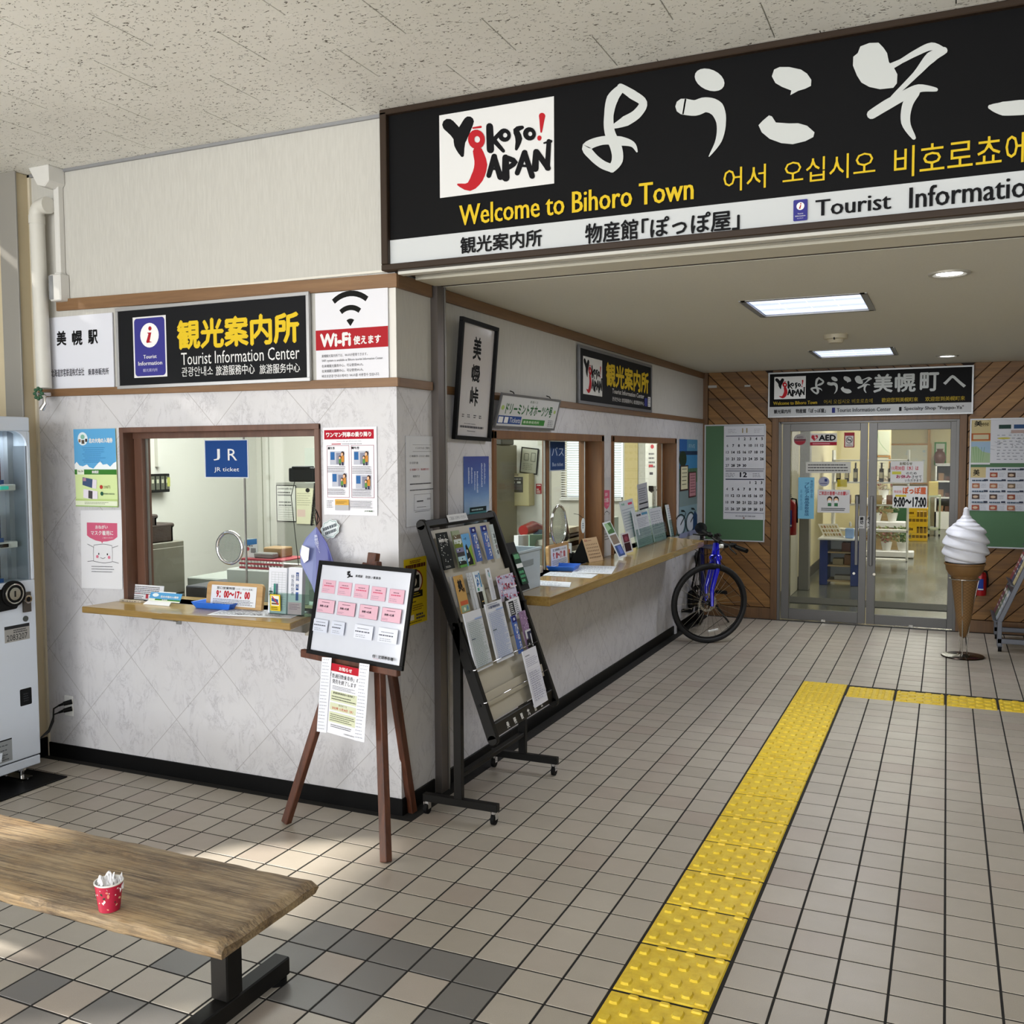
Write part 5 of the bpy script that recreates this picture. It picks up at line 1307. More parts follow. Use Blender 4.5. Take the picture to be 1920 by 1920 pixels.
o, ik = bro('white leaflet with black picture at the right of the third row of the rack', zB(455, 60), zB(745, 300), .018, '#dcdde4'); ik.r(.1, .12, .5, .9, '#1d1e20'); ik.L(.15, .2, .45, .85, 6, '#d8d8da', .5, .3); ik.L(.55, .1, .9, .95, 8, '#6a6e76', .5, .2); ik.build('print', o)
hihoro('blue brochure with white brush letters in the third row of the rack', zB(540, 350), zB(770, 985), .020)
o, ik = bro('purple blossom brochure at the right end of the third row of the rack', zB(690, 270), zB(945, 900), .014, '#94799c')
for _ in range(40): ik.e(random.random(), random.uniform(.03, .5), .05, .02, random.choice(('#b79fc0', '#7a5878', '#cbb8d2', '#8a6c94')), 7)
ik.r(0, .5, 1, .72, '#c9c9cf'); ik.r(.3, .55, 1, .8, '#2d2f4a'); ik.r(0, .75, .9, 1, '#151417'); ik.L(.2, .84, .45, .9, 1, W_, .8, .4); ik.r(.75, .62, .9, .95, '#d5d6da'); ik.build('print', o)
o, ik = bro('white information leaflet standing alone in the bottom row of the rack', zB(745, 985), zB(1205, 1850), .020, '#d9dae5')
ik.L(.1, .09, .5, .11, 1, '#3a3e50', .7, .1); ik.L(.08, .14, .95, .3, 5, '#9a9cb4', .35, .1); ik.grid(.08, .36, .95, .9, 3, 10, '#a9a9bd', .0009); ik.L(.1, .38, .9, .9, 14, '#8f90a8', .3, .15, .5); ik.build('print', o)
sf = Flat(rp(1.05, .22, .026), V((0, .075, 0)), rD * .17)
o, ik = sheet('leaflet', 'green and white leaflet in the black side pocket of the rack', 'leaflet', sf, '#1f3a2c', .002); ik.r(.1, .05, .9, .2, '#5f9a72'); ik.r(.0, .35, 1, .48, '#dcdfe0'); ik.L(.1, .55, .9, .95, 3, '#4f9a6e', .6, .3); ik.build('print', o)

# ================================================================== SIDE WALL SIGNS AND POSTERS
fr2 = P('grey_sign_frame', '#77777a', .4, .6)
o, ik = sheet('information_sign', 'black tourist information sign with logo and yellow characters high on the side wall', 'sign', FW(1085, 652, 1218.5, 769, 'B', .012), BK, .008, frame=fr2, fw=.02, fth=.012)
a = ik.fl.st(1091, 667); c = ik.fl.st(1127, 744); logo(ik, a[0], a[1], c[0], c[1])
a = ik.fl.st(1134, 678); c = ik.fl.st(1213, 738); ik.t('観光案内所', a[0], a[1] + .02, c[0], c[1] - .0, Y_, .03)
a = ik.fl.st(1145, 729); c = ik.fl.st(1205, 748); ik.t('Tourist Information Center', a[0], .66, c[0], .76, W_, .01)
ik.t('관광안내소 旅游服務中心 旅游服务中心', a[0], .83, c[0], .92, W_, .0); ik.rr(.885, .74, .93, .93, '#3b3f86', .004); ik.r(.94, .70, .985, .93, W_); ik.L(.945, .72, .98, .92, 5, '#4a4a50', .4, .3); ik.build('lettering', o)
nn = V((1, 0, -.10)).normalized()
fq = FQ((WX + .012, 0, PX(880, 820, WX).z), nn, (865, 602), (927, 619), (852, 813), (912, 820))
o, ik = sheet('framed_exhibition_poster', 'tall black framed white poster with black emblem characters, tilted on the side wall', 'poster', fq, '#c9c6c6', .004, frame=BLK, fw=.02, fth=.02, mat=P('glossy_poster', '#c6c3c4', .1))
for ch, y0, y1 in (('美', .10, .30), ('幌', .35, .50), ('峠', .55, .72)): ik.t(ch, .38, y0, .62, y1, K_, .022)
ik.e(.5, .425, .13, .07, '#1a1a1c', hole=.75)
for i, x in enumerate((.2, .36, .55, .72)): ik.L(x - .03, .80, x + .05, .835, 2, '#3a3a3e', .5, .4, .4, .2)
ik.L(.25, .885, .62, .892, 1, '#4a4a50', .6); ik.L(.14, .905, .86, .93, 1, '#4a4a50', .8, .05, .4, .02); ik.L(.35, .95, .62, .958, 1, '#4a4a50', .6); ik.build('print', o)
nn = V((1, 0, -.22)).normalized()
fq = FQ((WX + .012, 0, PX(980, 803, WX).z), nn, (940, 740), (1047, 755), (927, 799), (1036, 803))
o, ik = sheet('bus_ticket_sign', 'tilted white hanging sign with green lettering and blue Tickets box above the side window', 'sign', fq, '#c5c6c6', .006, frame=fr2, fw=.012, fth=.01)
ik.t('高速バス', .47, .08, .61, .17, '#33523c', .0); ik.t('ドリーミントオホーツク号', .10, .24, .90, .60, '#35633f', .03); ik.e(.05, .4, .025, .08, '#9fb56a', 12); ik.e(.95, .4, .02, .07, '#9fb56a', 12)
ik.r(.0, .66, .38, .93, '#2d4a86'); ik.r(.02, .70, .09, .90, W_); ik.r(.11, .70, .17, .90, W_); ik.t('Tickets', .19, .71, .37, .88, W_, .0); ik.r(.40, .73, .80, .93, '#3c7a3a'); ik.t('乗車券発売所', .42, .78, .70, .88, '#d8e4cc', .0); ik.L(.86, .7, .97, .95, 4, '#6a6a70', .3, .3); ik.build('print', o)
hk = B()
for a in (.22, .86):
    c0 = fq.pt(a, 0, 0); w0 = V((WX + .016, c0.y, c0.z + .03)); hk.tube(BLKM, [c0, (c0 + w0) / 2 + V((0, .01, .008)), w0], .003, 6)
hk.build('hook', o, smooth=60)
o, ik = sheet('sky_poster', 'narrow blue sky poster with vertical white writing behind the brochure rack', 'poster', FW(869, 856, 917, 978, 'B', .003), '#5f82bd', .001)
qk = N('sky_poster_print'); sz = qk.n('ShaderNodeSeparateXYZ'); qk.l(qk.pos(), sz.inputs[0]); fo = ik.fl
ff = qk.math('DIVIDE', qk.math('SUBTRACT', fo.O.z, sz.outputs[2]), fo.h)
nz = qk.noise(qk.pos((1, 2, 5)), 5, 5, .6)
qk.set(color=qk.ramp(qk.math('ADD', ff, qk.math('MULTIPLY_ADD', nz, .16, -.08)), ((0, '#30408f'), (.4, '#3f62a8'), (.6, '#6f93c2'), (.85, '#a9bfd6'), (.96, '#8fa6b8'), (1, '#2a3436'))), rough=.4)
ik.r(0, 0, 1, 1, 0, m=qk.m)
for i, (x, y0, y1, tx) in enumerate(((.80, .10, .42, '札幌へ行くバス'), (.68, .10, .46, '道東をつなぐバス'), (.50, .22, .54, '美幌で暮らす人'), (.40, .22, .5, 'だれかの足に'), (.28, .16, .4, 'この町を走る'), (.16, .16, .4, '今日も明日も'))): ik.L(x, y0, x + .055, y1, 16, '#cfd8ea', .6, 1.2, .2, .5)
ik.build('print', o)
o, ik = sheet('card_holder', 'teal card on top of the brochure rack in front of the blue poster', 'card', FW(880, 952, 911, 970, 'X%f' % (WX + .05)), '#4f8a8e', .003); ik.r(0, 0, 1, .4, '#1c2628'); ik.L(.1, .1, .9, .35, 1, '#a9c0c0', .5, .1); ik.build('print', o)
o, ik = sheet('mask_poster', 'narrow white mask poster with pink banner between the two side windows', 'poster', FW(1128.5, 896, 1144.5, 1040, 'B', .003), '#bdbdc0', .001); maskp(ik, False); ik.build('print', o)
o, ik = sheet('cycling_poster', 'tall poster with bicycles and green scenery at the far end of the side wall', 'poster', FW(1274, 823, 1306.5, 1000, 'B', .003), '#7f9aa5', .001)
ik.r(0, 0, 1, .14, '#2c5f9f'); ik.r(.4, .0, 1, .13, '#4f86a8'); ik.r(0, .12, 1, .16, '#23344f'); ik.r(0, .16, 1, .3, '#3f7fae'); ik.e(.18, .2, .2, .08, '#20301f'); ik.r(0, .3, 1, .45, '#4f7256'); ik.r(0, .45, 1, .68, '#75888a'); ik.t('FIVE', .5, .05, .85, .09, '#9fb8c8', .0)
for i in range(6): ik.st(rib([(.15 * i, .3), (.1 + .15 * i, .5)], [.02, .04], 1), '#3e5c44')
for cx_ in (.0, .55): ik.e(cx_ + .06, .86, .26 if cx_ else .3, .11, '#1c2428', hole=.88); ik.e(cx_ + .06, .86, .2, .088, '#c3cbd6'); ik.st(rib([(cx_ + .06, .86), (cx_ + .35, .75), (cx_ + .1, .72)], [.02, .02, .02], 2), '#1c2428')
ik.poly([(.75, .8), (.85, .75), (1, .8), (1, .98), (.75, .98)], '#233f66'); ik.r(.0, .95, 1, 1, '#8f95b5'); ik.build('print', o)
o, ik = sheet('cream_notice', 'small cream notice with dark border pinned on the cycling poster', 'notice', FW(1275.5, 873, 1290, 919, 'B', .008), '#3a2620', .002); ik.r(.08, .05, .92, .94, '#d3cfae')
for i in range(5): ik.L(.2, .12 + i * .15, .85, .17 + i * .15, 1, '#3a3c34', .6, .12)
ik.build('print', o)
o, ik = sheet('pink_notice', 'small pink notice with dark border pinned on the cycling poster', 'notice', FW(1291.5, 885, 1304.5, 931, 'B', .008), '#4a2424', .002); ik.r(.08, .05, .96, .95, '#b48088')
for i in range(7): ik.L(.2, .12 + i * .11, .9, .17 + i * .11, 1, '#5a2a38', .5, .12)
ik.build('print', o)

# ================================================================== LONG COUNTER OF THE SIDE WALL
xe = -1.222
cy0, cy1 = PX(1030.7, 1120, xe).y, PX(1320, 1013, xe).y
ct = emp('information_counter', 'long varnished wooden counter along the side wall under two windows', 'counter', (WX + .15, (cy0 + cy1) / 2, ZC - .05))
B().prism(COUNTY, [(WX, cy0, ZC - .048), (xe, cy0, ZC - .048), (xe, cy1, ZC - .048), (WX, cy1 + .2, ZC - .048)], (0, 0, .048)).build('worktop', ct, bev=.003)
B().box(MARBLE, (WX, PX(1265, 1150, WX).y - .05, .0), (WX + .02, PX(1265, 1150, WX).y - .0, ZC - .05)).build('wall_batten', ct)
grille('speaking_grille', 'round chrome speaking grille in the near side window', PX(1047.5, 985, WX - .088), (1, 0, 0), .125)
def xs_(x, y, X): return PX(x, y, X)
o, ik = sheet('bus_ticket_plate', 'dark blue plate with white katakana on the near side window glass', 'sign', FW(1030, 827, 1059, 882, 'X%f' % (WX - .094)), '#a9b3bf', .003)
ik.r(.03, .02, .97, .97, '#25406f'); ik.t('バス', .12, .2, .9, .5, '#b9c6d8', -.005); ik.t('Bus ticket', .16, .72, .86, .84, '#b9c6d8', .0); ik.build('lettering', o)
hf = FQ((PX(1040, 1065, WX + .05)), V((1, -.55, .12)).normalized(), (1026, 1037), (1058, 1028), (1027, 1069), (1058, 1060))
_b0 = PZ(1023, 1069, ZC); _b1 = PZ(1061, 1058, ZC)
hd_ = (_b1 - _b0); zt_ = .15
hf = Flat(_b0 + V((.018, 0, zt_)), hd_, V((.008, 0, -zt_)))
hours(0, 0, 0, 0, hf, 'opening hours sign in pale wooden frame on the long side counter')
tray(PZ(1057, 1068, ZC), .18, .20, 'shallow blue coin tray on the long side counter', .15)
def flatp(lbl, c4, lines=6):
    q = [PZ(x, y, ZC + .001) for x, y in c4]
    o, ik = sheet('counter_sheet', lbl, 'paper', Flat(q[0], q[1] - q[0], q[3] - q[0]), '#c9ccd4', .001); ik.L(.05, .1, .95, .9, lines, '#8a8e9c', .3, .08, .4); ik.build('print', o)
flatp('white sheet on the side counter under and beyond the blue tray', ((1086, 1060), (1156, 1062), (1124, 1076), (1072, 1074)))
flatp('white sheet on the side counter in front of the blue tray', ((1032, 1072), (1121, 1077), (1102, 1083), (1017, 1079)))
flatp('white sheet nearest the end of the side counter', ((986, 1087), (1071, 1092), (1053, 1101), (980, 1096)), 3)
# translucent bin
TR = GLASS('translucent_bin_plastic', '#b7c6d6', 2.5)
_a = PZ(982, 1078, ZC); _b = PZ(1000, 1073, ZC); bx1, bx0 = _a.x, WX - .06
t = emp('plastic_bin', 'translucent plastic bin on the near end of the side counter', 'bin', (WX + .05, -2.2, ZC))
mb = P('milky_bin_plastic', '#a9b6c0', .35, 0, .03)
y0_, y1_ = -2.37, -2.02; x0_, x1_ = WX - .03, WX + .15
b_ = B(); zt_ = ZC + .215
for (a0, a1, c0, c1) in ((x0_, x1_, y0_, y0_ + .003), (x0_, x1_, y1_ - .003, y1_), (x0_, x0_ + .003, y0_, y1_), (x1_ - .003, x1_, y0_, y1_)): b_.box(mb, (a0, c0, ZC + .001), (a1, c1, zt_))
b_.box(mb, (x0_ - .008, y0_ - .008, zt_ - .012), (x1_ + .008, y0_ + .002, zt_)).box(mb, (x1_ - .002, y0_ - .008, zt_ - .012), (x1_ + .008, y1_ + .008, zt_)).box(mb, (x0_ - .008, y1_ - .002, zt_ - .012), (x1_ + .008, y1_ + .008, zt_))
b_.box(mb, (x0_, y0_, ZC), (x1_, y1_, ZC + .003)); b_.build('tub', t, bev=.002)
B().box(P('grey_handle_slot', '#7f8a90', .4), (x1_, -2.28, ZC + .13), (x1_ + .003, -2.12, ZC + .16)).build('handle_slot', t)
o, ik = stand('wooden_name_block', 'small pale block with dark characters beside the translucent bin', 'block', 1001, 1060, 1018, 1073, PZ(1010, 1073, ZC).y, '#b0a79c', .03); ik.t('ひほろ', .1, .55, .9, .8, '#3a3430', .0); ik.build('print', o)
# desk calendar
c0, c1 = PZ(1105, 1055, ZC), PZ(1131, 1050, ZC)
ca = Flat(c0 + V((-.05, 0, .155)), (c1 - c0), V((.05, 0, -.155)))
t = emp('desk_calendar', 'beige tent calendar on the side counter between the windows', 'calendar', (c0 + c1) / 2)
b_ = B(); b_.prism(BLK, [ca.pt(0, 0, -.003), ca.pt(0, 1, -.003), ca.pt(0, 1, -.003) + V((-.13, 0, 0))], (c1 - c0)); b_.build('stand', t)
s_, ik = sheet('page', '', '', ca, '#c9ad8a', .002, parent=t); ik.L(.08, .08, .6, .14, 1, '#8a6a5a', .5, .2); ik.t('11', .1, .04, .22, .13, '#a03a30', .02)
for r_ in range(5):
    for c_ in range(7): ik.r(.1 + .12 * c_, .25 + .135 * r_, .15 + .12 * c_, .31 + .135 * r_, '#8a735c')
ik.build('print', t)
# three-photo strip stand and photo frame
def lean_card(name, lbl, cat, tl, tr, bl_, br_, nv, col, k=0, th=.004, mat=None):
    bp = PZ(bl_[0], bl_[1], ZC)
    f_ = FQ(bp, V(nv).normalized(), tl, tr, bl_, br_)
    return sheet(name, lbl, cat, f_, col, th, mat=mat)
o, ik = lean_card('photo_strip', 'white leaning strip with three photos on the side counter', 'photo stand', (1129, 981), (1145, 977), (1162, 1049), (1175, 1043), (1, -.8, .55), '#c5c8cc')
ik.r(.12, .04, .92, .33, '#4a6a44'); ik.poly([(.12, .04), (.5, .04), (.7, .2), (.12, .25)], '#8fae8a'); ik.r(.12, .37, .92, .62, '#7c6f64'); ik.r(.12, .66, .92, .95, '#3c4f7c'); ik.r(.4, .68, .8, .9, '#5f6fb0'); ik.build('print', o)
o, ik = lean_card('framed_photos', 'white framed pair of dark red photos on the side counter', 'photos', (1163, 1001), (1180, 997), (1173, 1039), (1187, 1034), (1, -.8, .3), '#cdced2')
ik.r(.15, .08, .85, .48, '#6a3440'); ik.r(.15, .50, .85, .92, '#3a2428'); ik.e(.5, .3, .2, .12, '#8f4a58'); ik.build('print', o)
# acrylic leaflet holders on the counter
def holder(lbl, x0, y0, x1, y1, cover, col, kind, seed, tlx):
    bl2, br2 = PZ(x0, y0, ZC), PZ(x1, y1, ZC)
    U = br2 - bl2; U.z = 0
    h = (PX(tlx[0], tlx[1], bl2.x - .05).z - ZC)
    D = V((.05, 0, -h)); f_ = Flat(bl2 + V((-.05, 0, h)), U, D)
    o, ik = sheet('leaflet', lbl, 'leaflet', f_, col, .008, 'leaflets in the clear holders on the side counter')
    random.seed(seed)
    if kind == 0: ik.t('時刻表', .08, .07, .5, .13, K_, .05); ik.r(.55, .05, .95, .12, '#4f86a8'); ik.L(.08, .18, .95, .45, 6, '#7a8298', .3, .1); ik.r(.3, .55, .5, .75, '#d5d8de'); ik.L(.1, .52, .95, .95, 9, '#93a0ac', .3, .1)
    elif kind == 1: ik.grid(.05, .1, .95, .9, 3, 8, '#98a3ab', .0012); ik.L(.05, .08, .95, .92, 12, '#8d97a3', .3, .12, .6)
    else: ik.L(.1, .1, .9, .45, 5, '#7f8a96', .3, .1); ik.r(.55, .3, .75, .42, '#1f2a3c'); ik.L(.1, .55, .9, .95, 6, '#9aa8b2', .3, .12)
    ik.build('print', o)
    g = f_.sub(-.04, .48, 1.04, 1.0, .014)
    hh = emp('clear_stand', 'clear acrylic stand holding the ' + lbl.split(' ', 1)[1], 'leaflet holder', bl2, 'clear acrylic stands on the side counter')
    B().prism(ACRYL, [g.pt(0, 0), g.pt(0, 1), g.pt(1, 1), g.pt(1, 0)], g.N * .002).build('front_panel', hh)
    B().prism(ACRYL, [f_.pt(-.04, -.05, -.006), f_.pt(-.04, 1, -.006), f_.pt(1.04, 1, -.006), f_.pt(1.04, -.05, -.006)], -f_.N * .002).build('back_panel', hh)
    B().box(ACRYL, tuple(f_.pt(-.04, 1, -.01)), tuple(f_.pt(1.04, 1, .03) + V((0, 0, .002)))).build('base', hh)
random.seed(11)
holder('white timetable leaflet with blue heading, nearest of the clear holders', 1196, 1028, 1223, 1018, 0, '#c3c8d2', 0, 3, (1180, 963))
holder('white gridded leaflet in the second clear holder', 1226, 1017, 1248, 1010, 0, '#c6cad2', 1, 4, (1208, 956))
holder('white leaflet with dark blue mark in the farthest clear holder', 1257, 1006, 1268, 1003, 0, '#c3c9cf', 2, 5, (1241, 948))
def upright(lbl, tl, tr, bl_, br_, nv, col, zz=None):
    bp = PX(bl_[0], bl_[1], WX - .02 if zz is None else zz); f_ = FQ(bp, V(nv).normalized(), tl, tr, bl_, br_)
    return sheet('leaflet', lbl, 'leaflet', f_, col, .003)
o, ik = upright('tall grey leaflet standing highest behind the clear holders', (1194, 909), (1212, 904), (1198, 958), (1216, 953), (1, -.4, 0), '#9ea1aa'); ik.L(.1, .15, .9, .65, 6, '#5a5d68', .35, .1); ik.r(.05, .72, .95, .77, '#1f2024'); ik.r(.05, .92, .95, .97, '#1f2024'); ik.build('print', o)
o, ik = upright('white leaflet with red heading behind the nearest clear holder', (1160, 942), (1190, 933), (1180, 1010), (1200, 1003), (1, -.6, .2), '#bcc3c9'); ik.t('予約', .12, .06, .35, .12, '#3a8a6a', .02); ik.r(.6, .08, .9, .14, '#c04a68'); ik.L(.1, .2, .9, .8, 8, '#8f98a6', .3, .1); ik.build('print', o)
# small things by the near side window
b0_ = PZ(1068, 1050, ZC)
o, ik = stand('thermometer_card', 'narrow white card with red column in the near side window', 'thermometer', 1064, 1018, 1072, 1046, b0_.y, '#c9c9cc', .004); ik.r(.35, .4, .62, .85, '#a03038'); ik.L(.2, .08, .8, .2, 2, '#77777c', .4, .3); ik.build('print', o)
t = tag(B().sph(BLK, (b0_.x, b0_.y + .02, ZC + .02), (.05, .045, .035), 16, 8).build('black_stamp_pad', smooth=60), 'small round black holder on the side counter by the blue tray', 'holder')
o, ik = stand('charge_card', 'slanted card with orange foot in the near side window', 'card', 1084, 1023, 1093, 1050, b0_.y + .12, '#b9b7b2', .003); ik.r(.2, .1, .8, .2, '#3a3a3e'); ik.e(.5, .35, .3, .1, '#5a5c60'); ik.r(.1, .6, .9, .95, '#b5582a'); ik.build('print', o)
tg = FW(1089.5, 972, 1096.5, 999, 'X%f' % (WX + .03)); b_ = B().prism(P('white_card_tag', '#d5dcdf', .6), [tg.pt(.5 + .5 * math.cos(a), .5 + .5 * math.sin(a)) for a in [2 * PI * i / 24 for i in range(24)]], tg.N * .002)
o = tag(b_.build('oval_tag'), 'white oval tag hanging at the right jamb of the near side window', 'tag'); ik = Ink(tg, .002); ik.L(.25, .3, .75, .7, 3, '#55606a', .5, .2); ik.build('print', o)
B().tube(BLK, [tuple(tg.pt(.5, 0)), tuple(tg.pt(.1, -.25) + V((-.02, 0, 0))), tuple(tg.pt(.0, -.3) + V((-.05, 0, 0)))], .0015, 6).build('cord', o)
# ================================================================== VENDING MACHINE
VXf, VY1, VY0, VZ0, VZ1 = -3.45, -3.528, -4.72, .073, 1.766
vm = P('white_machine_enamel', '#cdd6e4', .32, 0, .02)
t = emp('vending_machine', 'white drinks vending machine cut by the left edge, in front of the cream pillar', 'vending machine', ((VXf - 4.2) / 2, (VY0 + VY1) / 2, 0))
wz1, wz0 = PX(20, 808, VXf).z, PX(20, 1092, VXf).z       # display window
wy1 = PX(52, 900, VXf).y
B().box(vm, (-4.2, VY0, VZ0 + .05), (VXf - .12, VY1, VZ1)).box(vm, (VXf - .12, VY0, VZ0 + .05), (VXf, VY1, wz0)).box(vm, (VXf - .12, VY0, wz1), (VXf, VY1, VZ1)).box(vm, (VXf - .12, wy1, wz0), (VXf, VY1, wz1)).build('body', t, bev=.006, seg=2)
R = .07; pts = [(VXf + .001, wy1, wz1)] + [(VXf + .001, wy1 - R + R * math.cos(a), wz1 - R + R * math.sin(a)) for a in [PI / 2 * i / 8 for i in range(9)]]
B().prism(vm, pts, (-.05, 0, 0)).build('window_corner', t)
B().box(P('machine_grey_trim', '#7b828c', .4), (VXf - .1, wy1 - .006, wz0), (VXf - .002, wy1 - .001, wz1 - R)).build('window_liner', t)
B().box(vm, (VXf - .16, VY0, wz0 + .0), (VXf - .119, wy1, wz1)).build('display_back', t)
sy = PX(16, 900, VXf - .09).y
lamp('machine_display_light', 'AREA', (VXf - .07, wy1 - .35, wz1 - .02), 1.6, (.95, .98, 1), .08, .6)
B().box(P('machine_side_grey', '#a3a8b0', .4), (VXf - .119, sy, wz0), (VXf - .09, wy1, wz1)).build('side_panel', t)
B().box(GLASS('machine_glass', '#eef2f2', 1.0), (VXf - .012, VY0 + .05, wz0), (VXf - .009, wy1 - .004, wz1)).build('pane', t)
for i, (py_, c1, c2) in enumerate(((908, '#8f2030', '#2fae9a'), (1015, '#202530', '#202428'), (1090, '#27406f', '#1c2024'))):
    z = PX(8, py_, VXf - .08).z
    B().box(WHT, (VXf - .12, VY0 + .05, z - .03), (VXf - .035, sy - .005, z - .0)).build('shelf', t, bev=.003)
    for k in range(5):
        y = PX(5, py_, VXf - .04).y - .02 - .115 * k
        if k < 2: tag(B().cyl(P('can_print_%d' % ((i + k) % 3), ('#a4222e', '#1f3f86', '#20242c')[(i + k) % 3], .25, .4), (VXf - .075, y, z), (VXf - .075, y, z + .125), .031, n=18).cyl(CHROME, (VXf - .075, y, z + .125), (VXf - .075, y, z + .13), .026, n=18).build('drink_can', smooth=40), '%s drink can on the %s shelf of the vending machine' % (('rightmost', 'second')[k], ('top', 'middle', 'lowest')[i]), 'can', 'drink cans in the vending machine')
        B().obb(EMIT('lit_button', '#2fae9a', .8) if (i == 0 and k == 0) else BLK, (VXf - .03, y + .02, z - .016), (.004, 0, 0), (0, .022, 0), (0, 0, .008)).build('button', t, bev=.002)
        B().box(INK('#2a5596'), (VXf - .034, y - .03, z + .002), (VXf - .032, y + .02, z + .022)).build('price_card', t)
def vp_(x0, y0, x1, y1): a, b = PX(x0, y0, VXf), PX(x1, y1, VXf); return Flat(a, (0, b.y - a.y, 0), (0, 0, b.z - a.z))
f_ = Flat(PX(30, 1101, VXf) + V((0, -.30, 0)), (0, .30, 0), (0, 0, PX(30, 1145, VXf).z - PX(30, 1101, VXf).z))
b_ = B(); b_.prism(BLK, [f_.pt(a, c) for a, c in ((0, 0), (0, 1), (.97, .9), (1.0, .8), (1.0, .1), (.95, 0))], f_.N * .012)
cz = PX(22, 1113, VXf)
b_.cyl(BLK, (VXf, cz.y, cz.z), (VXf + .02, cz.y, cz.z), .062, n=28); b_.build('coin_panel', t, bev=.002)
B().ring(STEEL, (VXf + .021, cz.y, cz.z), (1, 0, 0), .045, .004, 28, 8).cyl(STEEL, (VXf + .018, cz.y, cz.z), (VXf + .024, cz.y, cz.z), .03, n=24).box(BLK, (VXf + .024, cz.y - .003, cz.z - .014), (VXf + .026, cz.y + .003, cz.z + .014)).build('coin_slot', t, smooth=40)
lk = vp_(41, 1111, 56, 1146)
B().box(P('worn_lock_metal', '#5b554e', .3, .9, .1), tuple(lk.pt(0, 0)), tuple(lk.pt(1, 1, .012))).cyl(CHROME, lk.pt(.5, .35, .012), lk.pt(.5, .35, .02), .02, n=20).cyl(BLK, lk.pt(.5, .35, .02), lk.pt(.5, .35, .021), .012, n=16).build('lock', t, bev=.006, seg=2)
kn_ = PX(47.5, 1160, VXf); B().cyl(P('dark_keyhole', '#3a3f3c', .4), kn_, kn_ + V((.004, 0, 0)), .014, n=16).build('keyhole', t)
lb = vp_(8, 1176, 56, 1197); ik = Ink(lb, .0); ik.r(0, 0, 1, 1, '#9b9a98'); ik.r(0, 0, 1, .2, '#2a2b2e'); ik.t('2083207', .08, .55, .9, .92, '#2c2c30', .0); ik.L(.35, .25, .95, .5, 2, '#3a3a3e', .5, .1); ik.build('label_plate', t)
sqp = vp_(37, 1293.5, 60, 1319); ik = Ink(sqp, .0); ik.rr(0, 0, 1, 1, '#131416', .006); ik.L(.3, .25, .8, .8, 4, '#3a3c40', .4, .3); ik.build('black_sticker', t)
lw = Flat(PX(22, 1383, VXf) + V((0, -.3, 0)), (0, .3, 0), (0, 0, PX(22, 1425, VXf).z - PX(22, 1383, VXf).z)); ik = Ink(lw, .0); ik.r(0, .0, 1, 1, '#8f9499'); ik.r(0, 0, 1, .06, '#1a1c20'); ik.L(.05, .1, .95, .95, 8, '#4a4e54', .4, .05); ik.build('instruction_label', t)
zf = PX(30, 1436, VXf).z
B().box(vm, (-4.2, VY0, VZ0), (VXf - .004, VY1, VZ0 + .044)).build('base_panel', t, bev=.004)
B().box(BLK, (-4.2, VY0, VZ0 + .04), (VXf - .012, VY1 - .004, VZ0 + .055)).build('shadow_gap', t)
B().prism(vm, [(VXf, VY1 - .21, VZ0 + .10), (VXf, VY1 - .5, VZ0 + .10), (VXf + .018, VY1 - .5, VZ0 + .085), (VXf + .018, VY1 - .23, VZ0 + .075)], (0, 0, .012)).build('door_handle_lip', t)
for x_, y_ in ((-3.5, -3.60), (-3.62, -3.60), (-3.5, -4.6), (-4.1, -4.6)):
    b_ = B(); b_.cyl(CHROME, (x_, y_, .01), (x_, y_, VZ0), .011, n=12).cyl(CHROME, (x_, y_, .008), (x_, y_, .016), .03, .024, n=16).cyl(CHROME, (x_, y_, VZ0 - .02), (x_, y_, VZ0 - .008), .02, n=6)
    if x_ == -3.5 and y_ == -3.60: b_.box(STEEL, (x_ - .17, y_ - .03, .018), (x_ + .04, y_ + .03, .022)).box(STEEL, (x_ - .17, y_ - .03, .008), (x_ + .04, y_ - .027, .022))
    b_.build('foot', t, smooth=40)
m = tag(B().box(BLK, (-4.0, -4.9, 0.0005), (-3.335, -3.475, .008)).build('floor_mat', bev=.003), 'thin black plate on the floor under the vending machine', 'floor plate')

# ================================================================== BENCH AND PAPER CUP
HB = .36; by0, by1, bx1_, bx0_b = -5.005, -4.595, -1.045, -2.95
t = emp('wooden_bench', 'low weathered wooden bench with black steel legs at the lower left', 'bench', ((bx0_b + bx1_) / 2, -4.8, 0))
b_ = B(); nx = 90; ny = 14; vs = []; fs = []
prof = [(by0 + .006, HB - .038), (by0, HB - .024), (by0 + .004, HB - .006), (by0 + .02, HB)] + [(by0 + .02 + (by1 - by0 - .04) * i / 8, HB) for i in range(1, 8)] + [(by1 - .02, HB), (by1 - .004, HB - .006), (by1, HB - .024), (by1 - .006, HB - .038)]
nprof = len(prof)
for i in range(nx + 1):
    u = i / nx; x = bx0_b + (bx1_ - bx0_b) * u; r = 0
    e = min(1, (bx1_ - x) / .02); sh = .014 * (1 - math.sqrt(max(0, 1 - (1 - e) ** 2)))
    for j, (y, z) in enumerate(prof):
        w = .0022 * math.sin(u * 37 + j) + .0015 * math.sin(u * 91 + 2.3 * j)
        edge = 1 if j in (0, 1, 2, nprof - 1, nprof - 2, nprof - 3) else .25
        yy = y + (w * edge if y < -4.8 else -w * edge)
        zz = z - (sh if z > HB - .02 else 0)
        vs.append((x + (.004 * math.sin(j * 1.7) if i == nx else 0), yy, zz + (.0006 * math.sin(u * 60 + j * 2) if z == HB else 0)))
for i in range(nx):
    for j in range(nprof): fs.append((i * nprof + j, (i + 1) * nprof + j, (i + 1) * nprof + (j + 1) % nprof, i * nprof + (j + 1) % nprof))
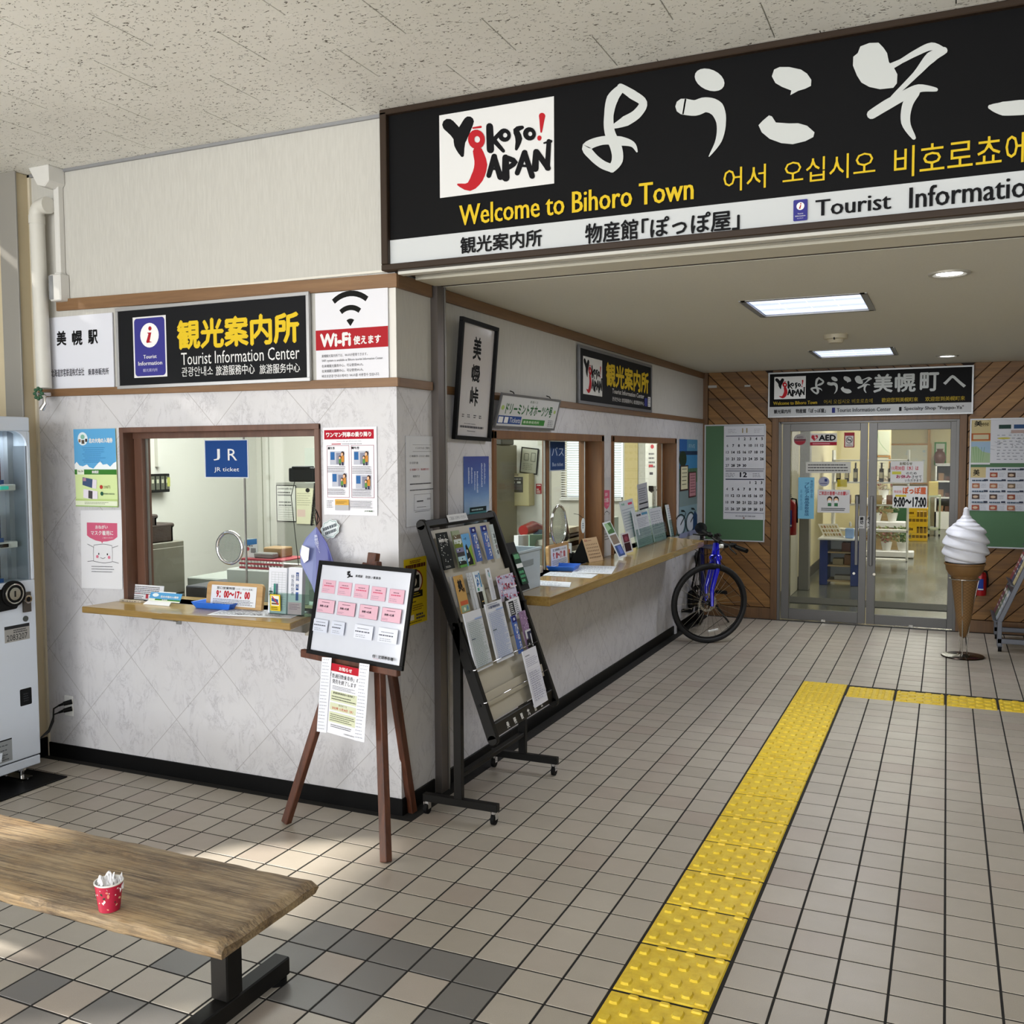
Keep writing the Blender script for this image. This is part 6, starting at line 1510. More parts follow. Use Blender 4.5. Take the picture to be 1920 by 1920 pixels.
fs += [tuple(range(nprof - 1, -1, -1)), tuple(range(nx * nprof, (nx + 1) * nprof))]
b_.add(BENCHW, vs, fs); b_.build('seat', t, smooth=50)
for xx in (-1.222, -2.70):
    B().box(BLKM, (xx - .03, -4.815, .075), (xx + .03, -4.75, HB - .036)).build('leg', t, bev=.004)
    B().bar(BLKM, (xx, -5.05, .045), (xx, -4.535, .045), .055, .055).build('foot_beam', t, bev=.004)
    for yy in (-5.02, -4.565): B().cyl(RUBBER, (xx, yy, 0), (xx, yy, .018), .03, n=16).build('foot_pad', t, smooth=40)
B().box(BLKM, (-2.80, -4.935, HB - .085), (-1.12, -4.895, HB - .038)).build('rail', t, bev=.003)
B().box(BLKM, (-2.80, -4.70, HB - .085), (-1.12, -4.66, HB - .038)).build('rail', t, bev=.003)
cb = PZ(201, 1707, HB); cb = V((cb.x, cb.y + .008, HB + .001))
t = emp('paper_cup', 'crimson paper cup with festive dots and crumpled white tissue on the bench', 'cup', cb)
CUPR = P('crimson_cup_paper', '#b0173c', .45, 0, .03)
k_ = 1.0
B().lathe(CUPR, cb, [(.0, .0), (.027, .0), (.0275, .004), (.036, .074)], 40).build('wall', t, smooth=40)
B().lathe(WHT, cb, [(.035, .072), (.038, .075), (.038, .078), (.035, .078), (.0345, .066), (.0, .064)], 40).build('rim', t, smooth=40)
b_ = B(); random.seed(5)
for i in range(44):
    a = random.uniform(0, 2 * PI); h = random.uniform(.008, .066); r = .0275 + (.0085) * (h / .074) + .0004; c = cb + V((r * math.cos(a), r * math.sin(a), h))
    n = V((math.cos(a), math.sin(a), -.12)).normalized(); u = V((-math.sin(a), math.cos(a), 0)); w = n.cross(u); s = random.uniform(.0012, .0032); ax = random.uniform(.5, 2.2); ro = random.uniform(0, 3)
    m_ = INK(random.choice(('#e6c9a4', '#f0ecec', '#2d4a38', '#e8e2e4', '#d98f7a')))
    b_.add(m_, [c + (u * math.cos(ro) + w * math.sin(ro)) * s * ax * math.cos(q_) + (w * math.cos(ro) - u * math.sin(ro)) * s * math.sin(q_) for q_ in [2 * PI * j / 9 for j in range(9)]], [tuple(range(9))])
b_.build('printed_dots', t)
b_ = B(); vs = []; fs = []; g = 16
for i in range(g + 1):
    for j in range(g + 1):
        u, v = i / g * 2 - 1, j / g * 2 - 1; rr = math.sqrt(u * u + v * v)
        vs.append((cb.x + u * .034 * (1 + .1 * math.sin(5 * v)), cb.y + v * .032, cb.z + .076 + .018 * math.sin(u * 5.1 + v * 2.2) * math.cos(v * 4.3 - u) + .010 * random.uniform(-1, 1) + .006 - .012 * rr))
        if i < g and j < g and rr < 1.02: fs.append((i * (g + 1) + j, (i + 1) * (g + 1) + j, (i + 1) * (g + 1) + j + 1, i * (g + 1) + j + 1))
b_.add(PAPER, vs, fs); b_.add(PAPER, [(cb.x + .012, cb.y + .0, cb.z + .085), (cb.x + .022, cb.y - .004, cb.z + .09), (cb.x + .02, cb.y + .003, cb.z + .104), (cb.x + .012, cb.y + .006, cb.z + .1)], [(0, 1, 2, 3)]); b_.build('tissue', t)

# ================================================================== TACTILE PAVING
def block_mesh(kind, sx, sy):
    b_ = B(); h = .0045; w, d = sx / 2, sy / 2
    b_.add(TACT, [(-w, -d, 0), (w, -d, 0), (w, d, 0), (-w, d, 0), (-w + .004, -d + .004, h), (w - .004, -d + .004, h), (w - .004, d - .004, h), (-w + .004, d - .004, h)], [(4, 5, 6, 7)] + [(i, (i + 1) % 4, 4 + (i + 1) % 4, 4 + i) for i in range(4)])
    def stud(cx, cy, a, c, hh=.006):
        n = 10; lo = []; hi = []
        for i in range(n):
            t_ = 2 * PI * (i + .5) / n; q = lambda s: (cx + a * s * (abs(math.cos(t_)) ** .6) * (1 if math.cos(t_) > 0 else -1), cy + c * s * (abs(math.sin(t_)) ** .6) * (1 if math.sin(t_) > 0 else -1))
            lo.append(q(1) + (h,)); hi.append(q(.78) + (h + hh,))
        b_.add(TACT, lo + hi, [tuple(range(n, 2 * n))] + [(i, (i + 1) % n, n + (i + 1) % n, n + i) for i in range(n)])
    if kind == 'dot':
        for i in range(7):
            for j in range(7): stud((i - 3) * sx / 7.3, (j - 3) * sy / 7.3, .011, .011, .004)
    else:
        px_, py_ = sx / 6.2, sy / 3.0
        for i in range(6):
            for j in range(4):
                cx = (i - 2.5) * px_; cy = (j - 1) * py_ - (.5 * py_ if i % 2 else 0)
                half = py_ * .24
                if cy - half < -d + .004: cy2 = (-d + .006 + cy + half) / 2; half = (cy + half + d - .006) / 2; cy = cy2
                if cy + half > d - .004: c2 = (d - .006 + cy - half) / 2; half = (d - .006 - cy + half) / 2; cy = c2
                if half < .008: continue
                if kind == 'long': stud(cx, cy, px_ * .38, half)
                else: stud(cy * sx / sy, cx * sy / sx, half * sx / sy, px_ * .38)
    o = b_.build('tactile_block', None, smooth=30, origin=(0, 0, 0)); me = o.data; bpy.data.objects.remove(o)
    return me
def strip(name, label, cs, group=None):
    c = cs[0][1]; t = emp(name, label, 'tactile paving', (c[0], c[1], 0))
    ms = {}
    for kind, (x, y), sx, sy in [(k, p, a, b2) for k, p, a, b2 in cs]:
        if (kind, sx, sy) not in ms: ms[(kind, sx, sy)] = block_mesh(kind, sx, sy)
        o = bpy.data.objects.new('tactile_block', ms[(kind, sx, sy)]); S.collection.objects.link(o); o.parent = t; o.location = V((x, y, -.0013)) - WP[t.name]
        o.rotation_euler.z = random.uniform(-.004, .004)
strip('tactile_strip', 'long straight yellow tactile strip running from the lower edge towards the doors', [('dot' if k < 2 else 'long', (-.147, -.15 - .3 * k), .286, .287) for k in range(0, 22)])
strip('tactile_branch', 'short yellow tactile strip turning off to the right edge', [('dot' if k == 0 else 'cross', (.155 + .2985 * k, -.192), .284, .282) for k in range(0, 9)])

# ================================================================== BICYCLE
FWc, RWc = V((-1.188, 1.065, .335)), V((-1.49, 1.97, .335))
BLUE = P('glossy_blue_bike_paint', '#0d12c4', .12, .1, .02, coat=1.0)
TYRE = P('bike_tyre', '#0c0c0e', .6, 0, .15)
t = emp('bicycle', 'blue and black bicycle with flat handlebar leaning at the end of the side counter', 'bicycle', V(((FWc.x + RWc.x) / 2, (FWc.y + RWc.y) / 2, 0)))
body = (FWc - RWc).normalized()
def wheel(c, fdir, lean):
    f = V(fdir).normalized(); up = (V((0, 0, 1)) + V(lean)).normalized(); up = (up - f * up.dot(f)).normalized(); ax = f.cross(up).normalized()
    w = B().ring(TYRE, c, ax, .315, .021, 56, 12).build('tyre', t, smooth=60)
    B().ring(BLKM, c, ax, .292, .009, 48, 8).build('rim', w, smooth=60)
    s = B()
    for i in range(28):
        a = 2 * PI * i / 28; sd = (.022 if i % 2 else -.022); a2 = a + (.35 if i % 4 < 2 else -.35)
        p = c + (f * math.cos(a) + up * math.sin(a)) * .288; q = c + ax * sd + (f * math.cos(a2) + up * math.sin(a2)) * .016
        s.bar(STEEL, p, q, .0018, .0018)
    s.build('spokes', w)
    B().cyl(BLKM, c - ax * .045, c + ax * .045, .014, n=14).cyl(BLKM, c - ax * .03, c + ax * .03, .022, n=14).build('hub', w, smooth=40)
    d = B(); side = ax * (.032 if ax.x < 0 else -.032)
    ro = [c + side + (f * math.cos(a) + up * math.sin(a)) * (.078 + .003 * math.sin(12 * a)) for a in [2 * PI * i / 48 for i in range(48)]]
    ri = [c + side + (f * math.cos(a) + up * math.sin(a)) * .058 for a in [2 * PI * i / 48 for i in range(48)]]
    d.add(STEEL, ro + ri, [(i, (i + 1) % 48, 48 + (i + 1) % 48, 48 + i) for i in range(48)])
    for i in range(5): a = 2 * PI * i / 5; d.bar(BLKM, c + side, c + side + (f * math.cos(a) + up * math.sin(a)) * .06, .006, .003)
    d.build('brake_disc', w)
    rf_ = B(); a0 = -1.75
    rf_.obb(P('silver_reflector', '#d8d8d4', .2, .3), c + (f * math.cos(a0) + up * math.sin(a0)) * .235 , (f * -math.sin(a0) + up * math.cos(a0)) * .045, ax * .006, (f * math.cos(a0) + up * math.sin(a0)) * .008); rf_.build('reflector', w, bev=.002)
    return f, up, ax
ff = V((-.80, -.60, 0)); f, up, ax = wheel(FWc, ff, (.10, 0, 0))
# steering axis leans back 20 degrees from the wheel
hd0 = V((FWc.x, FWc.y, 0)); back = -body * 1.0
sax = (V((.10, 0, 1)) + (-body) * .30).normalized()
crown = V((-1.158, 1.15, .705))
sd = ax if ax.x < 0 else -ax
for s_ in (-1, 1):
    B().tube(BLUE, [FWc + ax * s_ * .055 + V((0, 0, -.015)), FWc + ax * s_ * .056 + V((0, 0, .12)) + (-body) * .02, crown + ax * s_ * .052 + V((0, 0, -.05)), crown + ax * s_ * .03], [.013, .018, .026, .026], 12).build('fork_leg', t, smooth=60)
B().sph(BLUE, tuple(crown), (.055, .04, .04), 14, 8).build('fork_crown', t, smooth=60)
ht0, ht1 = crown + V((0, 0, .02)), crown + sax * .12
B().cyl(BLUE, ht0, ht1, .034, .029, 18).cyl(BLKM, ht1, ht1 + sax * .05, .02, n=14).build('head_tube', t, smooth=40)
bb = RWc + body * .44 + V((0, 0, -.055)); st0 = bb + V((0, 0, .46)) - body * .17
for nm, p, q_, r0, r1 in (('down_tube', ht0 + sax * .05, bb, .032, .026), ('top_tube', ht1 - sax * .03, st0, .022, .018), ('seat_tube', bb, st0 + V((0, 0, .03)), .02, .018)):
    B().cyl(P('dark_blue_frame', '#080b45', .2, .1, .02), p, q_, r0, r1, 14).build(nm, t, smooth=40)
for s_ in (-1, 1):
    o_ = V((s_ * .05, 0, 0))
    B().tube(BLKM, [bb + o_ * .4, RWc + o_ * 1.25], .011, 8).build('chain_stay', t, smooth=40)
    B().tube(BLKM, [st0 + o_ * .3, RWc + o_ * 1.25], .009, 8).build('seat_stay', t, smooth=40)
sp_ = st0 + V((0, 0, .12)) - body * .03
B().cyl(BLKM, st0, sp_, .014, n=10).build('seat_post', t, smooth=40)
b_ = B(); b_.tube(BLK, [sp_ - body * .12 + V((0, 0, .03)), sp_ - body * .06 + V((0, 0, .035)), sp_ + body * .05 + V((0, 0, .03)), sp_ + body * .15 + V((0, 0, .022))], [.05, .055, .03, .018], 12); b_.build('saddle', t, smooth=60)
wheel(RWc, body, (-.03, 0, 0))
B().cyl(STEEL, bb + V((.05, 0, 0)), bb + V((.056, 0, 0)), .085, n=32).cyl(BLKM, bb - V((.07, 0, 0)), bb + V((.07, 0, 0)), .022, n=14).build('chainring', t, smooth=40)
for s_, dz in ((1, .10), (-1, -.12)):
    q_ = bb + V((s_ * .075, 0, 0)); e = q_ + V((s_ * .012, 0, dz)) + body * (.13 if s_ > 0 else -.12)
    B().bar(BLKM, q_, e, .022, .012, (1, 0, 0)).build('crank', t, bev=.003)
    pd = B(); pc_ = e + V((s_ * .055, 0, 0))
    for k in (-1, 0, 1): pd.obb(BLK, pc_ + body * .03 * k, (.045, 0, 0), body * .006, (0, 0, .011))
    pd.obb(BLK, pc_ + V((.042, 0, 0)), (.005, 0, 0), body * .04, (0, 0, .011)).obb(BLK, pc_ - V((.042, 0, 0)), (.005, 0, 0), body * .04, (0, 0, .011)); pd.build('pedal', t)
ks = PZ(1368, 1168, .0); kb = bb + V((.03, -.08, -.02))
kb = PY(1344, 1137, RWc.y - .35)
B().tube(BLKM, [tuple(kb), tuple(PZ(1366, 1166, .005))], [.012, .009], 8).build('kickstand', t, smooth=40)
# handlebar, turned with the wheel
hc = ht1 + sax * .05; GLp, GRp = PY(1313, 997, 1.22), PY(1393, 1033, .86); bd_ = (GRp - GLp).normalized()      # towards the picture's right
gl, gr = PP(1313, 997, hc, V((0, 1, 0))), None
stem_e = (GLp + GRp) / 2 + V((0, 0, -.012))
hz = V((0, 0, 1))
def hp(s_, up_=0, fw_=0): return stem_e + bd_ * s_ + hz * up_ + ff.normalized() * fw_
B().tube(BLKM, [tuple(hc), tuple(stem_e)], .02, 10).cyl(BLKM, hc - hz * .03, hc + hz * .03, .024, n=14).build('stem', t, smooth=40)
B().tube(BLKM, [tuple(hp(-.285, .012, -.03)), tuple(hp(-.15, .01, -.01)), tuple(hp(-.06, 0)), tuple(hp(.06, 0)), tuple(hp(.15, .01, -.01)), tuple(hp(.285, .012, -.03))], .0115, 10).build('handlebar', t, smooth=60)
for s_ in (-1, 1):
    B().tube(BLK, [tuple(hp(s_ * .17, .012, -.015)), tuple(hp(s_ * .29, .012, -.03))], [.0175, .018], 12).build('grip', t, smooth=60)
    B().tube(BLKM, [tuple(hp(s_ * .17, .03, -.02)), tuple(hp(s_ * .16, .02, .035)), tuple(hp(s_ * .22, .005, .055)), tuple(hp(s_ * .29, -.01, .06))], [.012, .012, .007, .006], 8).build('brake_lever', t, smooth=60)
    B().sph(BLKM, tuple(hp(s_ * .15, .02, 0)), (.025, .025, .02), 10, 6).build('shifter', t, smooth=60)
B().tube(BLKM, [tuple(hp(-.06, 0)), tuple(hp(-.05, .06)), tuple(hp(-.02, .065)), tuple(hp(.0, .055))], .006, 8).build('light_mount', t, smooth=60)
B().cyl(P('clear_lamp_lens', '#d5d5d0', .15), hp(.10, .0, .05), hp(.10, .0, .075), .018, n=14).cyl(BLK, hp(.10, .0, .01), hp(.10, .0, .05), .017, n=14).build('front_lamp', t, smooth=40)
for i, (s_, dr, dw) in enumerate(((-.13, .14, -.05), (.13, .22, .06), (.10, .17, .03))):
    p0 = hp(s_, .0, .04); p3 = crown + V((0, 0, .04)) + bd_ * (.02 * (1 if s_ > 0 else -1))
    B().tube(BLK, [tuple(p0), tuple(p0 + ff * .08 + bd_ * dw * .8 + hz * -.03), tuple(p0 + ff * .09 + bd_ * dw + hz * -dr * .7), tuple(p3 + ff * .06 + bd_ * dw * .5 - hz * .03), tuple(p3)], .003, 6).build('cable', t, smooth=60)
B().box(BLK, tuple(RWc + V((-.07, -.15, -.18))), tuple(RWc + V((-.02, .10, -.02)))).build('derailleur_guard', t, bev=.02, seg=2)

# ================================================================== SOFT ICE CREAM FIGURE
ix, iy = .7215, 1.30
t = emp('ice_cream_sign', 'tall soft ice cream cone figure on a wire stand by the glass doors', 'figure', (ix, iy, 0))
def iz(p): return PY(1810, p, iy).z
zt_, zs, zr1, zr2, ztip = iz(951), iz(1056), iz(1085), iz(1165), iz(1150)
SW = P('swirl_cream', '#dfe0e8', .45, 0, .01)
b_ = B(); NV, NU = 120, 72; vs = []; fs = []
env = [(0, .60), (.03, .84), (.08, .93), (.2, 1.0), (.35, 1.0), (.5, .93), (.6, .80), (.68, .62), (.75, .40), (.81, .23), (.87, .145), (.94, .115), (.98, .10), (1.0, .03)]
def ev(s_):
    for (a, va), (b2, vb) in zip(env, env[1:]):
        if a <= s_ <= b2: u = (s_ - a) / (b2 - a); u = u * u * (3 - 2 * u) if s_ > .6 else u; return va + (vb - va) * u
    return env[-1][1]
RM = .168
for i in range(NV + 1):
    s_ = i / NV
    for j in range(NU):
        th = 2 * PI * j / NU; amp = .13 * max(0, min(1, (.88 - s_) / .3)) * min(1, s_ / .06)
        ph = (s_ * 5.2 + 2 * th / (2 * PI) + .25) % 1.0
        rid = min(1.0, (ph / .16) ** .6) * (1 - .92 * max(0, (ph - .25) / .75) ** 1.3)
        rr = RM * ev(s_) * (1 - amp * 1.5 + amp * 1.5 * rid) + .0012 * math.sin(28 * th + s_ * 130) * (amp > .02)
        vs.append((ix + rr * math.cos(th) + (.004 * math.sin(3 * s_)), iy + rr * math.sin(th), zs + (zt_ - zs) * s_))
for i in range(NV):
    for j in range(NU): fs.append((i * NU + j, i * NU + (j + 1) % NU, (i + 1) * NU + (j + 1) % NU, (i + 1) * NU + j))
fs += [tuple(range(NU - 1, -1, -1)), tuple(range(NV * NU, (NV + 1) * NU))]
b_.add(SW, vs, fs); b_.build('swirl', t, smooth=70)
WAF = N('wafer_cone'); qx = WAF.n('ShaderNodeSeparateXYZ'); WAF.l(WAF.pos(), qx.inputs[0])
ang = WAF.math('ARCTAN2', WAF.math('SUBTRACT', qx.outputs[1], iy), WAF.math('SUBTRACT', qx.outputs[0], ix))
g1 = WAF.math('FRACT', WAF.math('ADD', WAF.math('MULTIPLY', ang, 7 / PI), WAF.math('MULTIPLY', qx.outputs[2], 42))); g2 = WAF.math('FRACT', WAF.math('SUBTRACT', WAF.math('MULTIPLY', ang, 7 / PI), WAF.math('MULTIPLY', qx.outputs[2], 42)))
gg = WAF.math('MINIMUM', WAF.math('GREATER_THAN', g1, .14), WAF.math('GREATER_THAN', g2, .14))
WAF.set(color=WAF.mix(gg, '#604424', '#806039'), rough=.5, bump=gg, bs=.6, bd=.004)
cz1 = zs + .004; rz = (zr1)
B().lathe(P('wafer_rim', '#79582f', .5), (ix, iy, 0), [(.140, cz1), (.146, cz1), (.146, cz1 - .012), (.138, cz1 - .018), (.132, cz1 - .055), (.112, cz1 - .09), (.098, cz1 - .10)], 40).build('cone_rim', t, smooth=30)
B().lathe(WAF.m, (ix, iy, 0), [(.100, cz1 - .098), (.094, cz1 - .11), (.055, .30), (.024, .16), (.0, .14)], 40).build('cone', t, smooth=40)
CH2 = P('stand_chrome_wire', '#b9b5ae', .18, 1, .02)
B().ring(CH2, (ix, iy, zr1), (0, 0, 1), .106, .0045, 40, 8).build('upper_ring', t, smooth=60)
B().ring(CH2, (ix, iy, zr2 + .03), (0, 0, 1), .046, .004, 28, 8).build('lower_ring', t, smooth=60)
for k in range(3):
    a = -1.75 + 2 * PI * k / 3; u = V((math.cos(a), math.sin(a), 0))
    B().tube(CH2, [V((ix, iy, zr1)) + u * .108, V((ix, iy, zr2 + .03)) + u * .050, V((ix, iy, .05)) + u * .026, V((ix, iy, .012)) + u * .03, V((ix, iy, .012)) + u * .05], .0045, 8).build('wire_leg', t, smooth=60)
B().lathe(P('dark_metal_base', '#2a2018', .2, .8, .1), (ix, iy, 0), [(0, .001), (.152, .001), (.155, .005), (.15, .010), (.04, .013), (.03, .02), (0, .022)], 48).build('base_plate', t, smooth=40)

# ================================================================== FIRE EXTINGUISHER
RED = P('extinguisher_red', '#9a0f16', .3, .1, .04)
def exting(c, h, r, label, grp):
    t = emp('fire_extinguisher', label, 'fire extinguisher', c)
    B().lathe(RED, c, [(0, .0), (r * .95, .0), (r, .012), (r, h * .72), (r * .9, h * .80), (r * .45, h * .86), (r * .3, h * .88)], 28).build('cylinder', t, smooth=40)
    B().cyl(STEEL, c + V((0, 0, h * .87)), c + V((0, 0, h * .92)), r * .25, n=12).box(BLK, tuple(c + V((-.015, -.08, h * .93))), tuple(c + V((.015, .03, h * .96)))).box(BLK, tuple(c + V((-.015, -.07, h * .98))), tuple(c + V((.015, .03, h * 1.0)))).build('valve', t, bev=.003)
    B().tube(BLK, [tuple(c + V((r * .2, 0, h * .9))), tuple(c + V((r * .9, -.0, h * .88))), tuple(c + V((r * 1.12, 0, h * .6))), tuple(c + V((r * 1.1, 0, h * .3)))], .009, 8).build('hose', t, smooth=60)
    b_ = B(); n = 8; lb_ = [(-PI / 2 + .9 * (i / n - .5)) for i in range(n + 1)]
    vs = [(c.x + (r + .001) * math.cos(a), c.y + (r + .001) * math.sin(a), c.z + z) for z in (h * .2, h * .62) for a in lb_]; b_.add(INK('#2a3f8f'), vs, [(i, i + 1, n + 2 + i, n + 1 + i) for i in range(n)])
    vs = [(c.x + (r + .0015) * math.cos(a), c.y + (r + .0015) * math.sin(a), c.z + z) for z in (h * .22, h * .26) for a in lb_]; b_.add(INK('#dcdcdc'), vs, [(i, i + 1, n + 2 + i, n + 1 + i) for i in range(n)])
    b_.build('label', t)
    return t
ez = PY(1838, 1116, KY - .09); exting(V((ez.x, KY - .085, ez.z)), .235, .048, 'red fire extinguisher hung on the planks behind the ice cream figure', None)

# ================================================================== GREY MAGAZINE RACK AT THE RIGHT EDGE
GR = P('grey_painted_rack', '#5d5f66', .4, .4, .05)
t = emp('magazine_rack', 'grey metal magazine rack on casters at the right edge of the picture', 'magazine rack', (1.35, 1.75, 0))
gy0, gy1 = 1.62, 2.18
def side(y):
    b_ = B(); b_.bar(GR, (.985, y, .045), (.985, y, .26), .035, .035).bar(GR, (.985, y, .24), (1.46, y, 1.42), .04, .035).bar(GR, (.97, y, .085), (1.55, y, .085), .035, .04).bar(GR, (1.53, y, .06), (1.46, y, 1.40), .03, .035)
    b_.build('side_frame', t, bev=.003)
    for x_ in (.99, 1.5): B().cyl(RUBBER, (x_ - .012, y, .024), (x_ + .012, y, .024), .024, n=16).box(GR, (x_ - .016, y - .016, .03), (x_ + .016, y + .016, .06)).build('caster', t, smooth=40)
side(gy0); side(gy1)
B().bar(GR, (.985, gy0, .20), (.985, gy1, .20), .03, .03).bar(GR, (1.53, gy0, .085), (1.53, gy1, .085), .03, .03).bar(GR, (1.46, gy0, 1.40), (1.46, gy1, 1.40), .03, .03).build('cross_bar', t, bev=.003)
mD = V((.985 - 1.46, 0, .24 - 1.42)); mf = Flat(V((1.455 - .01, gy1, 1.40)), V((0, gy0 - gy1, 0)), mD)
b_ = B()
for k in range(4): b_.prism(GR, [mf.pt(0, .04 + .24 * k, .0), mf.pt(1, .04 + .24 * k, 0), mf.pt(1, .27 + .24 * k, .0), mf.pt(0, .27 + .24 * k, .0)], mf.N * .003).prism(GR, [mf.pt(0, .27 + .24 * k, .0), mf.pt(1, .27 + .24 * k, 0), mf.pt(1, .27 + .24 * k, .04), mf.pt(0, .27 + .24 * k, .04)], mf.D * .004)
b_.build('shelf_panel', t)
for k in range(4):
    for i, c_ in enumerate((('#8d5f66', '#4a5a78', '#b9b3a0'), ('#6f4a52', '#c7c2a8', '#3f5a4a'), ('#8a4a4a', '#4a4a60', '#b5a880'), ('#754a50', '#5f6a58', '#9aa0a8'))[k]):
        f_ = mf.sub(.05 + .31 * i, .075 + .24 * k, .33 + .31 * i, .265 + .24 * k, .008)
        o, ik = sheet('magazine', '%s magazine, %s across in the %s shelf of the grey rack' % (('reddish', 'bluish', 'pale')[i], ('first', 'second', 'third')[i], ('top', 'second', 'third', 'bottom')[k]), 'magazine', f_, c_, .006); ik.r(.1, .08, .9, .2, '#c9c5bd'); ik.L(.1, .3, .8, .8, 3, '#d0ccc4', .3, .2); ik.build('print', o)

# ================================================================== BACK WALL: SIGN, BOARDS, POSTERS
fs_ = P('silver_far_sign_frame', '#a3a4a5', .4, .6)
kf = FW(1444, 702, 1821, 773, 'K', .035)
o, ik = sheet('welcome_sign', 'long black welcome sign above the glass doors on the plank wall', 'sign', kf, '#0b0b0d', .012, frame=fs_, fw=.014, fth=.016)
ik.r(0, .78, 1, 1, '#b5b7b8'); logo(ik, .024, .07, .19, .60)
xs0 = {'よ': (.215, .285), 'う': (.30, .355), 'こ': (.37, .425), 'そ': (.44, .525)}
for ch, (a0, a1) in xs0.items():
    allp = [p for q_ in HIRA[ch] for p in q_]; u0, u1 = min(p[0] for p in allp), max(p[0] for p in allp); v0, v1 = min(p[1] for p in allp), max(p[1] for p in allp)
    ik.st([[(a0 + (p[0] - u0) / (u1 - u0) * (a1 - a0), .11 + (p[1] - v0) / (v1 - v0) * .40) for p in q_] for q_ in HIRA[ch]], '#b9bcbb')
for ch, a0, a1 in (('美', .535, .625), ('幌', .64, .735), ('町', .76, .845), ('へ', .87, .97)): ik.t(ch, a0, .10 if ch != 'へ' else .18, a1, .50 if ch != 'へ' else .44, '#b9bcbb', .024)
ik.t('Welcome to Bihoro Town', .02, .655, .25, .735, '#b39a2a', .015); ik.t('어서 오십시오 비호로쵸에', .285, .64, .53, .74, '#8f7c26', .0); ik.t('歡迎您到美幌町來', .575, .635, .75, .735, '#a48d2a', .01); ik.t('欢迎您到美幌町来', .785, .635, .97, .735, '#a48d2a', .01)
ik.t('観光案内所', .025, .845, .115, .94, K_, .02); ik.t('物産館「ぽっぽ屋」', .14, .84, .295, .94, K_, .02); ik.rr(.327, .83, .343, .95, '#2f3470', .002); ik.t('Tourist Information Center', .352, .845, .62, .935, K_, .012); ik.r(.66, .85, .672, .94, K_); ik.t('Specialty Shop "Poppo-Ya"', .685, .845, .965, .945, K_, .012)
ik.build('lettering', o)
GRN = P('green_board_felt', '#47694a', .8, 0, .06, 60)
WF = P('white_board_frame', '#aeb0b4', .4, .2)
bf1 = FW(1324, 799, 1431, 1014, 'K', .008)
o, _ = sheet('notice_board', 'green notice board left of the doors, behind the bicycle', 'notice board', bf1, 0, .006, mat=GRN, frame=WF, fw=.012, fth=.014)
cf = FW(1357.5, 799, 1434.5, 975, 'K', .018)
o, ik = sheet('calendar', 'large white two-month calendar hanging on the green notice board', 'calendar', cf, '#c6c7cc', .002)
ik.t('11', .44, .025, .56, .075, '#8a7a4a', .01); ik.r(.05, .105, .97, .112, '#2a2a44'); ik.L(.1, .03, .3, .08, 3, '#9a9aa2', .3, .3); ik.L(.72, .03, .9, .08, 3, '#9a9aa2', .3, .3)
def month(y0, first, nd, dy=.071):
    d = 1; r_ = 0; c_ = first
    while d <= nd:
        col = '#77777e' if c_ == 0 else '#2a2a30'
        s = str(d); g_ = glyphs(s)[2]; w = .0135 * (g_[2] - g_[0]) / (g_[3] - g_[1]) * ik.fl.h / ik.fl.w; x = .09 + .137 * c_
        ik.t(s, x - w, y0 + dy * r_, x + w, y0 + dy * r_ + .027, col, .035); d += 1; c_ += 1
        if c_ == 7: c_ = 0; r_ += 1
month(.125, 2, 30); ik.r(.03, .455, .97, .46, '#4a4a55'); ik.r(.05, .47, .95, .49, '#9b9ca4')
ik.t('12', .40, .495, .56, .545, '#2a2a34', .03); ik.L(.05, .5, .28, .55, 3, '#8f8f98', .4, .3); ik.L(.7, .5, .9, .55, 3, '#8f8f98', .4, .3); ik.r(.05, .565, .97, .575, '#2a2a44'); month(.59, 4, 31)
ik.r(.03, .925, .97, .93, '#4a4a66'); ik.L(.3, .955, .8, .97, 1, '#6a6a70', .5, .1); ik.e(.5, .983, .02, .008, '#7a4a3a', 10); ik.build('print', o)
bf2 = FW(1822, 788, 1930, 1027, 'K', .008)
bf2 = Flat(bf2.O, (1.05, 0, 0), bf2.D)
o, _ = sheet('notice_board', 'green notice board covered with posters right of the doors', 'notice board', bf2, 0, .006, mat=GRN, frame=WF, fw=.012, fth=.014)
def kp(lbl, x0, y0, x1, y1, col, k=.016): return sheet('poster', lbl, 'poster', FW(x0, y0, x1, y1, 'K', k), col, .0015)
o, ik = kp('map poster with black characters and orange band at the top of the right notice board', 1822, 785, 1856, 871, '#b5a67c'); ik.e(.68, .1, .28, .08, '#8f8052', hole=.93); ik.t('美', .15, .05, .55, .17, K_, .02); ik.t('幌', .55, .09, .9, .16, '#3a3418', .01); ik.r(0, .32, 1, .48, '#a05a34'); ik.r(.1, .35, .9, .45, '#b5ad90'); ik.r(0, .5, 1, .96, '#8fa6ba'); ik.poly([(0, .62), (.3, .6), (.6, .72), (1, .75), (1, .96), (0, .96)], '#93a886'); ik.r(0, .96, 1, 1, '#c6c6c8')
for i in range(5): ik.st(rib([(.1 + .15 * i, .62), (.2 + .1 * i, .95)], [.02, .01], 2), '#5f8f56')
ik.build('print', o)
def kp2(lbl, x0, y0, w, h, col):
    f_ = FW(x0, y0, x0 + 30, y0 + 60, 'K', .016); return sheet('poster', lbl, 'poster', Flat(f_.O, (w, 0, 0), (0, 0, -h)), col, .0015)
o, ik = kp2('white route map poster at the top right of the right notice board', 1858, 784, .52, .385, '#c2c3c8')
for i, c_ in enumerate(('#2a3f3a', '#2f4a70', '#5a2f30', '#3a5a4a')): ik.r(.12 + .22 * i, .15, .3 + .22 * i, .24, c_)
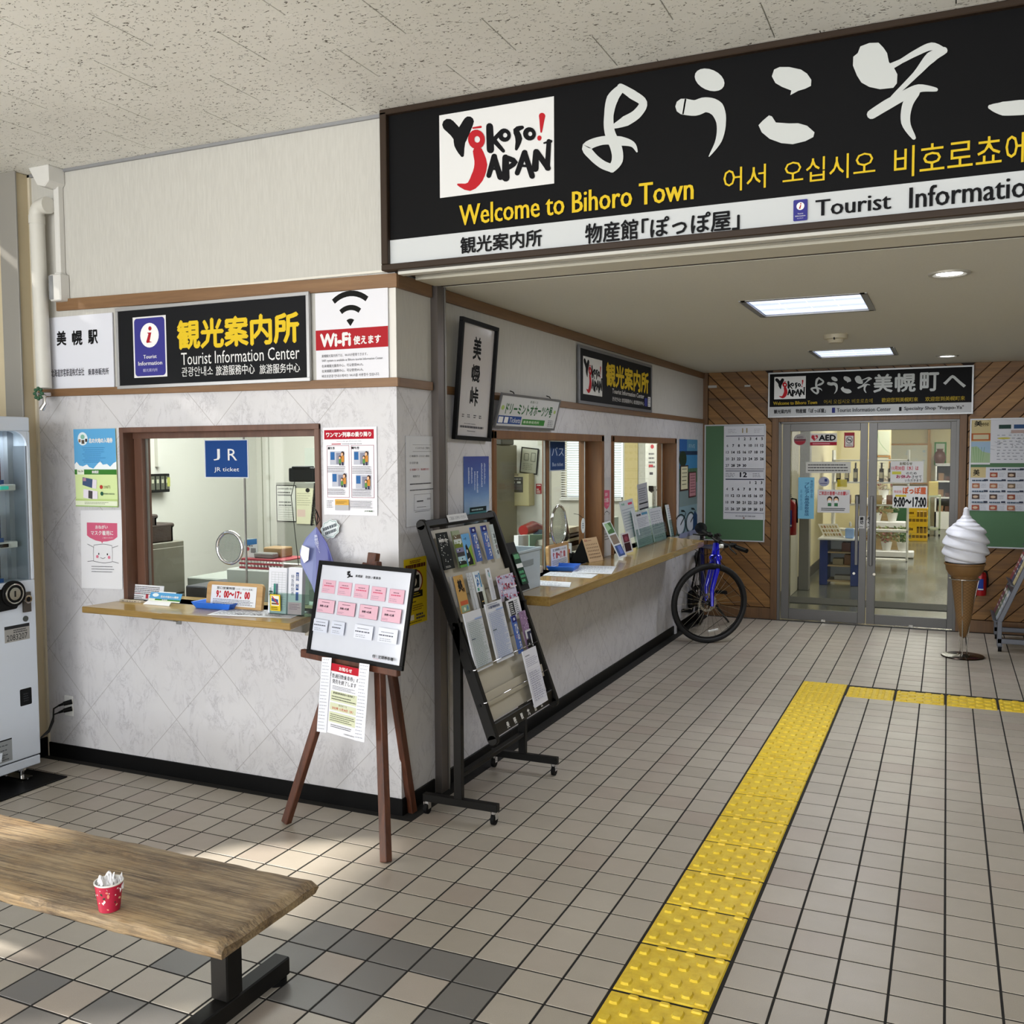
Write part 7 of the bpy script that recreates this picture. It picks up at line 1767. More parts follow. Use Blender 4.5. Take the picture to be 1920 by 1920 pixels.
for _ in range(26): a, b2 = random.random() * .85, random.uniform(.3, .9); ik.st(rib([(a, b2), (a + random.uniform(-.12, .12), b2 + random.uniform(-.05, .05))], [.006, .006], 1), random.choice(('#6a6c74', '#2a2a2e', '#a3a4aa')))
ik.r(.3, .27, .6, .34, '#a5908a'); ik.L(.1, .35, .95, .95, 9, '#8a8c94', .25, .06, .9); ik.e(.2, .45, .1, .02, '#b3a94a', 10); ik.build('print', o)
o, ik = kp2('grid poster of restaurant photos at the middle of the right notice board', 1820, 876, .70, .375, '#babcc2')
for r_ in range(4):
    for c_ in range(5):
        if r_ == 0 and c_ == 0: ik.r(.0, .0, .17, .24, '#b3a47a'); ik.t('美', .03, .05, .10, .19, K_, .02); continue
        x, y = .195 * c_ + .02, .25 * r_ + .03; ik.r(x, y + .09, x + .085, y + .2, random.choice(('#7a3f30', '#6a5a4a', '#8f4a3a', '#4a3a34', '#93604a'))); ik.e(x + .04, y + .15, .03, .03, '#b5a08a', 9); ik.L(x, y, x + .17, y + .05, 1, '#3a4a5a', .7, .1); ik.L(x + .1, y + .09, x + .17, y + .2, 3, '#9a9aa2', .3, .3); ik.r(x + .13, y - .005, x + .175, y + .035, '#2c3040')
ik.build('print', o)
# paper scraps on the planks
for lb_, x0, y0, x1, y1 in (('long scrap of white tape on the planks, upper left', 1326, 723, 1344, 727), ('short scrap of white tape on the planks above the calendar', 1396, 722, 1407, 725)):
    sheet('tape_scrap', lb_, 'tape', FW(x0, y0, x1, y1, 'K', .002), '#a9a8a4', .0008)

# ================================================================== DOOR STICKERS
def ds(name, lbl, cat, x0, y0, x1, y1, col, k=.002): return sheet(name, lbl, cat, FW(x0, y0, x1, y1, 'Y%f' % (KY + .011)), col, .0008)
ds_ = lambda *a: ds(*a)
f_ = FW(1488, 814, 1512, 835, 'Y%f' % (KY + .011)); b_ = B().prism(INK('#8f8a88'), [f_.pt(.5 + .5 * math.cos(a), .5 + .5 * math.sin(a)) for a in [2 * PI * i / 28 for i in range(28)]], f_.N * .0008)
o = tag(b_.build('round_sticker'), 'round grey and red sticker at the top left of the left glass door', 'sticker'); ik = Ink(f_, .0008)
ik.poly([(.5 + .46 * math.cos(a), .5 + .46 * math.sin(a)) for a in [math.radians(x) for x in range(15, 166, 10)]], '#8c2a34'); ik.t('AED', .25, .2, .75, .38, '#5a5458', .02); ik.r(.05, .45, .95, .6, '#5f2a34'); ik.build('print', o)
o, ik = ds('aed_sticker', 'white AED sticker with red heart at the top of the left glass door', 'sticker', 1519, 813, 1569, 835, '#b9b5b0'); ik.r(.0, .72, 1, 1, '#8f2030'); ik.L(.1, .8, .9, .92, 1, '#c79aa0', .6, .05)
ik.poly([(.16, .62), (.04, .35), (.06, .16), (.12, .12), (.17, .2), (.23, .12), (.29, .16), (.3, .34)], '#9c2a34'); ik.poly([(.2, .15), (.16, .35), (.21, .35), (.17, .55), (.26, .3), (.2, .3)], '#c9c5c0'); ik.t('AED', .34, .14, .95, .58, K_, .04); ik.build('print', o)
o, ik = ds('no_smoking_sticker', 'small red framed no smoking sticker at the top right of the left glass door', 'sticker', 1583, 811, 1602, 839, '#8a2a34'); ik.r(.1, .22, .9, .94, '#bdb9b4'); ik.e(.5, .5, .32, .22, '#3a3a3c', hole=.82); ik.r(.3, .47, .7, .53, '#3a3a3c'); ik.st(rib([(.28, .36), (.72, .64)], [.05, .05], 1), '#3a3a3c'); ik.L(.2, .78, .8, .9, 2, '#5a4a4a', .5, .2); ik.build('print', o)
o, ik = ds('notice_strip', 'wide clear strip notice across the left glass door', 'notice', 1511, 866, 1595, 887, '#b3b2ab'); ik.L(.05, .15, .97, .9, 3, '#4a4a4a', .4, .06, .15, .1); ik.build('print', o)
o, ik = ds('blue_notice', 'tall sky blue notice with vertical writing on the left glass door', 'notice', 1497, 895, 1526, 973, '#6fa6c0'); ik.tv('プレミアム商品券取扱店', .42, .12, .68, .93, '#23486a', .02); ik.tv('美幌町商工会', .76, .06, .92, .5, '#23486a', .0); ik.tv('平成年月日', .12, .3, .26, .8, '#3a6a86', .0); ik.build('print', o)
f_ = FW(1535, 894, 1555, 912, 'Y%f' % (KY + .011)); b_ = B().prism(INK('#8f90a0'), [f_.pt(.5 + .5 * math.cos(a), .5 + .5 * math.sin(a)) for a in [2 * PI * i / 28 for i in range(28)]], f_.N * .0008)
o = tag(b_.build('round_sticker'), 'round lilac sticker in the middle of the left glass door', 'sticker'); ik = Ink(f_, .0008); ik.r(.55, .2, .8, .5, '#2f3a6a'); ik.L(.15, .6, .85, .8, 1, '#4a4a6a', .5, .1); ik.build('print', o)
o, ik = ds('visitor_notice', 'white notice with two masked figures and red heading on the left glass door', 'notice', 1533, 918, 1593, 962, '#c0bfbe'); ik.t('ご来店の皆様へのお願い', .05, .07, .95, .24, '#a8343c', .03)
for cx_ in (.38, .58):
    ik.e(cx_, .42, .085, .14, '#33261f', 16); ik.e(cx_, .46, .065, .1, '#d9b594', 14); ik.r(cx_ - .05, .46, cx_ + .05, .55, '#d5d5d8'); ik.r(cx_ - .055, .58, cx_ + .055, .72, '#3a6a4a')
ik.L(.12, .78, .88, .92, 2, '#3a3a3c', .5, .05, .1, .1); ik.build('print', o)
o, ik = sheet('door_label', 'small white label with black characters on the left door stile', 'label', FW(1610, 967.5, 1621, 991, 'Y%f' % (dy0 - .0005)), '#b0afad', .0008); ik.tv('締切', .25, .05, .78, .68, K_, .04); ik.L(.2, .8, .8, .92, 1, '#4a4a4c', .5, .2); ik.build('print', o)
o, ik = sheet('door_label', 'small white label with black characters on the right door stile', 'label', FW(1626, 967.5, 1633.5, 991, 'Y%f' % (dy0 - .0005)), '#b0afad', .0008); ik.tv('引く', .15, .05, .85, .68, K_, .04); ik.L(.2, .8, .8, .92, 1, '#4a4a4c', .5, .2); ik.build('print', o)
o, ik = ds('closing_notice', 'white handwritten notice with red date on the right glass door', 'notice', 1670, 865, 1731, 905, '#c2c1bf'); ik.t('お知らせ', .28, .04, .66, .18, '#4a4620', .03); ik.t('11月30日（水）は', .04, .22, .85, .42, '#a8303c', .03); ik.r(.05, .48, .33, .62, '#b5b04a'); ik.t('のため', .48, .5, .8, .62, '#3a3a3c', .02); ik.t('お休み', .18, .64, .62, .8, '#8f3a52', .04); ik.t('させて', .65, .66, .95, .8, '#3a3a3c', .02); ik.t('いただきます', .45, .84, .95, .96, '#3a3a3c', .02); ik.build('print', o)
o, ik = ds('hours_notice', 'white notice with large opening hours 9:00 to 17:00 on the right glass door', 'notice', 1674, 911, 1738, 953, '#c6c5c3'); ik.t('物産館', .04, .2, .26, .33, '#b04a4a', .01); ik.t('ぽっぽ屋', .30, .05, .96, .36, '#b55a3a', .05); ik.r(.08, .40, .4, .5, '#b9a83a'); ik.t('9:00～17:00', .04, .52, .97, .94, K_, .045); ik.build('print', o)

# ================================================================== THE SHOP BEHIND THE DOORS
SX0_, SX1_, SYB, SZT = -.985, 3.4, 15.2, 2.6
SWALL = P('shop_cream_wall', '#d3c9a4', .8, 0, .03, 3)
q = N('polished_shop_floor'); nn_ = q.noise(q.pos((1, .35, 1)), 2.2, 4, .6); q.set(color=q.ramp(nn_, ((.3, '#55574f'), (.7, '#6f7066'))), rough=q.math('MULTIPLY_ADD', nn_, .2, .12), coat=.15, bump=q.noise(q.pos(), 2.5, 2), bs=.05)
st(B().box(q.m, (SX0_, KY + .06, -.08), (SX1_, SYB, -.002)).build('floor_shop'))
st(B().box(SWALL, (SX0_ - .1, KY + .1, 0), (SX0_, SYB, SZT)).build('wall_shop_left'))
st(B().box(SWALL, (SX1_, KY + .1, 0), (SX1_ + .1, SYB, SZT)).build('wall_shop_right'))
st(B().box(SWALL, (SX0_, SYB, 0), (SX1_, SYB + .1, SZT)).build('wall_shop_back'))
st(B().box(P('shop_ceiling', '#d8d5c6', .8), (SX0_ - .1, KY + .1, SZT), (SX1_ + .1, SYB + .1, SZT + .08)).build('ceiling_shop'))
st(B().box(P('grey_shop_base', '#3f3d3a', .6), (SX0_, KY + .1, 0), (SX0_ + .012, SYB, .12)).build('baseboard_shop'))
st(B().box(P('entrance_mat_grey', '#4c4c4a', .95, 0, .2, 60), (SX0_, 3.55, -.002), (.8, 3.98, .004)).build('trim_13'))
# inner door jamb with sliding frame at the left
st(B().box(P('grey_jamb', '#8a8780', .5), (SX0_ + .04, 4.55, 0), (SX0_ + .15, 4.7, SZT)).box(P('pale_jamb', '#b9b5a5', .6), (SX0_, 4.0, 0), (SX0_ + .03, 4.55, SZT)).build('trim_14', bev=.003))
ex = PY(1491, 1000, 3.55); ex = PY(1493, 1003, 3.5); exting(V((SX0_ + .085, 3.5, ex.z)), .42, .07, 'red fire extinguisher with hose inside the shop behind the left glass door', None)
def yb_(x0, y0, x1, y1, Y): a, b = PY(x0, y0, Y), PY(x1, y1, Y); return a.x, b.x, b.z, a.z
# blue ended cart with shelves
x0, x1, z0, z1 = yb_(1537, 1012, 1604, 1103, 5.1); z0 = 0
t = emp('display_cart', 'blue-sided wooden display cart behind the left glass door', 'cart', ((x0 + x1) / 2, 5.3, 0))
BL = P('blue_cart_paint', '#15307a', .4); WN = WOOD('light_cart_wood', '#8f7a52', '#a89168', '#b8a27a', 'x', .5)
for xx in (x0, x1 - .06): B().box(BL, (xx, 5.1, 0), (xx + .09, 5.5, z1)).build('side_panel', t, bev=.004)
B().box(WHT, (x0 - .02, 5.08, z1), (x1 + .05, 5.52, z1 + .02)).build('top', t, bev=.003)
for z in (.04, .22, .38): B().box(WN, (x0 + .09, 5.12, z), (x1 - .06, 5.48, z + .018)).build('shelf', t)
B().box(WHT, (x0 + .09, 5.46, .04), (x1 - .06, 5.48, z1)).build('back', t)
for lbl, dx, w_, h_, c_, z in (('small brown box on the middle shelf of the blue cart', .24, .10, .10, '#7a4a34', .398), ('stack of cream boxes on the lower shelf of the blue cart', .14, .12, .07, '#b9aa80', .238), ('brown paper parcel on the lower shelf of the blue cart', .27, .11, .12, '#94683a', .238), ('white box on the bottom shelf of the blue cart', .16, .2, .05, '#c9c4b4', .058)):
    tag(B().box(P('cart_box_' + c_[1:], c_, .6), (x0 + dx, 5.2, z), (x0 + dx + w_, 5.35, z + h_)).build('box', bev=.003), lbl, 'box')
pf_ = FQ(PY(1560, 1010, 5.25), V((0, -1, .5)).normalized(), (1534, 983), (1570, 982.5), (1546, 1009), (1583, 1009))
o, ik = sheet('menu_board', 'white framed board of small pictures leaning on the blue cart', 'board', pf_, '#d8d4c6', .01)
for r_ in range(3):
    for c_ in range(6): ik.r(.08 + .145 * c_, .12 + .28 * r_, .18 + .145 * c_, .30 + .28 * r_, random.choice(('#a8946a', '#8f7a52', '#b5a27a', '#9a6a4a')))
ik.build('print', o)
sx, _, _, sz = yb_(1594, 1008, 1600, 1010, 5.2); t = emp('sanitizer_bottle', 'pale blue pump bottle on the blue cart', 'bottle', (sx, 5.2, z1 + .02))
B().box(P('blue_gel', '#8fb0e0', .3), (sx - .055, 5.155, z1 + .022), (sx + .045, 5.245, z1 + .14)).build('body', t, bev=.01)
B().cyl(WHT, (sx, 5.2, z1 + .16), (sx, 5.2, z1 + .20), .015, n=12).box(WHT, (sx - .008, 5.14, z1 + .20), (sx + .008, 5.21, z1 + .215)).build('pump', t)
# shelves with bottles behind
x0, x1, z0, z1 = yb_(1560, 862, 1612, 1020, 7.0)
t = emp('white_shelf_unit', 'white shelf unit with goods deep in the shop, left of the doors', 'shelf', ((x0 + x1) / 2, 7.1, 0))
for z in (.1, .5, .85, 1.15, 1.45): B().box(WHT, (x0, 7.0, z), (x1 + .6, 7.3, z + .02)).build('shelf', t)
for xx in (x0, x1 + .58): B().box(WHT, (xx, 7.0, 0), (xx + .02, 7.3, 1.6)).build('upright', t)
for i in range(8):
    xx = x0 + .08 + .11 * i; tag(B().cyl(P('dark_bottle', '#2a2018', .2), (xx, 7.08, 1.17), (xx, 7.08, 1.35), .03, n=10).cyl(P('dark_bottle', '#2a2018', .2), (xx, 7.08, 1.35), (xx, 7.08, 1.43), .012, n=8).box(INK('#c9bfa0'), (xx - .02, 7.045, 1.22), (xx + .02, 7.05, 1.30)).build('bottle'), 'dark bottle with pale label on the white shelf unit behind the left door', 'bottle', 'bottles on the white shelf unit')
for i in range(5): xx = x0 + .1 + .2 * i; tag(B().box(P('goods_%d' % (i % 3), ('#8a5a3a', '#3a3a30', '#b59a5a')[i % 3], .5), (xx, 7.05, .87), (xx + .14, 7.2, .99)).build('box'), 'small goods box on the middle of the white shelf unit behind the left door', 'box', 'goods boxes on the white shelf unit')
tag(sheet('yellow_card', '', '', FW(1570, 899, 1588, 913, 'Y7.0'), '#d8c81e', .002)[0], 'bright yellow star-shaped card on the shelf behind the left glass door', 'card')
tag(sheet('framed_sheet', '', '', FW(1533, 836, 1544, 863, 'Y9.025'), '#b5b2a0', .01, frame=BLK, fw=.02)[0], 'thin black framed sheet on the shop wall behind the left glass door', 'frame')
tag(sheet('wall_chart', '', '', FW(1550, 838, 1560, 866, 'Y9.025'), '#6f93ad', .01)[0], 'small blue and white chart on the shop wall behind the left glass door', 'poster')
# partition behind the left door so that those sheets hang on something
st(B().box(SWALL, (SX0_, 9.03, 0), (PY(1612, 900, 9.03).x, 9.15, SZT)).build('wall_shop_partition'))
# yellow crates
x0, x1, _, _ = yb_(1681, 955, 1738.5, 1012, 11.6); hC = PY(1700, 953, 11.6).z / 2
YC = P('yellow_crate_plastic', '#f2c411', .4, 0, .03)
def crate(zc, lbl):
    t = emp('plastic_crate', lbl, 'crate', ((x0 + x1) / 2, 11.78, zc), 'yellow plastic crates')
    d = .36; y0, y1 = 11.6, 11.6 + d; h = hC - .005
    b_ = B(); b_.box(YC, (x0, y0, zc), (x1, y1, zc + .02)); b_.box(P('crate_inside', '#8a6a08', .6), (x0 + .02, y0 + .02, zc + .02), (x1 - .02, y1 - .02, zc + h * .8)); b_.build('bottom', t)
    for z_ in (0, .36, .9): B().box(YC, (x0, y0 - .005, zc + h * z_), (x1, y0 + .01, zc + h * z_ + (.035 if z_ else .05))).box(YC, (x0, y0, zc + h * z_), (x0 + .012, y1, zc + h * z_ + .035)).box(YC, (x1 - .012, y0, zc + h * z_), (x1, y1, zc + h * z_ + .035)).box(YC, (x0, y1 - .012, zc + h * z_), (x1, y1, zc + h * z_ + .035)).build('band', t)
    for k in range(9): xx = x0 + (x1 - x0 - .012) * k / 8; B().box(YC, (xx, y0 - .003, zc), (xx + .012, y0 + .008, zc + h)).build('rib', t)
    B().box(YC, (x0 + (x1 - x0) * .34, y0 - .008, zc + h * .5), (x1 - (x1 - x0) * .34, y0 + .01, zc + h * .92)).build('name_plate', t)
    ik = Ink(Flat(V((x0 + (x1 - x0) * .36, y0 - .008, zc + h * .85)), ((x1 - x0) * .28, 0, 0), (0, 0, -h * .25)), .001); ik.L(.1, .1, .9, .9, 1, '#6a4a08', .7, .2); ik.build('print', t)
crate(0, 'yellow crate on the shop floor, lower of the two behind the right glass door'); crate(hC, 'yellow crate topmost of the two behind the right glass door')
tag(B().box(YC, (x1 + .0, 11.75, 2 * hC - .15), (x1 + .001, 11.76, 2 * hC)).build('crate_tag'), 'tiny yellow tag at the side of the crates behind the right door', 'tag')
bpy.data.objects.remove(bpy.data.objects['crate_tag'])
# wheeled rack, white shelves, maps, plants at the back
x0, x1, z0, z1 = yb_(1741, 932, 1763, 985, 12.6)
t = emp('utility_cart', 'pale green wheeled utility cart deep in the shop behind the right door', 'cart', ((x0 + x1) / 2, 12.7, 0)); PG = P('pale_green_metal', '#a9b29a', .4, .2)
for z in (.12, z1): B().box(PG, (x0, 12.6, z), (x1, 13.0, z + .03)).build('tray', t)
for xx in (x0, x1 - .03):
    for yy in (12.6, 12.97): B().box(PG, (xx, yy, .04), (xx + .03, yy + .03, z1)).build('leg', t)
    B().cyl(RUBBER, (xx, 12.62, .03), (xx + .03, 12.62, .03), .03, n=10).build('wheel', t)
tag(B().box(P('tan_box', '#b5a35f', .6), (x0, 12.65, z1 + .03), (x1 - .05, 12.9, z1 + .28)).build('box', bev=.004), 'tan box on the pale green utility cart', 'box')
x0, x1, z0, z1 = yb_(1754, 872, 1783, 975, 14.6)
t = emp('white_shelf_unit', 'white open shelf unit at the back of the shop behind the right door', 'shelf', ((x0 + x1) / 2, 14.8, 0))
for z in (.32, .62, .95, 1.28, z1): B().box(WHT, (x0, 14.6, z), (x1, 15.0, z + .03)).build('shelf', t)
for xx in (x0, x1 - .03): B().box(WHT, (xx, 14.6, 0), (xx + .03, 15.0, z1)).build('upright', t)
B().box(WHT, (x0, 14.6, 0), (x1, 15.0, .32)).build('cupboard', t); B().box(P('shelf_back_grey', '#6c6a60', .7), (x0 + .03, 14.97, .32), (x1 - .03, 15.0, z1)).build('back', t)
random.seed(9)
for z in (.35, .65, .98):
    for k in range(3):
        xx = x0 + .06 + k * .13; tag(B().box(P('pot_%d' % (k % 3), ('#8a6a4a', '#5a3a2a', '#b0a07a')[k % 3], .5), (xx, 14.7, z), (xx + .1, 14.8, z + random.uniform(.08, .16))).build('box'), 'small brown goods box on the white open shelf unit at the back', 'box', 'goods boxes on the open shelf unit')
tag(sheet('notice_board', '', '', FW(1752, 829, 1774, 872, 'Y15.19'), 0, .02, mat=P('shop_green_board', '#4f8a4a', .7))[0], 'green board with white sheet on the back wall of the shop', 'notice board')
tag(sheet('poster', '', '', FW(1755, 832, 1771, 850, 'Y15.165'), '#c9ccc4', .004)[0], 'white sheet on the green board at the back of the shop', 'poster')
vz = PY(1762, 868, 14.9); tag(B().lathe(P('brown_vase', '#5a3526', .3), (vz.x, 14.8, z1 + .03), [(0, 0), (.08, 0), (.12, .12), (.09, .22), (.05, .26), (.07, .30)], 16).build('vase', smooth=60), 'brown vase on top of the open shelf unit', 'vase')
o, ik = sheet('wall_map', 'large pale map in wooden frame on the back wall of the shop', 'map', FW(1671, 835, 1742, 905, 'Y15.1'), '#c9c8b8', .02, frame=WOOD('map_frame_wood', '#8a6030', '#a87a40', '#b88a50', 'x'), fw=.035, fth=.03)
for _ in range(18): ik.e(random.random() * .9 + .05, random.uniform(.1, .5), .04, .015, random.choice(('#8fa8c0', '#a8b8c4', '#b9c0b0')), 8)
ik.build('print', o)
o, ik = sheet('wall_map', 'pale green line map on the wall at the left of the right glass door', 'map', FW(1643, 808, 1668, 853, 'Y13.0'), '#bfc4b4', .02); ik.st(rib([(.1, .1), (.3, .5), (.9, .9)], [.04, .03, .02]), '#7fa07a'); ik.build('print', o)
o, ik = sheet('framed_sheet', 'wooden framed white sheet below the line map in the shop', 'frame', FW(1645, 857, 1666, 900, 'Y12.95'), '#c6c4b4', .02, frame=WOOD('map_frame_wood', '#8a6030', '#a87a40', '#b88a50', 'x'), fw=.03, fth=.03); ik.L(.2, .2, .8, .6, 3, '#8a8a7a', .3, .3); ik.build('print', o)
st(B().box(SWALL, (SX0_, 13.03, 0), (PY(1670, 850, 13.03).x, 13.2, SZT)).build('wall_shop_partition_back'))
tag(B().box(WOOD('shop_door_wood', '#8f6a3a', '#a8803f', '#b8904f', 'z'), (PY(1738, 900, 15.05).x, 15.05, 0), (PY(1743, 900, 15.05).x, 15.15, 2.2)).build('door_post'), 'thin wooden door post on the back wall of the shop', 'post')
# tiered stand of white potted plants behind the doors
x0 = PY(1643, 1000, 8.5).x
t = emp('plant_stand', 'stepped white stand with potted plants behind the right glass door', 'stand', (x0 + .2, 8.7, 0))
lv = [(.02, 1032), (.34, 970), (.62, 925)]
for k, (z, _) in enumerate(((.10, 0), (.52, 0), (.86, 0))): B().box(PAPER, (x0 - .3, 8.48 + .25 * k, z - .09), (x0 + .52 - .13 * k, 8.75 + .25 * k, z)).build('tier', t, bev=.01)
B().box(WN, (x0 - .3, 8.55, 0), (x0 + .4, 9.2, .08)).box(WN, (x0 - .28, 8.8, .08), (x0 + .3, 9.2, .48)).box(WN, (x0 - .28, 9.03, .48), (x0 + .2, 9.2, .82)).build('frame', t)
random.seed(21)
PL = [P('leaf_%d' % i, c, .6) for i, c in enumerate(('#3f5a30', '#6a7a4a', '#8a8a70', '#7a3a3a', '#b9b3a0'))]
def plant(x, y, z, kind, lbl):
    t = emp('potted_plant', lbl, 'potted plant', (x, y, z), 'potted plants on the stepped stand')
    B().lathe(WHT, (x, y, z), [(0, 0), (.055, 0), (.075, .10), (.08, .13), (.07, .13), (.065, .11), (0, .11)], 16).build('pot', t, smooth=40)
    b_ = B()
    for _ in range(110):
        a = random.uniform(0, 2 * PI); r = random.uniform(0, .125); h = random.uniform(.11, .36); c = V((x + r * math.cos(a), y + r * math.sin(a), z + h)); u = V((random.uniform(-1, 1), random.uniform(-1, 1), random.uniform(-.6, 1))).normalized(); w = u.orthogonal().normalized(); s = random.uniform(.016, .034)
        b_.add(random.choice(PL[kind:kind + 3]), [c - u * s, c + w * s * .5, c + u * s, c - w * s * .5], [(0, 1, 2, 3)])
    b_.build('foliage', t)
for lbl, x, y, z, kd in (('pale potted plant on the lowest step, left', x0 - .1, 8.6, .10, 1), ('pale potted plant on the lowest step, middle', x0 + .14, 8.6, .10, 1), ('dark potted plant on the lowest step, right', x0 + .36, 8.6, .10, 0), ('potted plant on the middle step, left', x0 - .02, 8.85, .52, 1), ('green potted plant on the middle step, right', x0 + .2, 8.85, .52, 0), ('reddish potted plant on the top step', x0 + .06, 9.1, .86, 2)): plant(x, y, z, kd, lbl + ' of the stepped stand')
tag(B().box(P('green_crate', '#2c5a36', .5), (x0 - .2, 9.4, 0), (x0 + .38, 9.8, .75)).build('green_crate', bev=.02), 'dark green crate behind the stepped plant stand', 'crate')

# ================================================================== THE TICKET OFFICE INSIDE
OW = P('office_wall_paint', '#d0cec6', .8, 0, .03, 4)
OX0, PYY, OYB = -4.45, -.62, 3.6
st(B().box(P('office_floor', '#6f6d66', .6), (OX0, WY + T, -.05), (WX - T, OYB, -.004)).build('floor_office'))
st(B().box(P('office_ceiling', '#cfcdc4', .8), (OX0, WY + T, 2.56), (WX - T, OYB, 2.62)).build('ceiling_office'))
ow = B().box(OW, (OX0 - .1, WY + T, 0), (OX0, OYB, 2.6)).build('wall_office_left'); st(ow)
xr = PY(1024, 900, PYY).x
ow = B().box(OW, (OX0, PYY, 0), (xr, PYY + .1, 2.6)).build('wall_office_partition'); st(ow)
for p_ in (492, 505): x_ = PY(p_, 900, PYY - .001).x; B().box(P('partition_joint', '#9a9a8c', .6), (x_ - .004, PYY - .003, .8), (x_ + .004, PYY + .001, 2.6)).build('joint', ow)
# rear wall with two bright windows and blinds
wl, wr_, wzb, wzt = PY(1052, 900, OYB).x, PY(1168, 900, OYB).x, PY(1100, 938, OYB).z, 2.3
w = B()
w.box(OW, (OX0, OYB, 0), (wl, OYB + .1, 2.6)).box(OW, (wr_, OYB, 0), (WX - T, OYB + .1, 2.6)).box(OW, (wl, OYB, 0), (wr_, OYB + .1, wzb)).box(OW, (wl, OYB, wzt), (wr_, OYB + .1, 2.6)); st(w.build('wall_office_rear'))
wn = B().box(ALU, (wl, OYB + .02, wzb), (wl + .04, OYB + .08, wzt)).build('window_4'); st(wn)
B().box(ALU, ((wl + wr_) / 2 - .03, OYB + .02, wzb), ((wl + wr_) / 2 + .03, OYB + .08, wzt)).build('mullion', wn); B().box(ALU, (wl, OYB + .02, wzb), (wr_, OYB + .08, wzb + .04)).build('sill', wn)
t = emp('window_blind', 'white slatted blind in the bright rear window of the office', 'blind', ((wl + wr_) / 2, OYB - .02, wzb))
n = 46
for i in range(n):
    z = wzb + .03 + (wzt - wzb - .05) * i / (n - 1)
    B().obb(WHT, ((wl + wr_) / 2, OYB - .03, z), ((wr_ - wl) / 2 - .01, 0, 0), (0, .011, .006), (0, 0, .0006)).build('slat', t)
b_ = B()
for f in (.12, .5, .88): b_.box(WHT, (wl + (wr_ - wl) * f, OYB - .045, wzb), (wl + (wr_ - wl) * f + .004, OYB - .043, wzt))
b_.build('cord', t); B().box(WHT, (wl, OYB - .05, wzb), (wr_, OYB - .01, wzb + .02)).build('bottom_bar', t)
tag(sheet('curtain', '', '', FW(1172, 800, 1196, 1000, 'Y%f' % (OYB - .005)), '#d8c48a', .02, mat=P('cream_curtain', '#d6c38c', .9))[0], 'cream curtain panel seen through the far side window', 'curtain')
o, ik = sheet('wall_calendar', 'white wall calendar seen through the far side window', 'calendar', FW(1215, 831, 1231, 911, 'Y%f' % (OYB - 1.2)), '#cbc8c2', .004); ik.e(.5, .08, .2, .05, '#b04a50'); ik.L(.1, .2, .9, .6, 4, '#5a5a60', .4, .2); ik.r(.1, .5, .6, .56, '#b04a50'); ik.r(.2, .68, .6, .74, '#4a4a50'); ik.build('print', o)
st(B().box(OW, (PY(1211, 900, OYB - 1.17).x, OYB - 1.19, 0), (WX - T, OYB - 1.1, 2.6)).build('wall_office_side'))
# things seen through the front ticket window
xw = -3.35
f_ = FW(272, 1021, 345, 1130, 'X%f' % xw)
t = emp('steel_cabinet', 'grey steel cabinet behind the glass at the left of the front window', 'cabinet', (xw - .2, f_.pt(.5, 1).y, 0))
CG = P('beige_grey_cabinet', '#6f6b5e', .45, .2, .04)
yA, yB = PX(255, 1021, xw).y, PX(345, 1013, xw).y; zC_ = PX(345, 1013, xw).z
B().box(CG, (xw - .42, yA, 0), (xw, yB, zC_)).build('body', t, bev=.004)
for k in range(2): B().box(CG, (xw, yA + .01, zC_ - .02 - .27 * (k + 1)), (xw + .008, yB - .01, zC_ - .03 - .27 * k)).build('drawer', t, bev=.002)
for k, (w_, h_, off) in enumerate(((.62, .09, 0), (.40, .05, .02))):
    z = zC_ + (0, .095)[k]
    t = emp('wicker_tray', ('large dark wicker basket on the steel cabinet', 'small dark wicker basket lying on the large one')[k], 'basket', (xw - .2, yA + .2, z))
    WK = P('dark_wicker', '#33251b', .7, 0, .4, 120, bump=.6)
    y0, y1 = yA - .05, PX((330, 300)[k], 1000, xw).y
    b_ = B(); b_.box(WK, (xw - .34, y0, z), (xw - .02, y1, z + .01)).box(WK, (xw - .34, y0, z), (xw - .32, y1, z + h_)).box(WK, (xw - .04, y0, z), (xw - .02, y1, z + h_)).box(WK, (xw - .34, y1 - .02, z), (xw - .02, y1, z + h_)); b_.build('weave', t, bev=.004)
    B().tube(WK, [(xw - .33, y0, z + h_), (xw - .33, y1, z + h_), (xw - .03, y1, z + h_), (xw - .03, y0, z + h_)], .014, 8).build('rim', t, smooth=60)
f_ = FW(270, 889, 309, 922, 'X%f' % (OX0 + .02))
t = emp('switch_panel', 'black framed switch panel on the office wall seen through the front window', 'switch panel', f_.pt(.5, 1))
B().prism(BLKM, [f_.pt(0, 0), f_.pt(0, 1), f_.pt(1, 1), f_.pt(1, 0)], f_.N * .05).build('box', t, bev=.004)
ik = Ink(f_, .051)
for k in range(4): ik.r(.06 + .24 * k, .12, .24 + .24 * k, .85, '#5a5c50'); ik.r(.09 + .24 * k, .3, .2 + .24 * k, .5, '#b0b09a')
ik.r(.85, .2, 1.0, .7, '#a8ac5a'); ik.build('switches', t)
B().box(OW, (OX0, f_.pt(.65, 0).y, 1.5), (OX0 + .03, f_.pt(.8, 0).y, 2.5)).build('conduit', t)
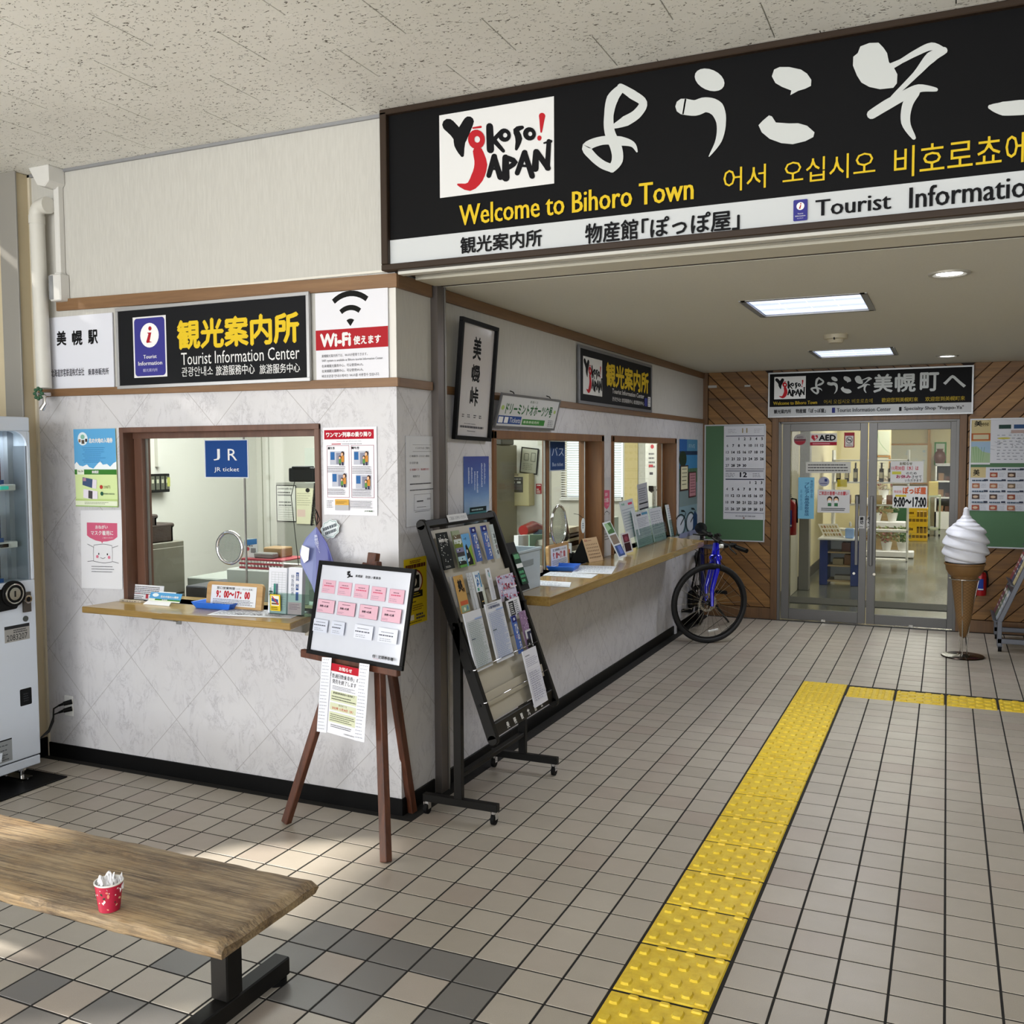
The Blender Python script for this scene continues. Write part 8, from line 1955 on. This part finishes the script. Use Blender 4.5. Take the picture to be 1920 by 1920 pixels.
# locker with papers and telephone
x0, x1, z0, z1 = yb_(517, 905, 606, 1090, PYY - .35)
t = emp('grey_locker', 'grey metal locker with papers behind the right part of the front window', 'locker', ((x0 + x1) / 2, PYY - .2, 0)); LK = P('grey_locker_metal', '#8b8c84', .4, .3, .03)
B().box(LK, (x0, PYY - .35, 0), (x1 + .25, PYY - .02, z1)).build('body', t, bev=.004); B().box(LK, (x0 + .02, PYY - .356, .05), (x1 + .2, PYY - .35, PY(550, 976, PYY - .35).z)).build('door', t, bev=.002)
o, ik = sheet('notice_paper', 'white printed notice on the grey locker', 'paper', FW(519, 911, 555, 977, 'Y%f' % (PYY - .36)), '#b7b7b0', .001, frame=BLKM, fw=.006, fth=.003); ik.t('2019年10月1日', .05, .05, .8, .11, '#2c2c2c', .03); ik.L(.05, .15, .95, .3, 2, '#3a3a3a', .5, .08); ik.L(.1, .42, .8, .6, 2, '#4a4a4a', .4, .15); ik.grid(.08, .62, .9, .95, 3, 5, '#77776f', .002); ik.build('print', o)
o, ik = sheet('notice_paper', 'yellowish sheet with dark magnet on the grey locker', 'paper', FW(555, 915, 590, 983, 'Y%f' % (PYY - .365)), '#bdbaa0', .001); ik.e(.65, .06, .12, .06, '#1c1c1c'); ik.L(.05, .12, .9, .5, 6, '#8f8f7a', .3, .1); ik.r(.05, .6, .5, .8, '#bda69c'); ik.build('print', o)
ph = PY(573, 890, WY + .35)
t = emp('wall_telephone', 'black telephone handset with curly cord inside the front window', 'telephone', (ph.x, WY + .35, ph.z - .05))
B().obb(BLK, ph, (.075, 0, 0), (0, .04, 0), (0, 0, .035)).obb(BLK, ph + V((0, -.02, .035)), (.05, 0, 0), (0, .03, 0), (0, 0, .008)).build('handset', t, bev=.015, seg=2)
cp = []; pA, pB = PY(592, 905, WY + .3), PY(585, 985, WY + .3)
for i in range(160): a = i / 159; c = pA.lerp(pB, a); cp.append((c.x + .009 * math.cos(i * 1.3), c.y + .009 * math.sin(i * 1.3), c.z))
B().tube(BLK, cp, .002, 4).build('curly_cord', t)
B().tube(BLK, [tuple(PY(x, y, WY + .32)) for x, y in ((570, 876), (558, 884), (552, 905), (546, 930), (552, 990), (560, 1060))], .002, 6).build('cable', t)
tag(sheet('desk_monitor', '', '', FW(574, 840, 600, 906, 'Y%f' % (PYY - .3)), '#b0b4ac', .02)[0], 'pale grey panel standing on the grey locker', 'panel')
# desk, printers, basket behind the front window
DKm = P('desk_grey', '#a9aaa2', .5)
t = emp('office_desk', 'grey desk behind the front ticket window', 'desk', (-2.6, -2.6, 0))
B().box(DKm, (-3.2, -3.0, .72), (-2.2, -2.35, .75)).build('top', t, bev=.003)
for xx in (-3.17, -2.24):
    for yy in (-2.96, -2.4): B().box(DKm, (xx - .02, yy - .02, 0), (xx + .02, yy + .02, .72)).build('leg', t)
def obx(name, lbl, cat, x0, y0, x1, y1, Y, dpt, col, zb=.75, bev=.006, mt=None):
    a, b = PY(x0, y0, Y), PY(x1, y1, Y); return tag(B().box(mt or P('obj_' + col[1:], col, .45), (a.x, Y, zb if zb is not None else b.z), (b.x, Y + dpt, a.z)).build(name, bev=bev), lbl, cat)
obx('receipt_printer', 'dark slot machine at the left behind the framed hours sign in the front window', 'printer', 347, 1098, 386, 1130, -2.95, .3, '#34343a')
obx('ticket_printer', 'light grey ticket printer behind the chrome grille in the front window', 'printer', 424, 1066, 505, 1125, -2.8, .35, '#a2a39f')
obx('printer_lid', 'grey printer with slanted glass lid beside the steel cabinet in the front window', 'printer', 350, 1082, 430, 1100, -2.6, .4, '#8f938c')
a = PY(452, 1058, -2.75); b = PY(530, 1046, -2.75)
t = emp('red_white_basket', 'red and white woven basket with boxes behind the front ticket window', 'basket', (a.x + .1, -2.7, a.z - .03))
zt_ = PY(480, 1048, -2.75).z; zb_ = PY(480, 1066, -2.75).z; b_ = B()
for i in range(14): xx = a.x + (b.x - a.x) * i / 13; b_.box(P('basket_white', '#d5cfcc', .5), (xx - .005, -2.755, zb_), (xx + .005, -2.75, zt_))
b_.box(P('basket_white', '#d5cfcc', .5), (a.x, -2.75, zb_), (b.x, -2.55, zb_ + .005)); b_.build('weave', t)
RDP = P('basket_red', '#8f2430', .45); b_ = B()
for z in (zt_ - .004, (zt_ + zb_) / 2, zb_ + .004): b_.box(RDP, (a.x - .006, -2.758, z - .005), (b.x + .006, -2.752, z + .005))
b_.box(RDP, (a.x - .008, -2.76, zt_ - .006), (b.x + .008, -2.54, zt_ + .0)); b_.build('bands', t)
obx('cardboard_box', 'open brown cardboard box in the red and white basket', 'box', 493, 1026, 528, 1047, -2.66, .1, '#8a6c44', zt_)
obx('grey_box', 'flat grey box in the red and white basket', 'box', 475, 1036, 512, 1048, -2.72, .05, '#6d6a66', zt_)
o, ik = sheet('promotion_card', 'small white and blue card standing behind the chrome grille of the front window', 'card', FW(459, 1009, 483, 1046, 'Y-2.7'), '#c9ccce', .003); ik.poly([(0, .1), (1, 0), (1, .28), (0, .4)], '#3a6fa8'); ik.r(.05, .4, .35, .9, '#d5cdc4'); ik.e(.25, .55, .15, .1, '#b04a50'); ik.r(.5, .5, .9, .75, '#77787a'); ik.L(.1, .32, .9, .45, 1, '#6a6a70', .5, .2); ik.build('print', o)
tag(sheet('blue_box', '', '', FW(583, 1030, 600, 1046, 'Y-2.6'), '#3a5f8f', .03)[0], 'small box edge behind the hanging brochure', 'box')
bpy.data.objects.remove(bpy.data.objects['blue_box'])
# ---- things seen through the near side window
o, ik = sheet('floor_plan_paper', 'tilted framed plan sheet on the office wall through the near side window', 'paper', FQ(V((0, PYY - .01, 0)), V((0, -1, 0)), (980, 840), (1009, 843), (977, 884), (1005, 888)), '#a9a898', .003, frame=BLKM, fw=.008, fth=.006); ik.o(.15, .2, .45, .5, '#55564e', .004); ik.o(.6, .15, .9, .52, '#55564e', .004); ik.L(.1, .6, .9, .9, 4, '#77786c', .3, .2); ik.build('print', o)
a, b = PY(949, 888, PYY - .1), PY(992, 949, PYY - .1)
t = emp('fire_alarm_panel', 'cream alarm panel with dark display through the near side window', 'alarm panel', ((a.x + b.x) / 2, PYY - .05, b.z)); B().box(P('cream_panel', '#b5ab80', .5), (a.x, PYY - .1, b.z), (b.x, PYY, a.z)).build('case', t, bev=.004)
f_ = Flat(V((a.x, PYY - .1, a.z)), V((b.x - a.x, 0, 0)), V((0, 0, b.z - a.z))); ik = Ink(f_, .0); ik.r(.08, .1, .74, .58, '#3a3834'); ik.L(.12, .14, .7, .2, 1, '#9a9a90', .6, .2); ik.r(.25, .24, .38, .3, '#c9c9c0'); ik.r(.48, .24, .64, .3, '#c9c9c0'); ik.r(.12, .34, .4, .5, '#55534c'); ik.r(.46, .34, .7, .5, '#55534c'); ik.r(.3, .03, .55, .05, '#2a2a26'); ik.build('display', t)
o, ik = sheet('red_sticker', 'small red and white sticker on the office wall through the near side window', 'sticker', FW(1005, 907, 1015.5, 926, 'Y%f' % (PYY - .004)), '#9c2a30', .001); ik.r(.15, .1, .85, .2, '#d0c8c0'); ik.r(.1, .5, .5, .6, '#d0c8c0'); ik.L(.1, .65, .9, .95, 2, '#d0c8c0', .6, .3); ik.build('print', o)
for lbl, x0, y0, x1, y1 in (('white sheet on the office wall above the counter through the near side window', 954, 965, 974, 985), ('yellowish sheet low on the office wall through the near side window', 934, 955, 952, 1000), ('small pale sheet near the top of the near side window', 1008, 822, 1020, 836)):
    o, ik = sheet('wall_sheet', lbl, 'paper', FW(x0, y0, x1, y1, 'Y%f' % (PYY - .004)), '#b9b99c' if 'yellow' in lbl else '#c9c8ba', .001); ik.L(.1, .1, .9, .9, 4, '#9a9a88', .2, .2); ik.build('print', o)
a, b = PY(929, 820, PYY - .2), PY(945, 900, PYY - .2)
obx('dark_speaker', 'dark speaker box high at the left of the near side window', 'speaker', 927, 818, 941, 834, PYY - .35, .2, '#1d1d1c', None)
obx('tall_cabinet', 'brown tall cabinet at the left behind the near side window', 'cabinet', 912, 834, 931, 1100, PYY - .4, .35, '#75715c', 0)
X2 = WX - .45
def sbx(name, lbl, cat, x0, y0, x1, y1, Xn, dx, col, zb=.78, bev=.006, mt=None):
    """box whose side facing the hall spans two picture columns on the plane x = Xn"""
    a, b = PX(x0, y0, Xn), PX(x1, y1, Xn); return tag(B().box(mt or P('obj_' + col[1:], col, .45), (Xn - dx, a.y, zb if zb is not None else b.z), (Xn, b.y, a.z)).build(name, bev=bev), lbl, cat)
t = emp('office_desk', 'long grey desk inside along the side windows', 'desk', (X2 - .1, -.8, 0))
B().box(DKm, (max(X2 - .35, xr + .03), -2.4, .74), (WX - .13, 2.2, .77)).build('top', t)
for yy in (-2.3, -.1, 2.1): B().box(DKm, (max(X2 - .3, xr + .05), yy - .02, 0), (X2 + .2, yy + .02, .74)).build('leg', t)
sbx('card_terminal', 'rounded beige terminal behind the hours sign in the near side window', 'terminal', 1024, 1014, 1050, 1046, WX - .2, .2, '#a8a69a', .77, .03)
b_ = B().prism(P('green_binder', '#8faf9c', .5), [PX(x, y, WX - .28) for x, y in ((993, 1003), (1040, 1002), (1040, 1045), (993, 1050))], (-.05, 0, 0)); tag(b_.build('green_binder'), 'pale green binder with white spine in the near side window', 'binder')
b_ = B().prism(PAPER, [PX(x, y, WX - .26) for x, y in ((972, 1004), (991, 1003), (991, 1078), (972, 1079))], (-.03, 0, 0)); tag(b_.build('white_card_box'), 'small white box with red edge at the left of the green binder', 'box')
b_ = B().prism(P('blue_grey_folder', '#7590ad', .5), [PX(x, y, WX - .36) for x, y in ((1010, 993), (1036, 993), (1036, 1003), (1010, 1003))], (-.04, 0, 0)); tag(b_.build('blue_folder'), 'blue grey folder behind the green binder', 'folder')
ra, rb = PX(981, 995, WX - .4), PX(1016, 993, WX - .4)
b_ = B().tube(P('red_vinyl', '#8a0f14', .25, 0, .1, 30), [(ra.x, ra.y, ra.z), (ra.x, (ra.y + rb.y) / 2, ra.z + .012), (rb.x, rb.y, rb.z)], [.035, .042, .034], 16); tag(b_.build('red_bag', smooth=60), 'shiny red rolled bag behind the near side window', 'bag')
for i, (y0, y1, x0, x1, c) in enumerate(((990, 999, 1068, 1088, '#c9bc9c'), (1000, 1006, 1067, 1089, '#6a6258'), (1006, 1016, 1068, 1089, '#c2b690'), (1016, 1020, 1066, 1090, '#8a5f58'), (1021, 1029, 1066, 1091, '#b5a892'))):
    a, b = PX(x0, y0, WX - .18), PX(x1, y1, WX - .18); tag(B().box(P('file_' + c[1:], c, .6), (WX - .42, a.y, b.z), (WX - .18, b.y, a.z)).build('paper_stack', bev=.002), '%s layer of the paper stack inside the near side window' % ('topmost', 'second', 'third', 'fourth', 'lowest')[i], 'papers')
a, b = PX(1053, 985, WX - .16), PX(1064, 1012, WX - .16)
b_ = B().prism(P('dark_red_stand', '#5a2026', .3), [PX(x, y, WX - .15) for x, y in ((1055, 957), (1060, 957), (1068, 1000), (1064, 1003))], (-.02, 0, 0)).prism(P('black_gloss', '#22262a', .15), [PX(x, y, WX - .13) for x, y in ((1057, 982), (1059, 980), (1067, 1007), (1064, 1014), (1057, 1015))], (-.02, 0, 0)); tag(b_.build('tablet_stand'), 'dark red and black tablet stand behind the chrome grille of the near side window', 'stand')
# ---- things seen through the far side window
sbx('far_printer', 'pale printer inside the far side window', 'printer', 1150, 970, 1160, 990, WX - .35, .2, '#b0b1a0', .77)
a, b = PX(1224, 912, WX - .3), PX(1232, 950, WX - .3)
t = emp('desk_lamp', 'small black and chrome desk lamp seen through the far side window', 'lamp', (WX - .3, a.y, .77)); B().cyl(STEEL, (WX - .3, a.y + .05, .77), (WX - .3, a.y + .05, a.z), .02, n=10).build('pole', t); B().prism(BLK, [PX(x, y, WX - .3) for x, y in ((1224, 911), (1233, 918), (1229, 924), (1224, 920))], (-.04, 0, 0)).build('lamp_shade', t)
# ---- the street side beyond the openings: ground outside
st(B().box(P('pale_ground_outside', '#a9a79f', .9), (-16, -24, -.3), (16, -10.2, -.1)).box(P('pale_ground_outside', '#a9a79f', .9), (-16, -10.2, -.3), (-4.6, 20, -.1)).build('ground_outside'))
